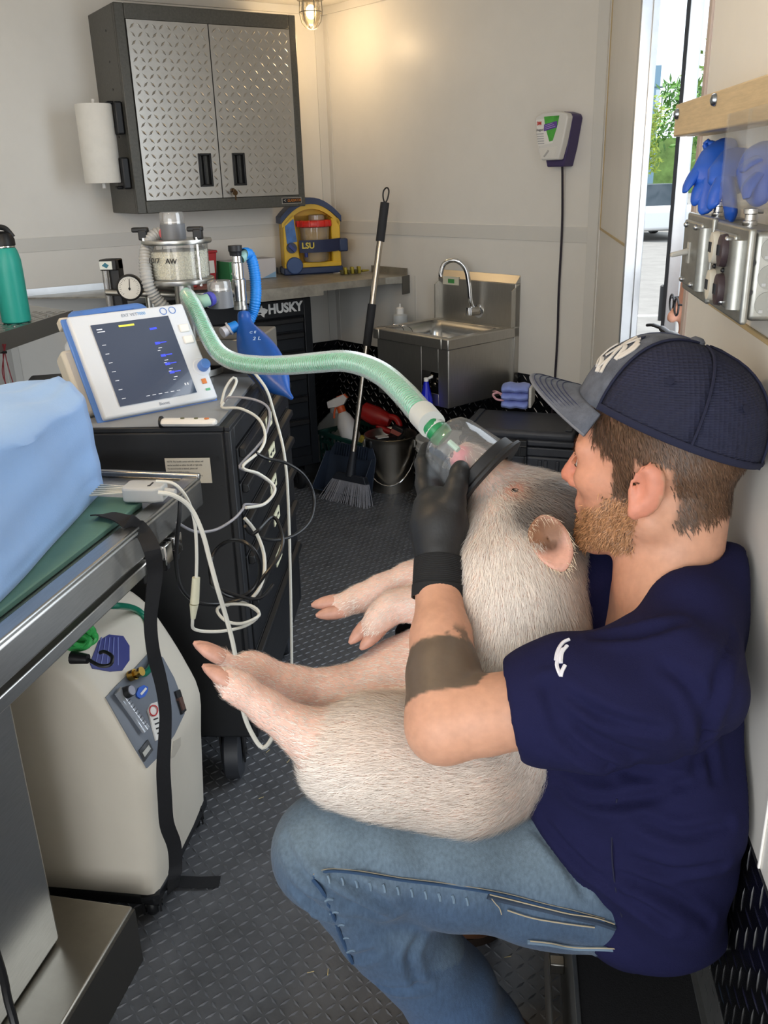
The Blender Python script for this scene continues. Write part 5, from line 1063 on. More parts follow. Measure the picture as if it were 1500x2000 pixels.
# strap
sp = thing('black_strap', 'long black webbing strap hanging over the table edge to the floor', 'strap', (-.56, 1.2, TZ), 0)
spx = [onpl(185, 1006, (0, 0, TZ+.016), V(0, 0, 1)), atz(215, 1006, TZ+.018), atz(250, 1018, TZ+.016), at(280, 1040, 1.365), onX(297, 1075, -.528), onX(303, 1115, -.533), onX(299, 1160, -.538), onX(294, 1215, -.545), onX(300, 1275, -.55), onX(314, 1330, -.556), onX(323, 1385, -.561), onX(322, 1440, -.565), onX(319, 1500, -.57), onX(322, 1560, -.575), onX(326, 1610, -.58), onX(340, 1650, -.583), onX(343, 1690, -.588)]
pf = atz(338, 1738, .004); spx += [onX(340, 1720, -.592), pf]
wd = [V(.5, .8, 0)]*3+[V(.15, 1, 0)]*2+[V(0.1, 1, 0)]*14
sp2 = catmull(spx, 5); wd2 = []
for i in range(len(sp2)):
    k = min(i//5, len(spx)-1); f = i/5-k; tw = .5*math.sin(i*.13); wd2.append(V(.9 if i < 12 else .62+.3*math.sin(i*.11), .9 if i > 12 else .2, 0))
m = MB(); m.M = Matrix.Translation(-Vector(sp.location)); m.ribbon(sp2, wd2, .026, .002); m.build('webbing', mat('webbing_black', '#15161a', .8, var=.2, vs=200), sp)
m = MB(); m.M = Matrix.Translation(-Vector(sp.location)); m.ribbon([atz(325, 1724, .006), atz(350, 1722, .006), atz(390, 1724, .004), atz(429, 1722, .004)], V(0, 1, 0), .03, .002); m.build('webbing_tail', mat('webbing_black', '#15161a', .8), sp)
# ================================================================== right wall: boxes, glove holder; street outside
galvb = mat('box_galvanised', '#a3a49f', .38, .85, var=.16, vs=30)
def elec_box(name, label, y0, y1, z0, z1, dp, fit):
    e = thing(name, label, 'electrical box', (XR, y0, z0), -PI/2)      # local x = towards the camera, -y = into the room
    w, h = y0-y1, z1-z0
    MB().bx(0, w, -dp+.012, -.001, 0, h).build('housing', galvb, e, bevel=.006, seg=3)
    MB().bx(-.003, w+.003, -dp+.004, -dp+.012, -.003, h+.003).bx(.0, w*.72, -dp, -dp+.006, .006, h-.006).build('cover_plate', galvb, e, bevel=.006, seg=3)
    MB().cyl((w*.84, -dp+.003, .01), (w*.84, -dp+.003, h-.01), .009, n=12).build('cover_ridge', galvb, e)
    for x, z in ((.02, h-.012), (w*.55, h-.012), (.02, .012), (w*.55, .012)): MB().sph((x, -dp-.001, z), .0038, 10, 6).build('screw', screwm, e)
    for z in (.2*h, .5*h, .8*h):
        k = MB().cyl((w, -dp*.45, z), (w+.0012, -dp*.45, z), .0125, n=24).build('knockout', mat('box_dull', '#93948f', .42, .85), e); MB().bx(w+.001, w+.002, -dp*.45-.008, -dp*.45-.004, z-.009, z-.006).build('knockout_slot', screwm, k)
    for z in (.33*h, .66*h): MB().cyl((w, -dp*.80, z), (w+.001, -dp*.80, z), .0032, n=10).build('hole', black, e)
    fit(e, w, h, dp)
    return e
def outlets(e, w, h, dp):
    cream = mat('outlet_cream', '#cfcabb', .5); brown = mat('outlet_brown', '#43373a', .4)
    for z in (.27*h, .73*h):
        for x, m_ in ((.20*w, cream), (.50*w, brown)):
            o = MB().lathe([(0, -.004), (.0135, -.004), (.0145, 0), (.0135, .006), (0, .007)], 20, (0, 0, 0), (0, -1, 0)).build('outlet', m_, e); o.matrix_local = Matrix.Translation((x, -dp-.001, z)) @ Matrix.Diagonal((1, 1, 1.25, 1))
            for dx in (-.004, .004): MB().bx(dx-.0009, dx+.0009, -.0082, -.0065, -.004, .005).build('slot', black, o)
    for x in (.2*w, .5*w): MB().sph((x, -dp-.001, h/2), .0028, 8, 5).build('centre_screw', black, e)
def switch(e, w, h, dp):
    MB().bx(.28*w, .36*w, -dp-.002, -dp+.002, .38*h, .66*h).build('switch_slot', mat('switch_grey', '#b5b3ab', .5), e)
    MB().hexa([(.29*w, -dp-.001, .5*h), (.36*w, -dp-.001, .5*h), (.36*w, -dp-.001, .58*h), (.29*w, -dp-.001, .58*h), (.29*w, -dp-.024, .46*h), (.36*w, -dp-.024, .46*h), (.36*w, -dp-.024, .52*h), (.29*w, -dp-.024, .52*h)]).build('toggle', mat('switch_grey', '#b5b3ab', .5), e, bevel=.002)
elec_box('outlet_box', 'galvanised metal outlet box with cream and brown sockets on the right wall', 1.135, .985, 1.145, 1.236, .055, outlets)
elec_box('switch_box', 'galvanised metal switch box with toggle next to the door', 1.325, 1.165, 1.142, 1.238, .055, switch)
for y, z, lb in ((1.08, 1.236, 'metal conduit connector on top of the outlet box'), (1.25, 1.238, 'metal conduit connector on top of the switch box')):
    c = thing('conduit_connector', lb, 'connector', (XR-.028, y, z), 0, 'conduit connectors')
    MB().lathe([(.008, 0), (.008, .005), (.006, .006), (.006, .012), (.008, .013), (.008, .018), (.006, .019)], 16).build('body', chrome, c); MB().cyl((.006, 0, .015), (.013, 0, .015), .0025, n=8).build('clamp_screw', screwm, c)
# wooden cleat with bolts, clear glove dispenser, blue gloves
Pn0, Pn1 = V(.232, 1.475, 1.341), V(.252, 1.0, 1.341)
wc = thing('wooden_cleat', 'pale wooden board with two round bolt heads over the glove dispenser', 'board', Pn0, math.atan2((Pn1-Pn0).y, (Pn1-Pn0).x))
pine = mat('pine', '#c8b08a', .55, var=.12, vs=6, aniso=(3, 40, 40))
MB().bx(0, .475, .0, .018, 0, .044).build('board', pine, wc, bevel=.002)
MB().bx(.0, .475, .018, .05, .0, .012).build('ledger', pine, wc, bevel=.002)
for x, z in ((.022, .030), (.235, .034)): MB().lathe([(.0075, 0), (.0075, .002), (.006, .005), (.002, .0065), (0, .0065)], 16, (x, 0, z), (0, -1, 0)).build('bolt_head', mat('bolt_zinc', '#9aa0a6', .22, 1), wc)
gd_ = thing('glove_dispenser', 'clear acrylic glove dispenser hanging under the wooden cleat', 'dispenser', (XR, 1.165, 1.255), -PI/2)
acr = clear('acrylic', (.98, .98, .97), .025, .08, .04, fres=.18)
# local x = towards the camera
for nm, b_ in (('front_pane', (.0, .26, -.046, -.0445, 0, .10)), ('bottom_pane', (.0, .26, -.043, -.002, 0, .003)), ('end_pane', (.0, .002, -.043, -.002, 0, .10)), ('divider_pane', (.09, .0915, -.043, -.002, .003, .10))): MB().bx(*b_).build(nm, acr, gd_)
glm = mat('nitrile_blue', '#1f56bb', .42, var=.05, vs=20)
def glove(px, py, dep, fingers, label):
    c0 = at(px, py, dep); g = thing('nitrile_glove', label, 'glove', c0, 0, 'blue gloves in the dispenser')
    inv = Matrix.Translation(-c0)
    def lobe(path, name):
        m = MB(); m.M = inv; P = catmull([at(a, b, d-.05) for a, b, d, w in path], 6); W_ = [w for *_, w in path]
        R_ = []
        for i in range(len(P)):
            k = i/6; a = int(min(k, len(W_)-2)); f = k-a; R_.append(max(.001, W_[a]*(1-f)+W_[min(a+1, len(W_)-1)]*f))
        m.tube(P, R_, 12, flat=(1.0, .42)); m.build(name, glm, g, ang=70)
    for i, f in enumerate(fingers): lobe(f, 'palm' if i == 0 else 'finger')
    return g
glove(1400, 320, 1.22, [[(1420, 275, 1.22, .012), (1405, 300, 1.21, .026), (1395, 335, 1.20, .032), (1385, 360, 1.20, .028), (1378, 372, 1.20, .012)],
     [(1385, 320, 1.21, .014), (1362, 335, 1.21, .013), (1345, 360, 1.21, .010), (1337, 376, 1.21, .004)], [(1385, 345, 1.20, .015), (1368, 370, 1.20, .013), (1360, 392, 1.20, .009), (1362, 400, 1.2, .003)],
     [(1392, 350, 1.19, .014), (1382, 385, 1.19, .012), (1378, 410, 1.19, .010), (1378, 418, 1.19, .004)]], 'crumpled blue nitrile glove drooping towards the doorway')
glove(1430, 380, 1.14, [[(1440, 300, 1.17, .02), (1432, 330, 1.15, .03), (1425, 358, 1.14, .026), (1420, 375, 1.14, .014)], [(1415, 350, 1.13, .014), (1400, 375, 1.13, .012), (1392, 400, 1.13, .009), (1392, 408, 1.13, .003)],
     [(1420, 355, 1.12, .019), (1425, 390, 1.12, .018), (1428, 420, 1.12, .016), (1427, 436, 1.12, .006)], [(1440, 340, 1.13, .016), (1455, 355, 1.13, .014), (1462, 372, 1.13, .008)]], 'blue nitrile glove with fingers hanging over the outlet box')
glove(1385, 285, 1.24, [[(1378, 275, 1.24, .010), (1388, 285, 1.24, .016), (1412, 290, 1.23, .016), (1440, 285, 1.22, .014)], [(1378, 282, 1.235, .010), (1386, 296, 1.235, .012), (1400, 304, 1.23, .008)]], 'bunched blue nitrile glove cuff under the wooden cleat')
glove(1470, 330, 1.02, [[(1496, 282, 1.03, .010), (1484, 300, 1.02, .018), (1476, 330, 1.02, .021), (1478, 362, 1.02, .018), (1486, 390, 1.02, .012), (1490, 400, 1.02, .004)], [(1478, 340, 1.015, .010), (1462, 366, 1.015, .009), (1458, 388, 1.015, .004)], [(1478, 312, 1.015, .012), (1460, 322, 1.015, .010), (1450, 336, 1.015, .004)]], 'blue nitrile glove pressed flat behind the clear acrylic')
# black latch lever standing at the door sill behind the cap
lv = thing('door_latch_lever', 'black curved door latch lever showing above the cap', 'latch', at(1300, 655, 1.72), 0)
li = Matrix.Translation(-Vector(lv.location))
m = MB(); m.M = li; m.tube(catmull([at(1264, 635, 1.74), at(1276, 635, 1.73), at(1292, 641, 1.72), at(1308, 652, 1.71), at(1322, 658, 1.71)], 6), [.005]*6+[.006]*6+[.009]*6+[.012]*7, 10, flat=(1, .6)); m.build('lever', mat('latch_black', '#201e1e', .35, .4), lv)
m = MB(); m.M = li; m.cyl(at(1276, 668, 1.71), at(1356, 660, 1.71), .012, .010, 14); m.build('barrel', mat('latch_black', '#201e1e', .35, .4), lv)
m = MB(); m.M = li; m.cyl(at(1286, 690, 1.72), at(1286, 655, 1.72), .010, n=10).cyl(at(1286, 690, 1.72), onX(1330, 690, XR), .010, n=10); m.build('bracket', mat('latch_black', '#201e1e', .35, .4), lv)
# ---- the street
gz = -.5
gnd = struct(MB().bx(.45, 60, -30, 90, gz-.1, gz).bx(-60, -2.2, -30, 90, gz-.1, gz).bx(-2.2, .45, 4.6, 90, gz-.1, gz).bx(-2.2, .45, -30, -1.6, gz-.1, gz).build('ground', mat('asphalt', '#8d8a86', .85, var=.12, vs=3, bump=.2, bs=60), smooth=False))
sw_ = struct(MB().bx(.45, 60, 30.0, 33.5, gz, gz+.12).build('sidewalk', mat('concrete_pale', '#c9c3b8', .8, var=.06, vs=2), smooth=False))
ln = tag(MB().bx(1.2, 4.2, 11.9, 12.05, gz, gz+.006).build('road_line', mat('road_paint', '#e8e6e0', .7)), 'white painted line across the road outside the door', 'road marking')
def tree(loc, h, r, label, leafcol, trunkcol, n=1500, tr=.12):
    t = thing('street_tree', label, 'tree', loc, 0, 'trees across the street')
    MB().tube(catmull([(0, 0, -.05), (.05*h*.2, 0, h*.3), (-.02*h, .05, h*.62)], 6), [tr]*7+[tr*.7]*6, 10).build('trunk', mat('bark_'+trunkcol, trunkcol, .85, var=.2, vs=12), t)
    b_ = MB(); cl = [(RNG.normal(0, r*.42), RNG.normal(0, r*.42), h*.62+abs(RNG.normal(0, h*.2)), r*RNG.uniform(.28, .5)) for _ in range(14)]
    for k in range(n):
        c = cl[k % 14]; d_ = Vector(RNG.normal(0, 1, 3)).normalized()*c[3]*RNG.uniform(.5, 1); p = V(c[0], c[1], c[2])+d_
        a = Vector(RNG.normal(0, 1, 3)).normalized(); u = a.orthogonal().normalized(); s_ = RNG.uniform(.10, .22)*r/2.2
        b_.add([p, p+a*s_+u*s_*.4, p+a*s_*2, p+a*s_-u*s_*.4], [(0, 1, 2, 3)])
    b_.build('foliage', mat('leaf_'+leafcol, leafcol, .6, var=.3, vs=2), t, kind='stuff', fix=False, smooth=False); return t
tree((4.4, 34.0, gz), 3.2, 1.2, 'yellow green leafy tree standing across the street beside the tower', '#8fa23c', '#6d5a48', 1800)
tree((7.0, 37.0, gz), 4.4, 2.0, 'green leafy tree across the street behind the blue gloves', '#5e8a3e', '#6d5a48', 2200)
tree((6.4, 27.0, gz), 6.0, 2.0, 'tree with a thick reddish trunk near the right door jamb', '#6d8a3c', '#a8826f', 900, .26)
tree((1.5, 46.0, gz), 6.0, 2.4, 'tall tree far down the street', '#7f9a45', '#6d5a48', 1200)
hl = tag(MB().bx(-20, 40, 70, 72, gz, 3.2).build('hedge', mat('hedge', '#6f8a4a', .9, var=.35, vs=1.2), smooth=False), 'long green hedge at the far end of the street', 'hedge')
tw = thing('steel_tower', 'slim blue grey steel tower with ledges above the trees', 'tower', (8.2, 60, gz), 0)
MB().bx(-.22, .22, -.2, .2, 0, 7.4).build('shaft', mat('tower_blue', '#7f9db0', .4, .3), tw)
MB().bx(.0, .20, -.22, -.2, 4.6, 6.1).build('panel', mat('tower_pale', '#c6d6de', .4), tw)
for z in (4.6, 6.2): MB().bx(-.3, .42, -.25, .25, z, z+.07).build('ledge', mat('tower_dark', '#5a6a74', .5), tw)
MB().bx(.36, .42, -.2, -.14, 4.6, 5.9).build('ledge_rail', mat('tower_dark', '#5a6a74', .5), tw)
cr_ = thing('parked_car', 'white parked car down the street seen through the doorway', 'car', (3.55, 26.5, gz), .25)
MB().loft([[(x, y, z) for x, z in ((-.85*q, z0), (.85*q, z0), (.85*q, z1), (-.85*q, z1))] for y, q, z0, z1 in ((-1.9, .9, .3, .75), (-1.7, 1, .25, .85), (1.7, 1, .25, .85), (1.95, .9, .3, .75))]).build('body', mat('car_white', '#e6e8ea', .3), cr_, bevel=.05)
MB().loft([[(x, y, z) for x, z in ((-.78*q, .8), (.78*q, .8), (.62*q, 1.38*h_), (-.62*q, 1.38*h_))] for y, q, h_ in ((-1.2, 1, .62), (-.6, 1, 1), (.8, 1, 1), (1.5, .95, .62))]).build('cabin', mat('car_glass', '#39434c', .1), cr_, bevel=.04)
for x in (-.8, .8):
    for y in (-1.2, 1.2): MB().lathe([(.0, -.1), (.25, -.1), (.32, -.08), (.32, .08), (.25, .1), (0, .1)], 20, (x, y, .32), (1, 0, 0)).build('wheel', rubber, cr_)
bl = tag(MB().cyl((1.86, 11.6, gz), (1.86, 11.6, gz+.42), .045, n=14).sph((1.86, 11.6, gz+.42), (.045, .045, .02), 14, 6).build('bollard', black), 'short black bollard on the pavement outside the door', 'bollard')
# ================================================================== implicit modelling helpers (bodies as single skins)
class Field:
    def __init__(s, lo, hi, h):
        s.lo = np.array(lo, float); s.h = h; s.n = np.ceil((np.array(hi)-s.lo)/h).astype(int)+1
        s.F = np.full(s.n, 1.0, np.float32)
        s.ax = [s.lo[i]+h*np.arange(s.n[i]) for i in range(3)]
    def _box(s, lo, hi):
        a = np.clip(np.floor((np.array(lo)-s.lo)/s.h).astype(int), 0, s.n); b = np.clip(np.ceil((np.array(hi)-s.lo)/s.h).astype(int)+1, 0, s.n)
        sl = tuple(slice(a[i], b[i]) for i in range(3))
        return sl, (s.ax[0][sl[0]][:, None, None], s.ax[1][sl[1]][None, :, None], s.ax[2][sl[2]][None, None, :])
    def _mix(s, sl, d, k, sub):
        A = s.F[sl]
        if A.size == 0: return
        if sub:
            d = -d
            h = np.maximum(k-np.abs(A-d), 0)/max(k, 1e-6); s.F[sl] = (np.maximum(A, d)+h*h*k*.25).astype(np.float32)
        else:
            h = np.maximum(k-np.abs(A-d), 0)/max(k, 1e-6); s.F[sl] = (np.minimum(A, d)-h*h*k*.25).astype(np.float32)
    def cap(s, p0, p1, r0, r1=None, k=.02, sub=False):
        r1 = r0 if r1 is None else r1; p0 = np.array(p0, float); p1 = np.array(p1, float); m = max(r0, r1)+k+3*s.h
        sl, (X, Y, Z) = s._box(np.minimum(p0, p1)-m, np.maximum(p0, p1)+m); d = p1-p0; L = max(d@d, 1e-9)
        t = np.clip(((X-p0[0])*d[0]+(Y-p0[1])*d[1]+(Z-p0[2])*d[2])/L, 0, 1)
        D = np.sqrt((X-p0[0]-t*d[0])**2+(Y-p0[1]-t*d[1])**2+(Z-p0[2]-t*d[2])**2)-(r0+(r1-r0)*t)
        s._mix(sl, D, k, sub); return s
    def ell(s, c, r, R=None, k=.02, sub=False):
        c = np.array(c, float); r = np.array(r, float); m = r.max()+k+3*s.h
        sl, (X, Y, Z) = s._box(c-m, c+m); Rm = np.array(R) if R is not None else np.eye(3)    # columns = local axes
        dx, dy, dz = X-c[0], Y-c[1], Z-c[2]
        q = [dx*Rm[0, i]+dy*Rm[1, i]+dz*Rm[2, i] for i in range(3)]
        k0 = np.sqrt(sum((q[i]/r[i])**2 for i in range(3))); k1 = np.sqrt(sum((q[i]/r[i]**2)**2 for i in range(3)))
        D = np.where(k1 > 1e-9, k0*(k0-1)/np.maximum(k1, 1e-9), -r.min())
        s._mix(sl, D, k, sub); return s
    def chain(s, pts, k=.02):
        for a, b in zip(pts, pts[1:]): s.cap(a[0], b[0], a[1], b[1], k)
        return s
    def plane(s, p, n, k=.004):   # keep the side opposite to n
        n = np.array(Vector(n).normalized()); p = np.array(p)
        D = (s.ax[0][:, None, None]-p[0])*n[0]+(s.ax[1][None, :, None]-p[1])*n[1]+(s.ax[2][None, None, :]-p[2])*n[2]
        s._mix((slice(None),)*3, -D, k, True); return s
    def mesh(s, smooth=2):
        F = s.F; n = s.n-1; S = F < 0
        cs = [(i, j, k) for i in (0, 1) for j in (0, 1) for k in (0, 1)]
        cnt = sum(S[i:i+n[0], j:j+n[1], k:k+n[2]].astype(np.int8) for i, j, k in cs)
        act = np.argwhere((cnt > 0) & (cnt < 8)); idx = np.full(n, -1, np.int32); idx[tuple(act.T)] = np.arange(len(act))
        acc = np.zeros((len(act), 3)); w = np.zeros(len(act))
        for a in cs:
            for ax in range(3):
                if a[ax]: continue
                b = list(a); b[ax] = 1
                fa = F[tuple((act+a).T)]; fb = F[tuple((act+b).T)]; mk = (fa < 0) != (fb < 0)
                t = fa[mk]/(fa[mk]-fb[mk]); p = (act[mk]+a).astype(float); p[:, ax] += t; acc[mk] += p; w[mk] += 1
        v = acc/w[:, None]
        quads = []
        for ax in range(3):
            o = [a for a in range(3) if a != ax]; u_, v_ = o if ax != 1 else (o[1], o[0])
            A = [slice(1, n[i]) for i in range(3)]; A[ax] = slice(0, n[ax]); B = list(A); B[ax] = slice(1, n[ax]+1)
            sa, sb = S[tuple(A)], S[tuple(B)]
            e = np.argwhere(sa != sb); off = np.array([1, 1, 1]); off[ax] = 0; e = e+off; flip = S[tuple(e.T)]
            du = np.zeros(3, int); du[u_] = 1; dv = np.zeros(3, int); dv[v_] = 1
            q = np.stack([idx[tuple((e-du-dv).T)], idx[tuple((e-dv).T)], idx[tuple(e.T)], idx[tuple((e-du).T)]], 1)
            q[~flip] = q[~flip][:, ::-1]; quads.append(q)
        q = np.concatenate(quads); q = q[(q >= 0).all(1)]
        v = v*s.h+s.lo
        ed = np.concatenate([q[:, [0, 1]], q[:, [1, 2]], q[:, [2, 3]], q[:, [3, 0]]])
        for it in range(smooth):
            a2 = np.zeros_like(v); c2 = np.zeros(len(v)); 
            for x, y in ((0, 1), (1, 0)):
                for d in range(3): a2[:, d] += np.bincount(ed[:, x], weights=v[ed[:, y], d], minlength=len(v))
                c2 += np.bincount(ed[:, x], minlength=len(v))
            v = v*.45+.55*a2/np.maximum(c2, 1)[:, None]
        return v, q
def np_mesh(name, v, q, m, parent=None, inv=None, col=None, kind=None):
    me = bpy.data.meshes.new(name); off = np.array(inv) if inv is not None else np.zeros(3)
    me.from_pydata((v-off).tolist(), [], q.tolist()); me.update()
    me.polygons.foreach_set('use_smooth', [True]*len(me.polygons))
    if col is not None:
        at_ = me.color_attributes.new('tint', 'FLOAT_COLOR', 'POINT'); c4 = np.ones((len(v), 4), np.float32); c4[:, :3] = col; at_.data.foreach_set('color', c4.ravel())
    me.materials.append(m); o = bpy.data.objects.new(name, me); COL.objects.link(o)
    if parent is not None: o.parent = parent
    if kind: o['kind'] = kind
    return o
def vnormals(v, q):
    n = np.zeros_like(v); fn = np.cross(v[q[:, 2]]-v[q[:, 0]], v[q[:, 3]]-v[q[:, 1]])
    for i in range(4):
        for d in range(3): n[:, d] += np.bincount(q[:, i], weights=fn[:, d], minlength=len(v))
    return n/np.maximum(np.linalg.norm(n, axis=1), 1e-9)[:, None]
def L3(c): return np.array(lin(c)[:3])
def sstep(x, a, b): t = np.clip((x-a)/(b-a), 0, 1); return t*t*(3-2*t)
def blend(col, w, c): return col*(1-w[:, None])+np.asarray(c)*w[:, None]
def noise3(v, s, seed=0):
    r = np.random.default_rng(seed); out = np.zeros(len(v))
    for _ in range(8):
        k = r.normal(0, 1, 3)*s; out += np.sin(v@k+r.uniform(0, 6.28))
    return out/8
def strands(name, v, q, nv, col, wt, N, length, flow, mat_, parent, inv, width=.0006, lift=.25, jit=.25, colj=.12, kind='stuff', tipc=None):
    """short hairs: tapered ribbons growing from the skin; wt = density per vertex"""
    ar = .5*np.linalg.norm(np.cross(v[q[:, 2]]-v[q[:, 0]], v[q[:, 3]]-v[q[:, 1]]), axis=1)*wt[q].mean(1)
    if ar.sum() <= 0: return
    f = RNG.choice(len(q), N, p=ar/ar.sum()); a, b = RNG.random((2, N, 1))
    Q = q[f]; P = (v[Q[:, 0]]*(1-a)+v[Q[:, 1]]*a)*(1-b)+(v[Q[:, 3]]*(1-a)+v[Q[:, 2]]*a)*b
    Nn = nv[Q].mean(1); Nn /= np.linalg.norm(Nn, axis=1)[:, None]
    Fl = flow[Q].mean(1); Fl = Fl-Nn*(Fl*Nn).sum(1)[:, None]; Fl = Fl+RNG.normal(0, jit, (N, 3)); Fl = Fl-Nn*(Fl*Nn).sum(1)[:, None]; Fl /= np.maximum(np.linalg.norm(Fl, axis=1), 1e-6)[:, None]
    le = (length[Q].mean(1)*RNG.uniform(.6, 1.3, N))[:, None]; lf = lift*RNG.uniform(.5, 1.6, (N, 1))
    B = np.cross(Nn, Fl)*width
    mid = P+Fl*le*.5+Nn*le*lf*.6; tip = P+Fl*le+Nn*le*lf*.85
    V_ = np.stack([P-B-Nn*.001, P+B-Nn*.001, mid+B*.8, mid-B*.8, tip], 1).reshape(-1, 3)
    base = np.arange(N)[:, None]*5
    C = col[Q].mean(1)*(1+RNG.normal(0, colj, (N, 1))); C = np.repeat(np.clip(C, 0, 1), 5, 0)
    me = bpy.data.meshes.new(name); nvt = N*5
    me.vertices.add(nvt); me.vertices.foreach_set('co', (V_-np.array(inv)).astype(np.float32).ravel())
    me.loops.add(N*7); me.polygons.add(N*2)
    li = np.concatenate([base+np.array([[0, 1, 2, 3]]), base+np.array([[3, 2, 4]])], 1).ravel()
    me.loops.foreach_set('vertex_index', li.astype(np.int32))
    ls_ = (np.arange(N)[:, None]*7+np.array([[0, 4]])).ravel(); me.polygons.foreach_set('loop_start', ls_.astype(np.int32))
    me.update(calc_edges=True); me.validate()
    me.polygons.foreach_set('use_smooth', [True]*len(me.polygons))
    at_ = me.color_attributes.new('tint', 'FLOAT_COLOR', 'POINT'); c4 = np.ones((nvt, 4), np.float32); c4[:, :3] = C; at_.data.foreach_set('color', c4.ravel())
    me.materials.append(mat_); o = bpy.data.objects.new(name, me); COL.objects.link(o); o.parent = parent; o['kind'] = kind; return o
A3 = lambda px, py, d: np.array(at(px, py, d))
skinm = colmat('skin', .5, .07, 90, .08, 350, sss=.12)
hairm = colmat('hair_strand', .45, .05, 40, 0)
# ================================================================== the man
HC = A3(1284, 910, 1.05)
Ff = Vector((-.87, .46, -.06)).normalized(); Uu = Vector((-.08, .02, 1)); Uu = (Uu-Ff*Uu.dot(Ff)).normalized(); Ll = Uu.cross(Ff)
Rh = np.array(Matrix((Ff, Ll, Uu)).transposed())
def hp_(f, l, u): return HC+Rh@np.array([f, l, u])
SL, SR = A3(1330, 1335, .955), A3(1200, 1165, 1.27)
EL, WL = A3(872, 1408, .99), A3(856, 1150, 1.11)
HIPL, KNL = A3(1190, 1712, 1.15), A3(640, 1660, 1.10)
ANL = np.array([.02, .93, .09]); HIPR = np.array([.15, 1.16, .30]); KNR = np.array([-.16, 1.17, .36]); ANR = np.array([-.02, 1.235, .10])
NB = A3(1300, 1135, 1.075)
PEL = (HIPL+HIPR)/2+np.array([.02, 0, .02])
CH = (SL+SR)/2+np.array([.01, 0, -.12])
ER, WR = A3(985, 1330, 1.33), A3(850, 1262, 1.285)
man = thing('person', 'man in navy shirt, jeans and trucker cap sitting with a pig on his lap', 'person', (.15, 1.05, WZ), 0)
MO = np.array(man.location)
B_ = Field((-.36, .70, -.02), (.40, 1.50, 1.16), .0045)
# head
B_.ell(hp_(-.012, 0, .045), (.096, .074, .092), Rh, .01)
B_.ell(hp_(.035, 0, -.035), (.058, .056, .075), Rh, .03)
for s_ in (-1, 1):
    B_.cap(hp_(-.012, s_*.050, -.050), hp_(.072, s_*.014, -.098), .023, .018, .025)
    B_.ell(hp_(.062, s_*.040, -.008), (.026, .022, .022), Rh, .02)
    B_.cap(hp_(.082, s_*.010, .030), hp_(.072, s_*.046, .028), .012, .012, .015)
B_.ell(hp_(.078, 0, -.098), (.020, .022, .018), Rh, .02)
B_.cap(hp_(.088, 0, .022), hp_(.113, 0, -.022), .0075, .0115, .012)
for s_ in (-1, 1): B_.ell(hp_(.101, s_*.0125, -.027), (.010, .007, .008), Rh, .006)
B_.cap(hp_(.092, -.016, -.055), hp_(.092, .016, -.055), .0075, .0075, .008); B_.cap(hp_(.089, -.013, -.069), hp_(.089, .013, -.069), .008, .008, .008)
for s_ in (-1, 1): B_.ell(hp_(.089, s_*.032, .006), (.014, .017, .011), Rh, .006, True)
for s_ in (-1, 1): B_.ell(hp_(.077, s_*.031, .006), (.0125, .0125, .0115), Rh, .003)
B_.ell(hp_(.082, 0, -.047), (.015, .024, .018), Rh, .012); B_.ell(hp_(.078, 0, -.082), (.015, .022, .014), Rh, .012)
for s_ in (-1, 1):       # ears
    Re = np.array((Matrix(Rh.tolist()) @ Matrix.Rotation(-.22, 3, 'Y') @ Matrix.Rotation(s_*.30, 3, 'Z')))
    B_.ell(hp_(-.016, s_*.079, -.004), (.021, .0085, .034), Re, .006)
    B_.ell(hp_(-.009, s_*.0895, .001), (.011, .0105, .020), Re, .003, True)
    B_.ell(hp_(-.004, s_*.083, -.030), (.010, .006, .010), Re, .004)
    B_.ell(hp_(.000, s_*.081, -.006), (.005, .006, .008), Re, .003)
# neck, trunk
B_.cap(hp_(-.034, 0, -.040), NB+np.array([.008, 0, 0]), .051, .055, .02); B_.cap(hp_(.010, 0, -.075), NB+np.array([-.012, .0, -.01]), .034, .038, .02)
B_.cap(NB+np.array([.01, 0, -.02]), CH, .045, .09, .03); B_.cap(SL+np.array([0, .03, -.02]), SR, .045, .045, .04); B_.cap(NB, SL, .04, .04, .04); B_.cap(NB, SR, .04, .04, .04)
B_.cap(CH, PEL, .10, .10, .04)
# arms
B_.chain([(SL, .050), (SL+(EL-SL)*.45, .0475), (SL+(EL-SL)*.85, .042), (EL, .041)], .015)
B_.chain([(EL, .041), (EL+(WL-EL)*.12, .0425), (EL+(WL-EL)*.32, .042), (EL+(WL-EL)*.6, .036), (WL, .027), (WL+(WL-EL)*.12, .026)], .012)
B_.ell(EL+np.array([-.006, -.002, -.012]), (.036, .036, .034), None, .02)
B_.chain([(SR, .050), (ER, .040), (WR, .027)], .015)
# legs
for hip, kn_, an_ in ((HIPL, KNL, ANL), (HIPR, KNR, ANR)): B_.chain([(hip, .072), (kn_, .048), (kn_+(an_-kn_)*.35, .046), (an_, .032)], .02)
bv_, bq = B_.mesh(2); bn = vnormals(bv_, bq)
hl_ = (bv_-HC)@Rh            # head coordinates f,l,u
col = np.tile(L3('#c6957b'), (len(bv_), 1))
ishead = (np.abs(hl_) < .16).all(1)
col = blend(col, np.where(ishead, .55, 0)*sstep(hl_[:, 0], -.05, .09), L3('#cf8a6e'))
nose_ = ishead*np.exp(-((hl_[:, 0]-.112)**2+hl_[:, 1]**2+(hl_[:, 2]+.02)**2)/.0007); col = blend(col, nose_*.7, L3('#d6806a'))
lips = ishead*np.exp(-((hl_[:, 0]-.096)/.012)**2)*np.exp(-((hl_[:, 2]+.062)/.010)**2)*(np.abs(hl_[:, 1]) < .024); col = blend(col, lips*.7, L3('#b5705f'))
earw = ishead*(np.abs(hl_[:, 1]) > .078)*(np.abs(hl_[:, 2]) < .05); col = blend(col, earw*.6, L3('#cd7d68'))
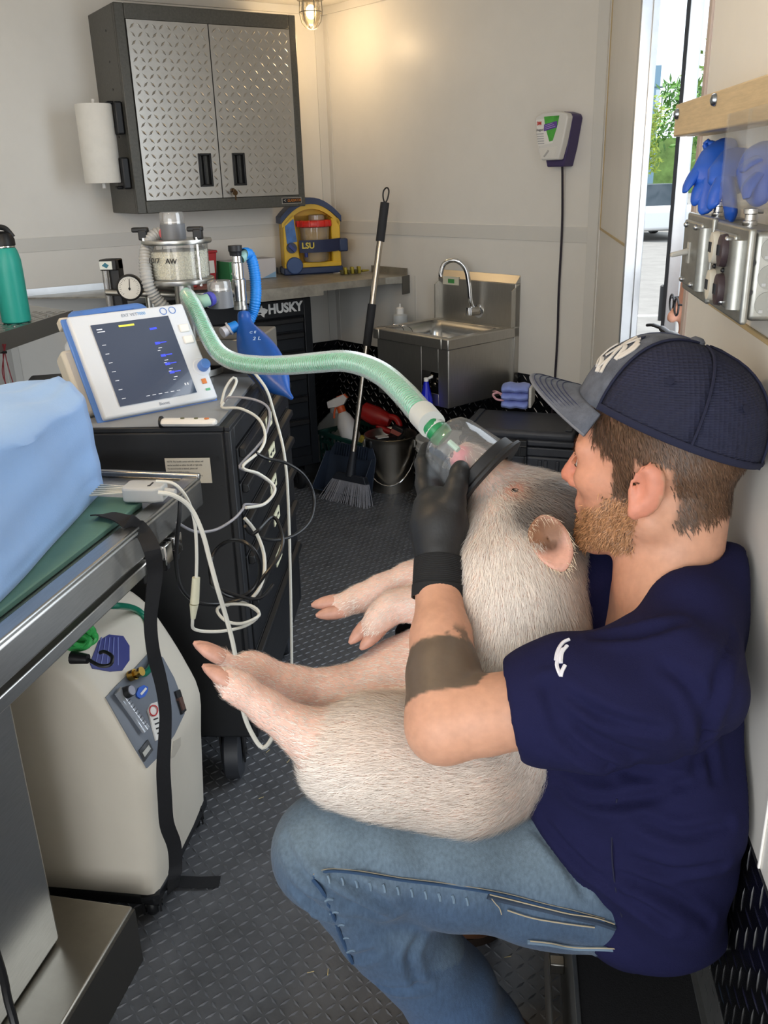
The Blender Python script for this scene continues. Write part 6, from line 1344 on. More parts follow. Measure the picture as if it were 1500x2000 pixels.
jn = noise3(bv_, 70, 3)*.008
beard = ishead*sstep(-hl_[:, 2]+jn, .012+0*jn, .045)*sstep(hl_[:, 0]+jn, -.004, .012)*(1-lips)*sstep(.115-np.abs(hl_[:, 2]+.0), -.01, .005)
beard = beard*(1-sstep(hl_[:, 2]+.030+(hl_[:, 0]-.03)*.55, -.006, .012)*(hl_[:, 0] > .045))*(1-sstep(-hl_[:, 2]-.28*np.maximum(hl_[:, 0], 0)+jn, .078, .092))
col = blend(col, beard*.65, L3('#9a6e4e'))
hf, hu = hl_[:, 0], hl_[:, 2]
topz = sstep(hu+jn, .030, .040)
backz = sstep(-hf+jn, .034, .044)*sstep(hu+.18*(hf+.04)+jn, -.062, -.050)
sideb = sstep(.034-hf+jn*.5, 0, .006)*sstep(hf, .002, .006)*sstep(hu, -.030, -.018)*(np.abs(hl_[:, 1]) > .045)
overear = sstep(hu+jn*.5, .022, .030)*(hf < .045)
hairz = ishead*np.maximum(np.maximum(topz, backz), np.maximum(sideb, overear))*(1-earw)*(hf < .06)
col = blend(col, hairz*.85, L3('#4a3626'))
brow = ishead*np.exp(-((hl_[:, 2]-.026)/.006)**2)*(hl_[:, 0] > .062)*(np.abs(hl_[:, 1]) > .012)*(np.abs(hl_[:, 1]) < .05); col = blend(col, brow*.7, L3('#5a3c28'))
# tattoo band on the forearm
fa_ = (WL-EL); ft = ((bv_-EL)@fa_)/(fa_@fa_); fd = np.linalg.norm(bv_-EL-np.clip(ft, 0, 1)[:, None]*fa_, axis=1)
onfa = fd < .062
band = onfa*sstep(ft, .07, .085)*(1-sstep(ft, .475, .49)); col = blend(col, band*.9, L3('#4a463c'))
near_ = onfa*np.exp(-((ft-.53+.3*noise3(bv_, 60, 5)*.1)/.05)**2)*(((bv_-EL)@np.array([1, .3, 0.])) > .012); col = blend(col, np.clip(near_*1.2, 0, 1)*.8*(noise3(bv_, 160, 8) > -.1), L3('#4f483f'))
body = np_mesh('body', bv_, bq, skinm, man, MO, col)
# eyes
for s_ in (-1, 1):
    c = hp_(.0775, s_*.031, .006); e = MB(); e.M = Matrix.Translation(-Vector(man.location)); e.sph(c, .0118, 14, 10); eo = e.build('eye', mat('eye_white', '#d8d2c8', .2), man)
    e = MB(); e.M = Matrix.Translation(-Vector(man.location)); cf_ = c+Rh@np.array([.0095, 0, -.003]); e.sph(cf_, (.0046, .0046, .0046), 10, 8); e.build('iris', mat('iris_brown', '#3a2c20', .15), eo)
    B2 = MB(); B2.M = Matrix.Translation(-Vector(man.location)); B2.tube([hp_(.087, s_*(.020+.006*k), .0115-.0035*(k/2.-1)**2) for k in range(5)], .0026, 6); B2.build('upper_lid', mat('lid_skin', '#b57a60', .5), man)
headflow = Rh@np.array([-.35, 0, -1.]); hfl = np.tile(headflow, (len(bv_), 1))
strands('hair', bv_, bq, bn, np.tile(L3('#5a4230'), (len(bv_), 1)), hairz*(hairz > .3)*(hl_[:, 2] < .075)*1.0, 9000, np.full(len(bv_), .011), hfl, hairm, man, MO, .0006, .18, .22, .25)
bfl = np.tile(Rh@np.array([.25, 0, -1.]), (len(bv_), 1))
strands('beard', bv_, bq, bn, np.tile(L3('#a87b56'), (len(bv_), 1)), beard*(beard > .35), 6500, np.full(len(bv_), .0075), bfl, hairm, man, MO, .0005, .5, .5, .3)
strands('eyebrow', bv_, bq, bn, np.tile(L3('#5a3c28'), (len(bv_), 1)), brow*(brow > .4), 260, np.full(len(bv_), .008), np.tile(Rh@np.array([-.3, .6, .2]), (len(bv_), 1)), hairm, man, MO, .0005, .25, .3, .2)
pass
# ---- shirt
S_ = Field((-.14, .70, .16), (.36, 1.48, 1.02), .005)
up_t = (CH-PEL)/np.linalg.norm(CH-PEL)
Rt = np.array(Matrix(((-1, .0, 0), (0, -1, 0), (0, 0, 1))).transposed())
S_.ell(CH+np.array([.005, .01, .0]), (.125, .178, .16), None, .03)
S_.ell((CH+PEL)/2+np.array([.010, .0, -.01]), (.132, .175, .20), None, .05)
S_.ell(PEL+np.array([.005, .0, .03]), (.138, .180, .14), None, .06)
S_.cap(NB+np.array([.025, -.04, -.025]), SL+np.array([.01, .03, .0]), .052, .060, .05); S_.cap(A3(1185, 1085, 1.20), A3(1140, 1215, 1.15), .048, .055, .04); S_.cap(NB+np.array([.015, .01, -.06]), SR, .056, .056, .05)
S_.cap(NB+np.array([.035, 0, -.02]), NB+np.array([.02, 0, -.1]), .062, .09, .04)
S_.cap(A3(1425, 1125, 1.06), A3(1330, 1195, 1.0), .036, .042, .04)
ua = (EL-SL)/np.linalg.norm(EL-SL)
S_.chain([(SL, .066), (SL+ua*.08, .067), (SL+ua*.145, .069)], .04)
S_.chain([(SR, .060), (SR+(ER-SR)*.55, .062)], .03)
# loose hem towards the camera
S_.cap(A3(1330, 1600, 1.06), A3(1300, 1790, 1.11), .075, .065, .05); S_.cap(A3(1200, 1560, 1.08), A3(1240, 1740, 1.11), .07, .07, .05)
S_.cap(A3(1110, 1480, 1.12), A3(1150, 1640, 1.12), .06, .07, .05)
# openings: sleeve end, neck, hem
sl_end = SL+ua*.178
Ru = np.array(rot_to(Vector(ua)))
S_.ell(sl_end+ua*.048, (.092, .092, .050), Ru, .003, True)
S_.plane(np.array([XR-.003, 0, 0]), (1, 0, 0), .01)
ndir = NB-hp_(-.03, 0, -.04); ndir /= np.linalg.norm(ndir)
S_.cap(NB-ndir*.10+np.array([-.008, 0, 0]), NB+ndir*.012+np.array([-.010, 0, 0]), .070, .056, .006, True)
S_.cap(NB+np.array([-.055, -.004, -.015]), NB+np.array([-.115, -.012, -.105]), .040, .010, .006, True)
sv, sq = S_.mesh(3); sn = vnormals(sv, sq)
# soft cloth folds
rel = sv-SL
fold = .0055*np.sin(rel@np.array([38, 22, 55.])+1.5*np.sin(rel@np.array([9, 15, -12.])))*sstep(.25-np.linalg.norm(sv-(SL+ua*.05), axis=1), 0, .2)
fold += .0065*np.sin(sv@np.array([30, 12, 46.])+1.8*np.sin(sv@np.array([-12, 9, 7.])))*sstep(.62-sv[:, 2], 0, .2)
fold += .004*noise3(sv, 26, 11)+.004*np.sin(sv@np.array([18, -25, 60.])+2*np.sin(sv@np.array([7, 12, 5.])))*sstep(.85-sv[:, 2], 0, .2)
fold *= sstep(np.linalg.norm(sv-sl_end, axis=1), .06, .11)*.9+.1
def creases(v, q, n, lines, depth, w):
    bt_ = BVHTree.FromPolygons(v.tolist(), q.tolist()); out = np.zeros(len(v))
    for ln_ in lines:
        P = [hit(bt_, px, py)[0] for px, py in [(p.x, p.y) for p in catmull([V(a, b, 0) for a, b in ln_], 8)]]; P = np.array([tuple(p) for p in P if p is not None])
        if len(P) < 3: continue
        lo, hi = P.min(0)-4*w, P.max(0)+4*w; m_ = np.argwhere(((v > lo) & (v < hi)).all(1))[:, 0]
        D = np.linalg.norm(v[m_][:, None]-P[None], axis=2); d = D.min(1); t = D.argmin(1)/len(P); fade = np.sin(PI*np.clip(t*.94+.03, 0, 1))**.5
        out[m_] += fade*(-depth*np.exp(-(d/w)**2)+.75*depth*np.exp(-((d-2.0*w)/(1.1*w))**2))
    return v+n*out[:, None]
sv = sv+sn*fold[:, None]
sv = creases(sv, sq, sn, [[(1062, 1338), (1072, 1372), (1108, 1440), (1190, 1495), (1330, 1528)], [(1072, 1340), (1100, 1385), (1160, 1440), (1240, 1470)], [(1085, 1335), (1130, 1372), (1200, 1405), (1290, 1425)], [(1090, 1525), (1150, 1565), (1250, 1560), (1360, 1520)],
    [(1180, 1705), (1250, 1722), (1330, 1760), (1385, 1800)], [(1200, 1740), (1260, 1775), (1310, 1812)], [(1060, 1600), (1130, 1680), (1200, 1735)], [(1250, 1600), (1330, 1630), (1420, 1610)], [(1240, 1680), (1320, 1700), (1410, 1690)], [(1430, 1240), (1400, 1330), (1380, 1430), (1390, 1520)], [(1160, 1245), (1240, 1240), (1330, 1215)], [(1300, 1300), (1355, 1350), (1370, 1430), (1355, 1500)]], .0055, .0065); sv[:, 0] = np.minimum(sv[:, 0], XR-.0085)
shirt = np_mesh('navy_shirt', sv, sq, mat('shirt_navy', '#17183a', .9, var=.07, vs=18, bump=.3, bs=700, spec=.2), man, MO)
# collar band and sleeve hem
bpy.context.view_layer.update(); bsh = bvh_of(shirt, Matrix.Translation(Vector(man.location)))
def snapline(bv0, pts, lift): 
    out = []
    for px, py in pts:
        p, n = hit(bv0, px, py)
        if p is not None: out.append(p+(n if n.dot(ray(px, py)) < 0 else -n)*lift)
    return out
def mseam(name, bv0, pts, r, m_, lift=.0005, par=man):
    P = snapline(bv0, pts, lift)
    if len(P) > 2:
        b = MB(); b.M = Matrix.Translation(-Vector(par.location)); b.tube(catmull(P, 4), r, 6); return b.build(name, m_, par)
hemm = mat('shirt_hem', '#161832', .85)
pass
pass
mseam('side_seam', bsh, [(1205, 1560), (1195, 1640), (1200, 1720), (1215, 1790)], .0010, hemm)
prw = mat('print_white', '#dcdce4', .8)
for k, pl_ in enumerate(([(1100, 1268), (1092, 1282), (1088, 1300), (1094, 1318)], [(1108, 1262), (1098, 1276), (1096, 1296)], [(1112, 1250), (1100, 1256), (1090, 1272), (1086, 1290)], [(1104, 1300), (1098, 1312), (1096, 1322)], [(1112, 1196), (1110, 1206), (1112, 1216)], [(1116, 1190), (1114, 1200)])):
    mseam('chest_print', bsh, pl_, .0022, prw)
# ---- jeans
J_ = Field((-.36, .70, -.02), (.36, 1.42, .62), .005)
lt = KNL-HIPL
J_.chain([(HIPL+np.array([.02, .02, .01]), .094), (HIPL+lt*.25, .084), (HIPL+lt*.55, .074), (HIPL+lt*.85, .065), (KNL, .060)], .03)
J_.ell(KNL+np.array([-.002, 0, .0]), (.060, .058, .060), None, .03)
sh_ = ANL-KNL
J_.chain([(KNL, .063), (KNL+sh_*.3, .064), (KNL+sh_*.65, .062), (ANL, .056)], .02)
J_.chain([(HIPR, .092), (KNR, .062)], .03); J_.chain([(KNR, .062), (KNR+(ANR-KNR)*.5, .055), (ANR, .050)], .02)
J_.cap(HIPL, HIPR, .095, .09, .04); J_.ell(PEL+np.array([.02, 0, -.02]), (.11, .17, .085), None, .03)
J_.plane(np.array([XR-.009, 0, 0]), (1, 0, 0), .01)
jv, jq = J_.mesh(2); jn_ = vnormals(jv, jq)
kd = np.linalg.norm(jv-KNL, axis=1)
wr2 = .0065*np.sin((jv-KNL)@np.array([70, 10, 85.])+1.3*np.sin(jv@np.array([25, 31, -20.])))*np.exp(-(kd/.09)**2)*((jv[:, 0] > KNL[0]-.01))
hd2 = np.linalg.norm(jv-HIPL, axis=1); wr2 += .006*np.sin((jv-HIPL)@np.array([60, -30, 40.]))*np.exp(-(hd2/.13)**2)
wr2 += .003*noise3(jv, 30, 21)+.003*np.sin((jv-ANL)@np.array([10, 5, 75.]))*np.exp(-(np.linalg.norm(jv-ANL, axis=1)/.16)**2)
jv = jv+jn_*wr2[:, None]
jv = creases(jv, jq, jn_, [[(606, 1722), (650, 1742), (700, 1768), (748, 1790)], [(556, 1640), (580, 1690), (625, 1735), (680, 1768)], [(640, 1712), (690, 1728), (735, 1752), (770, 1780)], [(575, 1735), (620, 1775), (660, 1795)], [(820, 1830), (800, 1870), (815, 1920)], [(700, 1900), (760, 1930), (830, 1925)], [(1050, 1620), (1100, 1680), (1140, 1740)], [(1090, 1620), (1150, 1690), (1190, 1760)], [(620, 1850), (680, 1870), (730, 1860)]], .0050, .0060)
jv[:, 2] = np.maximum(jv[:, 2], .004)
inbox = (jv[:, 0] > WX-.006) & (jv[:, 2] < WZ+.004); jv[inbox & (jv[:, 2] > WZ-.06), 2] = np.maximum(jv[inbox & (jv[:, 2] > WZ-.06), 2], WZ+.004)
jc = np.tile(L3('#3d5068'), (len(jv), 1))
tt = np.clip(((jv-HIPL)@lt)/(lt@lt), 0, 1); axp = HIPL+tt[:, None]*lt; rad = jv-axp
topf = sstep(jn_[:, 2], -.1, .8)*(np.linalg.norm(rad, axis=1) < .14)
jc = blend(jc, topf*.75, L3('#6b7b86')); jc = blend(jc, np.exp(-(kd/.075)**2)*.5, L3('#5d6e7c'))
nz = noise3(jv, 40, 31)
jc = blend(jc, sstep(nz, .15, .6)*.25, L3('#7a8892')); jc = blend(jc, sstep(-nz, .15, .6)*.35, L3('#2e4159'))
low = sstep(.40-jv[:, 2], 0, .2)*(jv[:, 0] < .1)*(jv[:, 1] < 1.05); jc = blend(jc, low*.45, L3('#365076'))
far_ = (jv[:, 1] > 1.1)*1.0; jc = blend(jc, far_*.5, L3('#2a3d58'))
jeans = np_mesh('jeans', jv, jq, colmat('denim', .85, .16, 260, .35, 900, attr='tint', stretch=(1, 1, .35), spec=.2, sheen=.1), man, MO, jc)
bpy.context.view_layer.update(); bj = bvh_of(jeans, Matrix.Translation(Vector(man.location)))
thr = mat('denim_thread', '#857d6c', .8); dkd = mat('denim_dark', '#27405f', .85); pale = mat('denim_pale_edge', '#63778a', .85)
seamp = [(612, 1712), (640, 1702), (700, 1706), (780, 1718), (860, 1728), (940, 1740), (1000, 1752), (1060, 1768), (1120, 1782), (1180, 1798)]
mseam('outer_seam', bj, seamp, .0016, dkd, .001); mseam('seam_stitch', bj, [(a, b-5) for a, b in seamp], .0005, thr, .0012)
mseam('outer_seam', bj, [(612, 1716), (632, 1745), (652, 1790), (668, 1830), (690, 1880), (715, 1930), (742, 1975), (760, 1998)], .0024, dkd, .001)
pass
for k in range(11):
    a, b = 640+27*k, 1708+4.2*k; mseam('worn_puckers', bj, [(a, b+2), (a+3, b+10), (a+4, b+18)], .0018, pale, .0)
for k in range(9):
    a, b = 640+11*k, 1760+25*k; mseam('worn_puckers', bj, [(a-6, b), (a+2, b-4), (a+10, b-3)], .0016, pale, .0)
mseam('pocket_edge', bj, [(952, 1750), (1000, 1762), (1060, 1775), (1120, 1790), (1165, 1800), (1200, 1812)], .0035, mat('pocket_dark', '#2d3a4c', .85), .001)
mseam('pocket_stitch', bj, [(955, 1745), (1005, 1757), (1060, 1770), (1110, 1782), (1160, 1790), (1198, 1802)], .0008, mat('thread_cream', '#a89c84', .8), .003)
mseam('pocket_stitch', bj, [(990, 1775), (1040, 1790), (1100, 1800), (1160, 1808)], .0009, mat('thread_cream', '#a89c84', .8), .003)
mseam('back_pocket_edge', bj, [(1030, 1836), (1070, 1840), (1120, 1848), (1180, 1850), (1230, 1856)], .003, pale, .002)
mseam('back_pocket_stitch', bj, [(1035, 1832), (1075, 1836), (1120, 1844), (1180, 1846), (1226, 1850)], .0008, mat('thread_cream', '#a89c84', .8), .004)
mseam('frayed_thread', bj, [(958, 1752), (966, 1762), (974, 1770), (978, 1782)], .0006, mat('thread_cream', '#a89c84', .8), .004)
# ---- boots
def boot(heel, toe, ank, nm_lab):
    heel, toe, ank = map(np.array, (heel, toe, ank)); d = (toe-heel)/np.linalg.norm(toe-heel)
    f = Field(np.minimum(heel, toe)-.09+np.array([0, 0, .0]), np.maximum(np.maximum(heel, toe), ank)+.09, .005)
    f.cap(heel+d*.035+np.array([0, 0, .055]), heel+d*.10+np.array([0, 0, .05]), .042, .040, .02); f.cap(heel+d*.09+np.array([0, 0, .05]), heel+d*.22+np.array([0, 0, .042]), .040, .034, .02); f.cap(heel+d*.04+np.array([0, 0, .06]), ank+np.array([0, 0, .03]), .044, .044, .02)
    f.plane(np.array([0, 0, .020]), (0, 0, -1), .002)
    v_, q_ = f.mesh(2); o = np_mesh('boot', v_, q_, mat('boot_brown', '#5a3b27', .5, var=.2, vs=40), man, MO)
    so = MB(); so.M = Matrix.Translation(-Vector(man.location)); sd2 = np.cross(d, [0, 0, 1.])
    ring = lambda z, g: [tuple(heel+d*(.125+(.135+g)*math.cos(a))+sd2*((.040+g)*math.sin(a))+np.array([0, 0, z])) for a in [k*PI/12 for k in range(24)]]
    so.loft([ring(.001, 0), ring(.012, .002), ring(.022, .002)]); s0_ = so.build('boot_sole', mat('sole_dark', '#2a1f18', .6), man)
    return o
hR = np.array(atz(966, 1850, 0)); boot(hR+np.array([.0, .03, 0]), hR+np.array([-.26, .0, 0]), ANR, '')
boot(np.array([.075, .925, 0]), np.array([-.17, .90, 0]), ANL, '')
# ---- cap
CO = hp_(-.010, 0, .047); cu = Vector((.33, .03, .93)).normalized(); cf = Vector(tuple(Rh@np.array([1., 0, 0]))); cf = (cf-cu*cf.dot(cu)).normalized(); cl2 = cu.cross(cf)
ca, cb_, chh = .110, .0865, .100
def crown(th, ph, g=0):
    e = .72; c, s = max(math.cos(ph), 0)**e, math.sin(ph)**1.0
    return Vector(CO)+cf*((ca+g)*c*math.cos(th))+cl2*((cb_+g)*c*math.sin(th))+cu*((chh+g)*s)
capo = MB
def cpatch(th0, th1, nt, name, m_, g=0, npn=14, ph0=0.0, ph1=PI/2-.03):
    b = MB(); b.M = Matrix.Translation(-Vector(man.location)); b.loft([[crown(th0+(th1-th0)*i/nt, ph0+(ph1-ph0)*j/npn, g) for j in range(npn+1)] for i in range(nt+1)], caps=False, closed=False)
    return b.build(name, m_, man, solid=.0022, ang=80)
capg = mat('cap_washed_denim', '#555963', .85, var=.28, vs=45, bump=.3, bs=500)
meshm = mat('cap_mesh_navy', '#181c34', .8, var=.15, vs=20)
# woven mesh look: rows of fine holes
nt_ = meshm.node_tree; wv = nt_.nodes.new('ShaderNodeTexVoronoi'); wv.inputs['Scale'].default_value = 330; wv.inputs['Randomness'].default_value = .15
tcw = nt_.nodes.new('ShaderNodeTexCoord'); mpw = nt_.nodes.new('ShaderNodeMapping'); mpw.inputs['Scale'].default_value = (.6, .6, 1.2); nt_.links.new(tcw.outputs['Object'], mpw.inputs[0]); nt_.links.new(mpw.outputs[0], wv.inputs['Vector'])
bpw = nt_.nodes.new('ShaderNodeBump'); bpw.inputs['Strength'].default_value = .9; bpw.inputs['Distance'].default_value = .002; nt_.links.new(wv.outputs['Distance'], bpw.inputs['Height']); nt_.links.new(bpw.outputs[0], nt_.nodes['Principled BSDF'].inputs['Normal'])
tf = 1.02
for a, b in ((-tf, 0), (0, tf)): cpatch(a, b, 10, 'cap_front_panel', capg, .0012)
for a, b in ((tf, 2.08), (2.08, 3.14), (-2.08, -tf), (-3.14, -2.08)): cpatch(a, b, 10, 'cap_mesh_panel', meshm)
seamc = mat('cap_seam', '#171b33', .85)
for th in (tf, -tf, 2.08, -2.08, 3.14, 0.0):
    b = MB(); b.M = Matrix.Translation(-Vector(man.location)); b.tube([crown(th, ph*PI/2/14*.98, .0022) for ph in range(15)], .0017, 6); b.build('cap_seam', seamc if abs(th) > .1 else mat('cap_seam_grey', '#3c4256', .85), man)
b = MB(); b.M = Matrix.Translation(-Vector(man.location)); b.tube([crown(tf+(2*PI-2*tf)*k/30, .04, .002) for k in range(31)], .0045, 8, flat=(.5, 1)); b.build('cap_sweatband', seamc, man)
b = MB(); b.M = Matrix.Translation(-Vector(man.location)); b.lathe([(.0085, 0), (.0085, .003), (.005, .006), (0, .0065)], 16, crown(0, PI/2-.03, .001), cu); b.build('cap_button', mat('cap_button_grey', '#5d6068', .8), man)
def brim(th, s, g=0):
    p = crown(th, .03, .001); c = math.cos(th*.98)
    ext = .070*max(0, math.cos(th*1.42))**.75
    droop = .046*(th/1.1)**2
    return p+cf*ext*s-cu*(.010*s+droop*(.25+.75*s)*.55)+cl2*(.004*s*th)+cu*g
nb, ns = 28, 10
b = MB(); b.M = Matrix.Translation(-Vector(man.location)); b.loft([[brim(-1.08+2.16*i/nb, j/ns) for j in range(ns+1)] for i in range(nb+1)], caps=False, closed=False); b.build('cap_brim', capg, man, solid=.0035, ang=70)
b = MB(); b.M = Matrix.Translation(-Vector(man.location)); b.tube([brim(-1.08+2.16*i/40, 1.0, 0) for i in range(41)], .0021, 6); b.build('brim_edge', mat('brim_edge_grey', '#6b6d74', .85), man)
for k in range(6):
    s_ = .94-.115*k; b = MB(); b.M = Matrix.Translation(-Vector(man.location)); b.tube([brim(-1.0+2.0*i/44, s_, .0020) for i in range(45)], .0007, 5); b.build('brim_stitch', mat('cap_stitch', '#2a2f4c', .85), man)
# embroidered emblem on the front panel: crossed letters in a ring with a ribbon
def crown_uv(a, c): return crown(.66+a, .66+c, .0036)
wt_ = mat('emblem_thread', '#c9c3bb', .8)
em = [[(-.30, .10), (-.36, -.05), (-.30, -.22), (-.14, -.30)], [(-.16, .34), (-.08, .18), (-.02, .02), (.06, -.20), (.12, -.34)], [(.02, .36), (-.02, .22), (-.08, .06), (-.16, -.12)], [(-.04, .14), (.06, .12), (.14, .02), (.18, -.10)],
      [(.10, .30), (.18, .22), (.22, .10), (.18, .0), (.08, .06)], [(.02, -.06), (.0, -.20), (-.04, -.30)], [(.20, .26), (.26, .16), (.24, .02), (.20, -.06)], [(-.22, -.18), (-.10, -.22), (.02, -.36)]]
for e in em:
    b = MB(); b.M = Matrix.Translation(-Vector(man.location)); b.tube(catmull([crown_uv(x*.88, y*.88) for x, y in e], 6), .0028, 6, flat=(1, .5)); b.build('emblem_stroke', wt_, man)
for th, ph in ((.62, 1.0), (1.62, .62), (2.55, .62)):
    p = crown(th, ph, .0025); nrm_ = (p-Vector(CO)).normalized(); b = MB(); b.M = Matrix.Translation(-Vector(man.location)); b.lathe([(.0025, 0), (.0045, .0004), (.0045, .0012), (.0025, .0014)], 12, p, nrm_); b.build('vent_eyelet', seamc, man)
# ---- gloves
glb = mat('glove_black', '#1f2022', .5, var=.1, vs=30, bump=.15, bs=260)
G_ = Field((-.24, 1.0, .74), (.06, 1.36, 1.08), .0028)
KN = A3(852, 985, 1.165)
G_.chain([(A3(857, 1105, 1.12), .0275), (A3(857, 1070, 1.13), .030), (A3(855, 1030, 1.14), .034), (A3(852, 995, 1.155), .031)], .012)
G_.ell(A3(868, 1030, 1.135), (.030, .028, .036), None, .012)
G_.chain([(A3(872, 1030, 1.132), .021), (A3(884, 985, 1.128), .0158), (A3(892, 948, 1.138), .0132), (A3(898, 922, 1.150), .0118), (A3(900, 914, 1.154), .0100)], .008)
for pts in ([(838, 985, 1.165, .0145), (829, 945, 1.19, .0122), (826, 905, 1.215, .0110), (834, 876, 1.238, .0098)], [(846, 978, 1.175, .0148), (842, 930, 1.215, .0122), (850, 893, 1.25, .0112), (866, 878, 1.268, .0100)],
            [(856, 980, 1.182, .0145), (862, 938, 1.235, .0118), (876, 910, 1.268, .0106), (894, 902, 1.28, .0096)], [(864, 990, 1.185, .0128), (878, 958, 1.24, .0104), (894, 940, 1.268, .0094), (908, 938, 1.276, .0084)]):
    G_.chain([(A3(a, b2_, c), r) for a, b2_, c, r in pts], .006)
gv_, gq = G_.mesh(1); np_mesh('glove', gv_, gq, glb, man, MO)
cufp = [A3(856, 1168, 1.108), A3(857, 1130, 1.115), A3(858, 1092, 1.124)]
b = MB(); b.M = Matrix.Translation(-Vector(man.location)); P = resample(catmull([Vector(p) for p in cufp], 20), .0011); b.tube(P, [(.0318+(.0012 if i < 14 else 0)-.001*(i/len(P)))+(.0007 if i % 2 and i > 14 else 0) for i in range(len(P))], 40, caps=False); b.build('glove_cuff', mat('cuff_knit', '#18191b', .85, var=.15, vs=200), man, solid=.002)
G2 = Field((-.30, 1.12, .66), (.02, 1.48, .96), .004)
G2.chain([(WR, .027), (A3(830, 1255, 1.28), .030), (A3(806, 1245, 1.268), .028)], .012)
for k, (a, b2_, c) in enumerate(((788, 1218, 1.258), (784, 1236, 1.255), (784, 1254, 1.255), (790, 1270, 1.258))): G2.chain([(A3(808, 1232+9*k, 1.268), .011), (A3(a+4, b2_, c), .0098), (A3(a+8, b2_+2, c-.02), .009)], .006)
G2.chain([(A3(815, 1225, 1.262), .012), (A3(800, 1205, 1.25), .010)], .006)
g2v, g2q = G2.mesh(1); np_mesh('glove', g2v, g2q, glb, man, MO)
# ================================================================== the pig
pig = thing('pig', 'white haired piglet with grey face patch lying in the man\'s arms wearing a mask', 'pig', tuple(A3(850, 1540, 1.12)), 0)
PO = np.array(pig.location)
PG = Field((-.46, .76, .34), (.20, 1.44, 1.06), .0042)
prims = []       # (point, flow direction, pinkness, fur length)
def pchain(pts, k, pink=0., fur=.016):
    Q = [(A3(a, b2_, c), r) for a, b2_, c, r in pts]; PG.chain(Q, k)
    for (a, ra), (b2_, rb) in zip(Q, Q[1:]):
        d = (b2_-a)/max(np.linalg.norm(b2_-a), 1e-6)
        for t in np.linspace(0, 1, 5): prims.append((a+(b2_-a)*t, d, pink, fur, ra+(rb-ra)*t))
pchain([(900, 886, 1.208, .019), (926, 912, 1.206, .0235), (952, 938, 1.204, .029), (982, 968, 1.200, .041), (1032, 1012, 1.190, .060)], .018, .3, .011)
pchain([(1032, 1012, 1.190, .060), (1085, 1020, 1.20, .054)], .03, 0, .016)
pchain([(985, 1050, 1.170, .044), (990, 1095, 1.158, .064), (1003, 1160, 1.15, .078), (1008, 1250, 1.155, .084), (1000, 1340, 1.155, .090), (965, 1430, 1.15, .086), (930, 1480, 1.14, .078)], .04, 0, .017)
pchain([(1066, 1025, 1.20, .050), (1030, 1120, 1.19, .062), (1020, 1230, 1.19, .072)], .04, 0, .017)
pchain([(960, 1490, 1.125, .062), (900, 1500, 1.105, .072), (800, 1482, 1.095, .068), (725, 1474, 1.090, .063), (668, 1478, 1.090, .055)], .04, .1, .017)
pchain([(655, 1452, 1.09, .040), (608, 1436, 1.085, .029), (575, 1420, 1.08, .0235), (525, 1386, 1.075, .0200), (470, 1345, 1.07, .0178), (445, 1328, 1.068, .0165)], .016, .75, .006)
PG.ell(A3(594, 1448, 1.082), (.020, .018, .018), None, .012)
pchain([(860, 1380, 1.19, .07), (790, 1345, 1.21, .055), (720, 1352, 1.20, .038), (650, 1352, 1.185, .026), (570, 1340, 1.17, .0205), (500, 1310, 1.155, .0170), (440, 1286, 1.145, .0155)], .03, .9, .007)
pchain([(880, 1300, 1.20, .075), (800, 1320, 1.215, .05)], .04, 1.0, .006)
pchain([(940, 1130, 1.19, .05), (860, 1118, 1.245, .028), (800, 1132, 1.255, .0215), (745, 1152, 1.255, .0185), (700, 1170, 1.25, .0155), (672, 1180, 1.248, .0140)], .02, .6, .0055)
pchain([(945, 1180, 1.15, .05), (870, 1178, 1.19, .027), (810, 1178, 1.205, .0215), (768, 1184, 1.205, .0195), (742, 1205, 1.20, .0170), (726, 1228, 1.195, .0150)], .015, .35, .006)
PG.ell(A3(1006, 962, 1.155), (.018, .014, .014), None, .015)     # brow
PG.plane(np.array(A3(890, 880, 1.207)), np.array(A3(880, 870, 1.21))-np.array(A3(935, 922, 1.198)), .006)   # flat snout disc
# hooves: two toes and a dew claw per foot
hoofs = []
def foot(tip, base, spread, r=.0105):
    tip, base = A3(*tip), A3(*base); d = (tip-base)/np.linalg.norm(tip-base); s_ = A3(*spread)-tip; s_ -= d*(s_@d); s_ /= np.linalg.norm(s_)
    for q in (-1, 1):
        a = base+s_*q*.0070; b2_ = tip+s_*q*.0085-d*(.004 if q > 0 else 0); PG.cap(a, b2_-d*.02, .0112, .0098, .005); hoofs.append((b2_-d*.022, b2_, s_))
    PG.cap(base-d*.02, base-d*.028+np.cross(s_, d)*.016, .008, .0045, .005)
foot((394, 1264, 1.14), (438, 1286, 1.145), (396, 1275, 1.08)); foot((412, 1310, 1.065), (450, 1332, 1.068), (416, 1322, 1.00)); foot((626, 1190, 1.245), (672, 1182, 1.248), (640, 1225, 1.23)); foot((703, 1252, 1.19), (724, 1230, 1.195), (745, 1268, 1.18))
PG.cap(A3(466, 1352, 1.062), A3(436, 1362, 1.052), .0062, .0035, .006)
pv_, pq_ = PG.mesh(2); pnn = vnormals(pv_, pq_)
pp = np.array([p[0] for p in prims]); pdir = np.array([p[1] for p in prims]); ppk = np.array([p[2] for p in prims]); pfur = np.array([p[3] for p in prims]); prr = np.array([p[4] for p in prims])
flow = np.zeros_like(pv_); pink = np.zeros(len(pv_)); fl_ = np.zeros(len(pv_))
for i0 in range(0, len(pv_), 20000):
    d = np.linalg.norm(pv_[i0:i0+20000, None]-pp[None], axis=2)-prr[None]; w = np.exp(-np.maximum(d+.01, 0)/.012)+1e-9; w /= w.sum(1)[:, None]
    flow[i0:i0+20000] = w@pdir; pink[i0:i0+20000] = w@ppk; fl_[i0:i0+20000] = w@pfur
flow[:, 2] -= .15
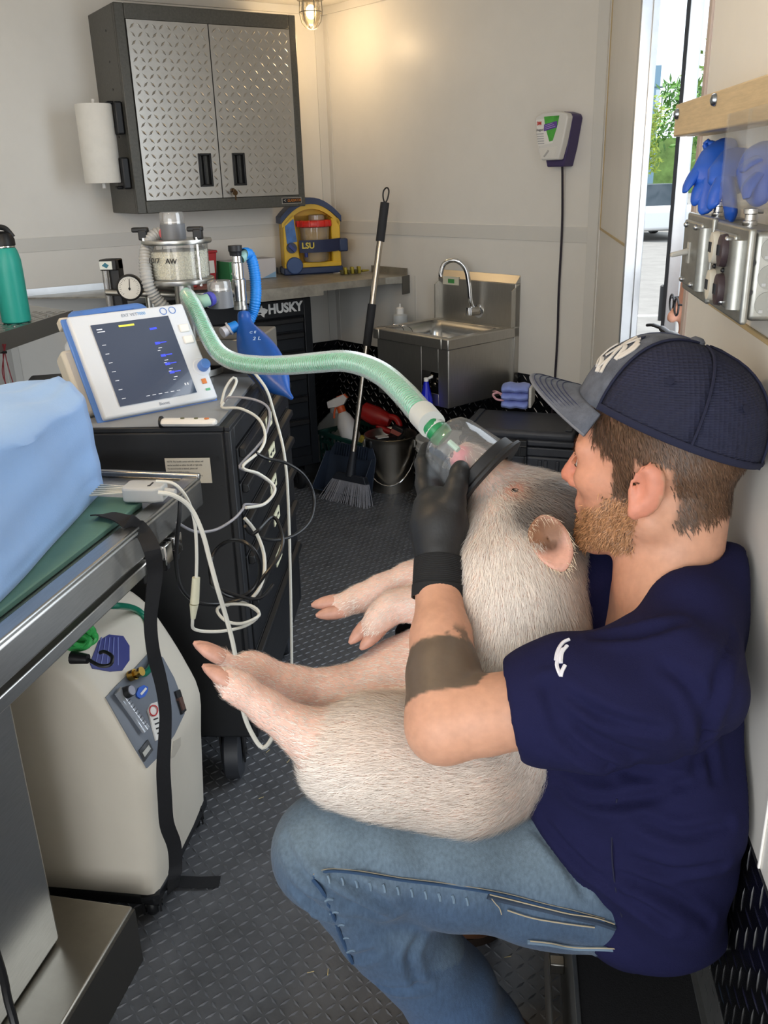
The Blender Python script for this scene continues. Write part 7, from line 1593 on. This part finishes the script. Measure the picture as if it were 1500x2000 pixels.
flow += .3*np.stack([noise3(pv_, 14, 41), noise3(pv_, 14, 42), noise3(pv_, 14, 43)], 1)
pc_ = np.tile(L3('#e2c5b6'), (len(pv_), 1)); pc_ = blend(pc_, np.clip(pink, 0, 1)*.8, L3('#deb0a0')); pc_ = blend(pc_, sstep(noise3(pv_, 30, 44), .1, .6)*.3, L3('#e8c9b4'))
fc_ = np.tile(L3('#ece3da'), (len(pv_), 1)); fc_ = blend(fc_, sstep(noise3(pv_, 18, 45), 0, .6)*.4, L3('#dcc6b6'))
pbv = BVHTree.FromPolygons(pv_.tolist(), pq_.tolist())
def pon(px, py, lift=0):
    p, n = hit(pbv, px, py)
    return Vector(A3(px, py, 1.12)) if p is None else p+(n if n.dot(ray(px, py)) < 0 else -n)*lift
def blob(px, py, d, r): c = np.array(pon(px, py)); return np.exp(-(np.linalg.norm(pv_-c, axis=1)/r)**2)
gw = np.clip(1.25*blob(1050, 985, 1.135, .030)+.85*blob(1085, 960, 1.16, .036)+.85*blob(1105, 1005, 1.16, .030)+.9*blob(1030, 1005, 1.125, .020)+.5*blob(1130, 1050, 1.18, .04), 0, 1)
pc_ = blend(pc_, gw*.9, L3('#55504d')); fc_ = blend(fc_, np.clip(gw*1.1, 0, 1)*.9, L3('#6a6460'))
sn_ = np.clip(1.3*blob(918, 900, 1.195, .020)+blob(935, 888, 1.21, .024), 0, 1); pc_ = blend(pc_, sn_*.7, L3('#77706e'))
lip_ = np.clip(1.3*blob(893, 905, 1.19, .014)+blob(900, 880, 1.2, .010), 0, 1); pc_ = blend(pc_, lip_, L3('#d8808a'))
eyew = np.clip(1.3*blob(1004, 955, 1.135, .016), 0, 1); pc_ = blend(pc_, eyew*.8, L3('#a8715e')); fc_ = blend(fc_, eyew*.6, L3('#a58468'))
for (px, py, d) in ((690, 1192, 1.235), (712, 1240, 1.185)):
    k_ = np.clip(blob(px, py, d, .016), 0, 1); pc_ = blend(pc_, k_*.5, L3('#7a5a4a'))
pinkhide = colmat('pig_hide', .55, .08, 120, .15, 300, sss=.1)
np_mesh('body', pv_, pq_, pinkhide, pig, PO, pc_)
dens = np.where(fl_ > .012, 1., .42)*(1-lip_)*(1-.8*np.clip(sn_, 0, 1))*(1-.75*sstep(pink, .9, 1.0))*(1-.7*eyew)
strands('coat', pv_, pq_, pnn, fc_, dens, 120000, fl_*1.25, flow, colmat('pig_hair', .42, .04, 40, 0), pig, PO, .00036, .2, .2, .10)
for a, b2_, s_ in hoofs:
    h = MB(); h.M = Matrix.Translation(-Vector(pig.location)); d = Vector(b2_-a).normalized(); a_ = Vector(a); h.tube([a_-d*.006, a_+d*.006, a_+d*.018, a_+d*.028, a_+d*.034], [.0104, .0112, .0098, .0064, .0024], 12, flat=(1, .9)); h.build('hoof', mat('hoof_pink', '#c39482', .45, var=.15, vs=60), pig)
# ears: thin cupped sheets
def ear(pts, tipb, name):
    base0, base1, tip = (pon(p[0], p[1], p[2]) if p[2] < .5 else Vector(A3(*p)) for p in pts); b = MB(); b.M = Matrix.Translation(-Vector(pig.location)); rows = []
    vn = -ray(pts[2][0], pts[2][1]).normalized()
    for i in range(13):
        t = i/12; l_ = base0.lerp(tip, t); r_ = base1.lerp(tip, t); wv_ = (1-t)**.6; c = (base0+base1)/2; row = []
        for j in range(9):
            s_ = j/8; p = l_.lerp(r_, s_); bulge = math.sin(PI*s_)*(.010*(1-t)+.004)
            out = (s_-.5)*2*(.020*math.sin(PI*min(1, t*1.05)**.8)); side = (base1-base0).normalized()
            row.append(p+side*out-vn*bulge+vn*.014*math.sin(PI*t*.9))
        rows.append(row)
    b.loft(rows, caps=False, closed=False); o = b.build(name, pinkhide, pig, solid=.0035, ang=80)
    me = o.data; ca_ = me.color_attributes.new('tint', 'FLOAT_COLOR', 'POINT'); cc = np.ones((len(me.vertices), 4), np.float32); vv = np.array([tuple(v.co) for v in me.vertices])+PO
    base = np.tile(L3('#dba48e'), (len(vv), 1)); cen = np.array((base0+base1)/2)
    w = np.exp(-(np.linalg.norm(vv-(cen*.75+np.array(tip)*.25), axis=1)/.020)**2); base = blend(base, np.clip(w*1.3, 0, 1)*.85, L3('#6e4a34')); cc[:, :3] = base; ca_.data.foreach_set('color', cc.ravel()); return o, rows
d0 = (Vector(CAMP)-pon(1056, 1030)).dot(CR.col[2]); oc_ = [(1032, 1042), (1040, 1020), (1060, 1006), (1088, 1014), (1110, 1042), (1120, 1078), (1111, 1106), (1094, 1117), (1066, 1102), (1042, 1076)]
oc_ = [(p.x, p.y) for p in catmull([V(a, b, 0) for a, b in oc_], 4, True)]; er = []; b = MB(); b.M = Matrix.Translation(-Vector(pig.location))
for k in range(7):
    s_ = k/6; ring = []
    for a, c in oc_:
        x, y = 1070+(a-1070)*max(s_, .02), 1052+(c-1052)*max(s_, .02); tt_ = max(0, (y-1018)/98)
        ring.append(at(x, y, d0-.015-.020*tt_+.005*(1-s_**1.6)-.002*math.sin(9*tt_)))
    er.append(ring)
b.loft(er, caps=False); e1 = b.build('ear', pinkhide, pig, solid=.003, ang=80)
ca_ = e1.data.color_attributes.new('tint', 'FLOAT_COLOR', 'POINT'); vv = np.array([tuple(v.co) for v in e1.data.vertices])+PO; cc = np.ones((len(vv), 4), np.float32)
base = np.tile(L3('#dba896'), (len(vv), 1)); 
for (a, c_, r_, k_) in ((1056, 1040, .018, '#7a543c'), (1072, 1056, .012, '#4f3628'), (1044, 1052, .010, '#8a6248'), (1080, 1038, .010, '#8f6a54')):
    cen = np.array(at(a, c_, d0-.017)); w = np.exp(-(np.linalg.norm(vv-cen, axis=1)/r_)**2); base = blend(base, np.clip(w*2.4, 0, 1)*.9, L3(k_))
cc[:, :3] = base; ca_.data.foreach_set('color', cc.ravel()); er = [er[-1], er[-2], er[-1]]*4
ear(((1120, 985, 1.24), (1138, 1000, 1.25), (1135, 1045, 1.27)), None, 'ear')
# fringe of hair along the ear
b = MB(); b.M = Matrix.Translation(-Vector(pig.location))
for i in range(260):
    r_ = er[random.randrange(0, 12)]; j = random.randrange(len(r_)); p = r_[j]; q = p+Vector((random.uniform(-.01, .01), random.uniform(-.012, -.002), random.uniform(-.014, .004))); sd3 = Vector((.0003, 0, .0003)); b.add([p-sd3, p+sd3, q], [(0, 1, 2)])
b.build('ear_hair', mat('ear_hair', '#d6c3aa', .5), pig, kind='stuff', fix=False)
eo = MB(); eo.M = Matrix.Translation(-Vector(pig.location)); eo.sph(tuple(pon(1006, 956, -.0025)), (.006, .005, .0032), 12, 8); eo.build('eye', mat('pig_eye', '#1c1412', .15), pig)
for q in (-1, 1):
    n_ = MB(); n_.M = Matrix.Translation(-Vector(pig.location)); n_.sph(A3(892+q*7, 884-q*5, 1.198), .0045, 10, 6); n_.build('nostril', mat('nostril_dark', '#5a3038', .5), pig)
# ================================================================== face mask
MA, MBp = Vector(A3(848, 837, 1.212)), Vector(A3(944, 924, 1.198)); md = (MBp-MA).normalized(); ml = (MBp-MA).length
mk = thing('anaesthesia_mask', 'clear cone anaesthesia mask with black rubber rim over the pig\'s snout', 'mask', MA, 0)
m = MB(); m.lathe([(.0125, 0), (.0135, .006), (.026, .010), (.037, .018), (.0420, .030), (.0450, .05), (.0510, ml-.004), (.0530, ml)], 40, (0, 0, 0), md, caps=False); m.build('clear_cone', clear('mask_clear', (.96, .975, .98), .07, .25, .06, (.95, .97, .98), fres=.45), mk, ang=60)
m = MB(); m.lathe([(.0515, ml-.012), (.0560, ml-.010), (.0570, ml+.002), (.0640, ml+.005), (.0645, ml+.009), (.056, ml+.012), (.038, ml+.010), (.037, ml+.007), (.0515, ml+.004)], 44, (0, 0, 0), md, caps=False); m.build('rubber_rim', rubber, mk)
m = MB(); m.lathe([(.0140, -.010), (.0150, -.008), (.0150, .006), (.0168, .007), (.0168, .014), (.0140, .020), (.011, .020)], 28, (0, 0, 0), md); m.build('green_adapter', mat('adapter_green', '#2f9a5f', .35, trans=.3), mk)
m = MB(); xr = md.cross(V(0, 0, 1)).normalized(); q0 = md*.034+xr*-.0+(-ray(860, 880).normalized())*.036
m.tube([md*.028+(-ray(860, 880).normalized())*.031, md*.044+(-ray(860, 880).normalized())*.037], .004, 8); m.build('moulded_tab', mat('tab_pale', '#b9d6c4', .4), mk)
# hose end meets the mask
m = MB(); m.M = Matrix.Translation(-gpts[0]); m.tube(catmull([gpts[-1], (gpts[-1]+MA)/2, MA+md*.004], 5), .0165, 16); m.build('hose_end', mat('cuff_white', '#dfe3e0', .35), hg)
# ================================================================== bystander outside the door
by = thing('person', 'bystander with black framed glasses standing outside the side door', 'person', (.52, 2.12, gz), 0)
BO = np.array(by.location); P2 = Field((.28, 1.88, gz-.02), (.80, 2.36, 1.20), .007)
hc = np.array([.470, 2.135, 1.01])
P2.ell(hc+np.array([.0, 0, .03]), (.092, .076, .10), None, .01); P2.ell(hc+np.array([-.035, 0, -.05]), (.052, .052, .07), None, .03); P2.cap(hc+np.array([-.085, 0, .0]), hc+np.array([-.105, 0, -.035]), .010, .013, .012)
P2.cap(hc+np.array([-.08, -.02, -.085]), hc+np.array([-.08, .02, -.085]), .012, .012, .01)
for s_ in (-1, 1): P2.ell(hc+np.array([.01, s_*.078, -.01]), (.018, .008, .03), None, .006)
P2.cap(hc+np.array([.02, 0, -.06]), hc+np.array([.05, 0, -.17]), .05, .06, .02); P2.cap(hc+np.array([.05, -.16, -.23]), hc+np.array([.05, .16, -.23]), .06, .06, .05); P2.cap(hc+np.array([.05, 0, -.25]), hc+np.array([.06, 0, -.62]), .13, .12, .06)
for s_ in (-1, 1): P2.chain([(hc+np.array([.05, s_*.16, -.23]), .05), (hc+np.array([.07, s_*.19, -.52]), .04), (hc+np.array([.02, s_*.18, -.75]), .03), (hc+np.array([.0, s_*.175, -.83]), .034)], .02); P2.chain([(hc+np.array([.06, s_*.07, -.62]), .085), (hc+np.array([.05, s_*.08, -1.05]), .06), (hc+np.array([.07, s_*.08, -1.44]), .045)], .03); P2.cap(hc+np.array([.09, s_*.08, -1.47]), hc+np.array([-.06, s_*.08, -1.48]), .035, .03, .02)
v2_, q2_ = P2.mesh(2); cz = v2_[:, 2]-hc[2]; c2_ = np.tile(L3('#c48f78'), (len(v2_), 1)); c2_ = blend(c2_, sstep(-cz, .15, .17)*(np.abs(v2_[:, 1]-hc[1]) < .28), L3('#4a5560')); c2_ = blend(c2_, sstep(-cz, .62, .66), L3('#3a3f4a')); c2_ = blend(c2_, sstep(cz+.25*(v2_[:, 0]-hc[0])*1.0, .055, .07)+0*cz, L3('#3c2a20'))
np_mesh('body', v2_, q2_, skinm, by, BO, np.clip(c2_, 0, 1))
for s_ in (-1, 1):
    g = MB(); g.M = Matrix.Translation(-Vector(by.location)); gc_ = Vector(hc)+V(-.102, s_*.033, -.006)
    g.tube([gc_+V(.012*abs(math.cos(a))*s_*0, .026*math.cos(a), .019*math.sin(a)) for a in [k*PI/10 for k in range(20)]], .0024, 6, closed=True); g.build('glasses_rim', black, by)
    g = MB(); g.M = Matrix.Translation(-Vector(by.location)); g.tube([gc_+V(0, s_*.026, .008), gc_+V(.03, s_*.045, .008), gc_+V(.115, s_*.05, .004)], .0024, 6); g.build('glasses_arm', black, by)
g = MB(); g.M = Matrix.Translation(-Vector(by.location)); g.tube([Vector(hc)+V(-.102, -.008, .0), Vector(hc)+V(-.104, 0, .004), Vector(hc)+V(-.102, .008, .0)], .0022, 6); g.build('glasses_bridge', black, by)
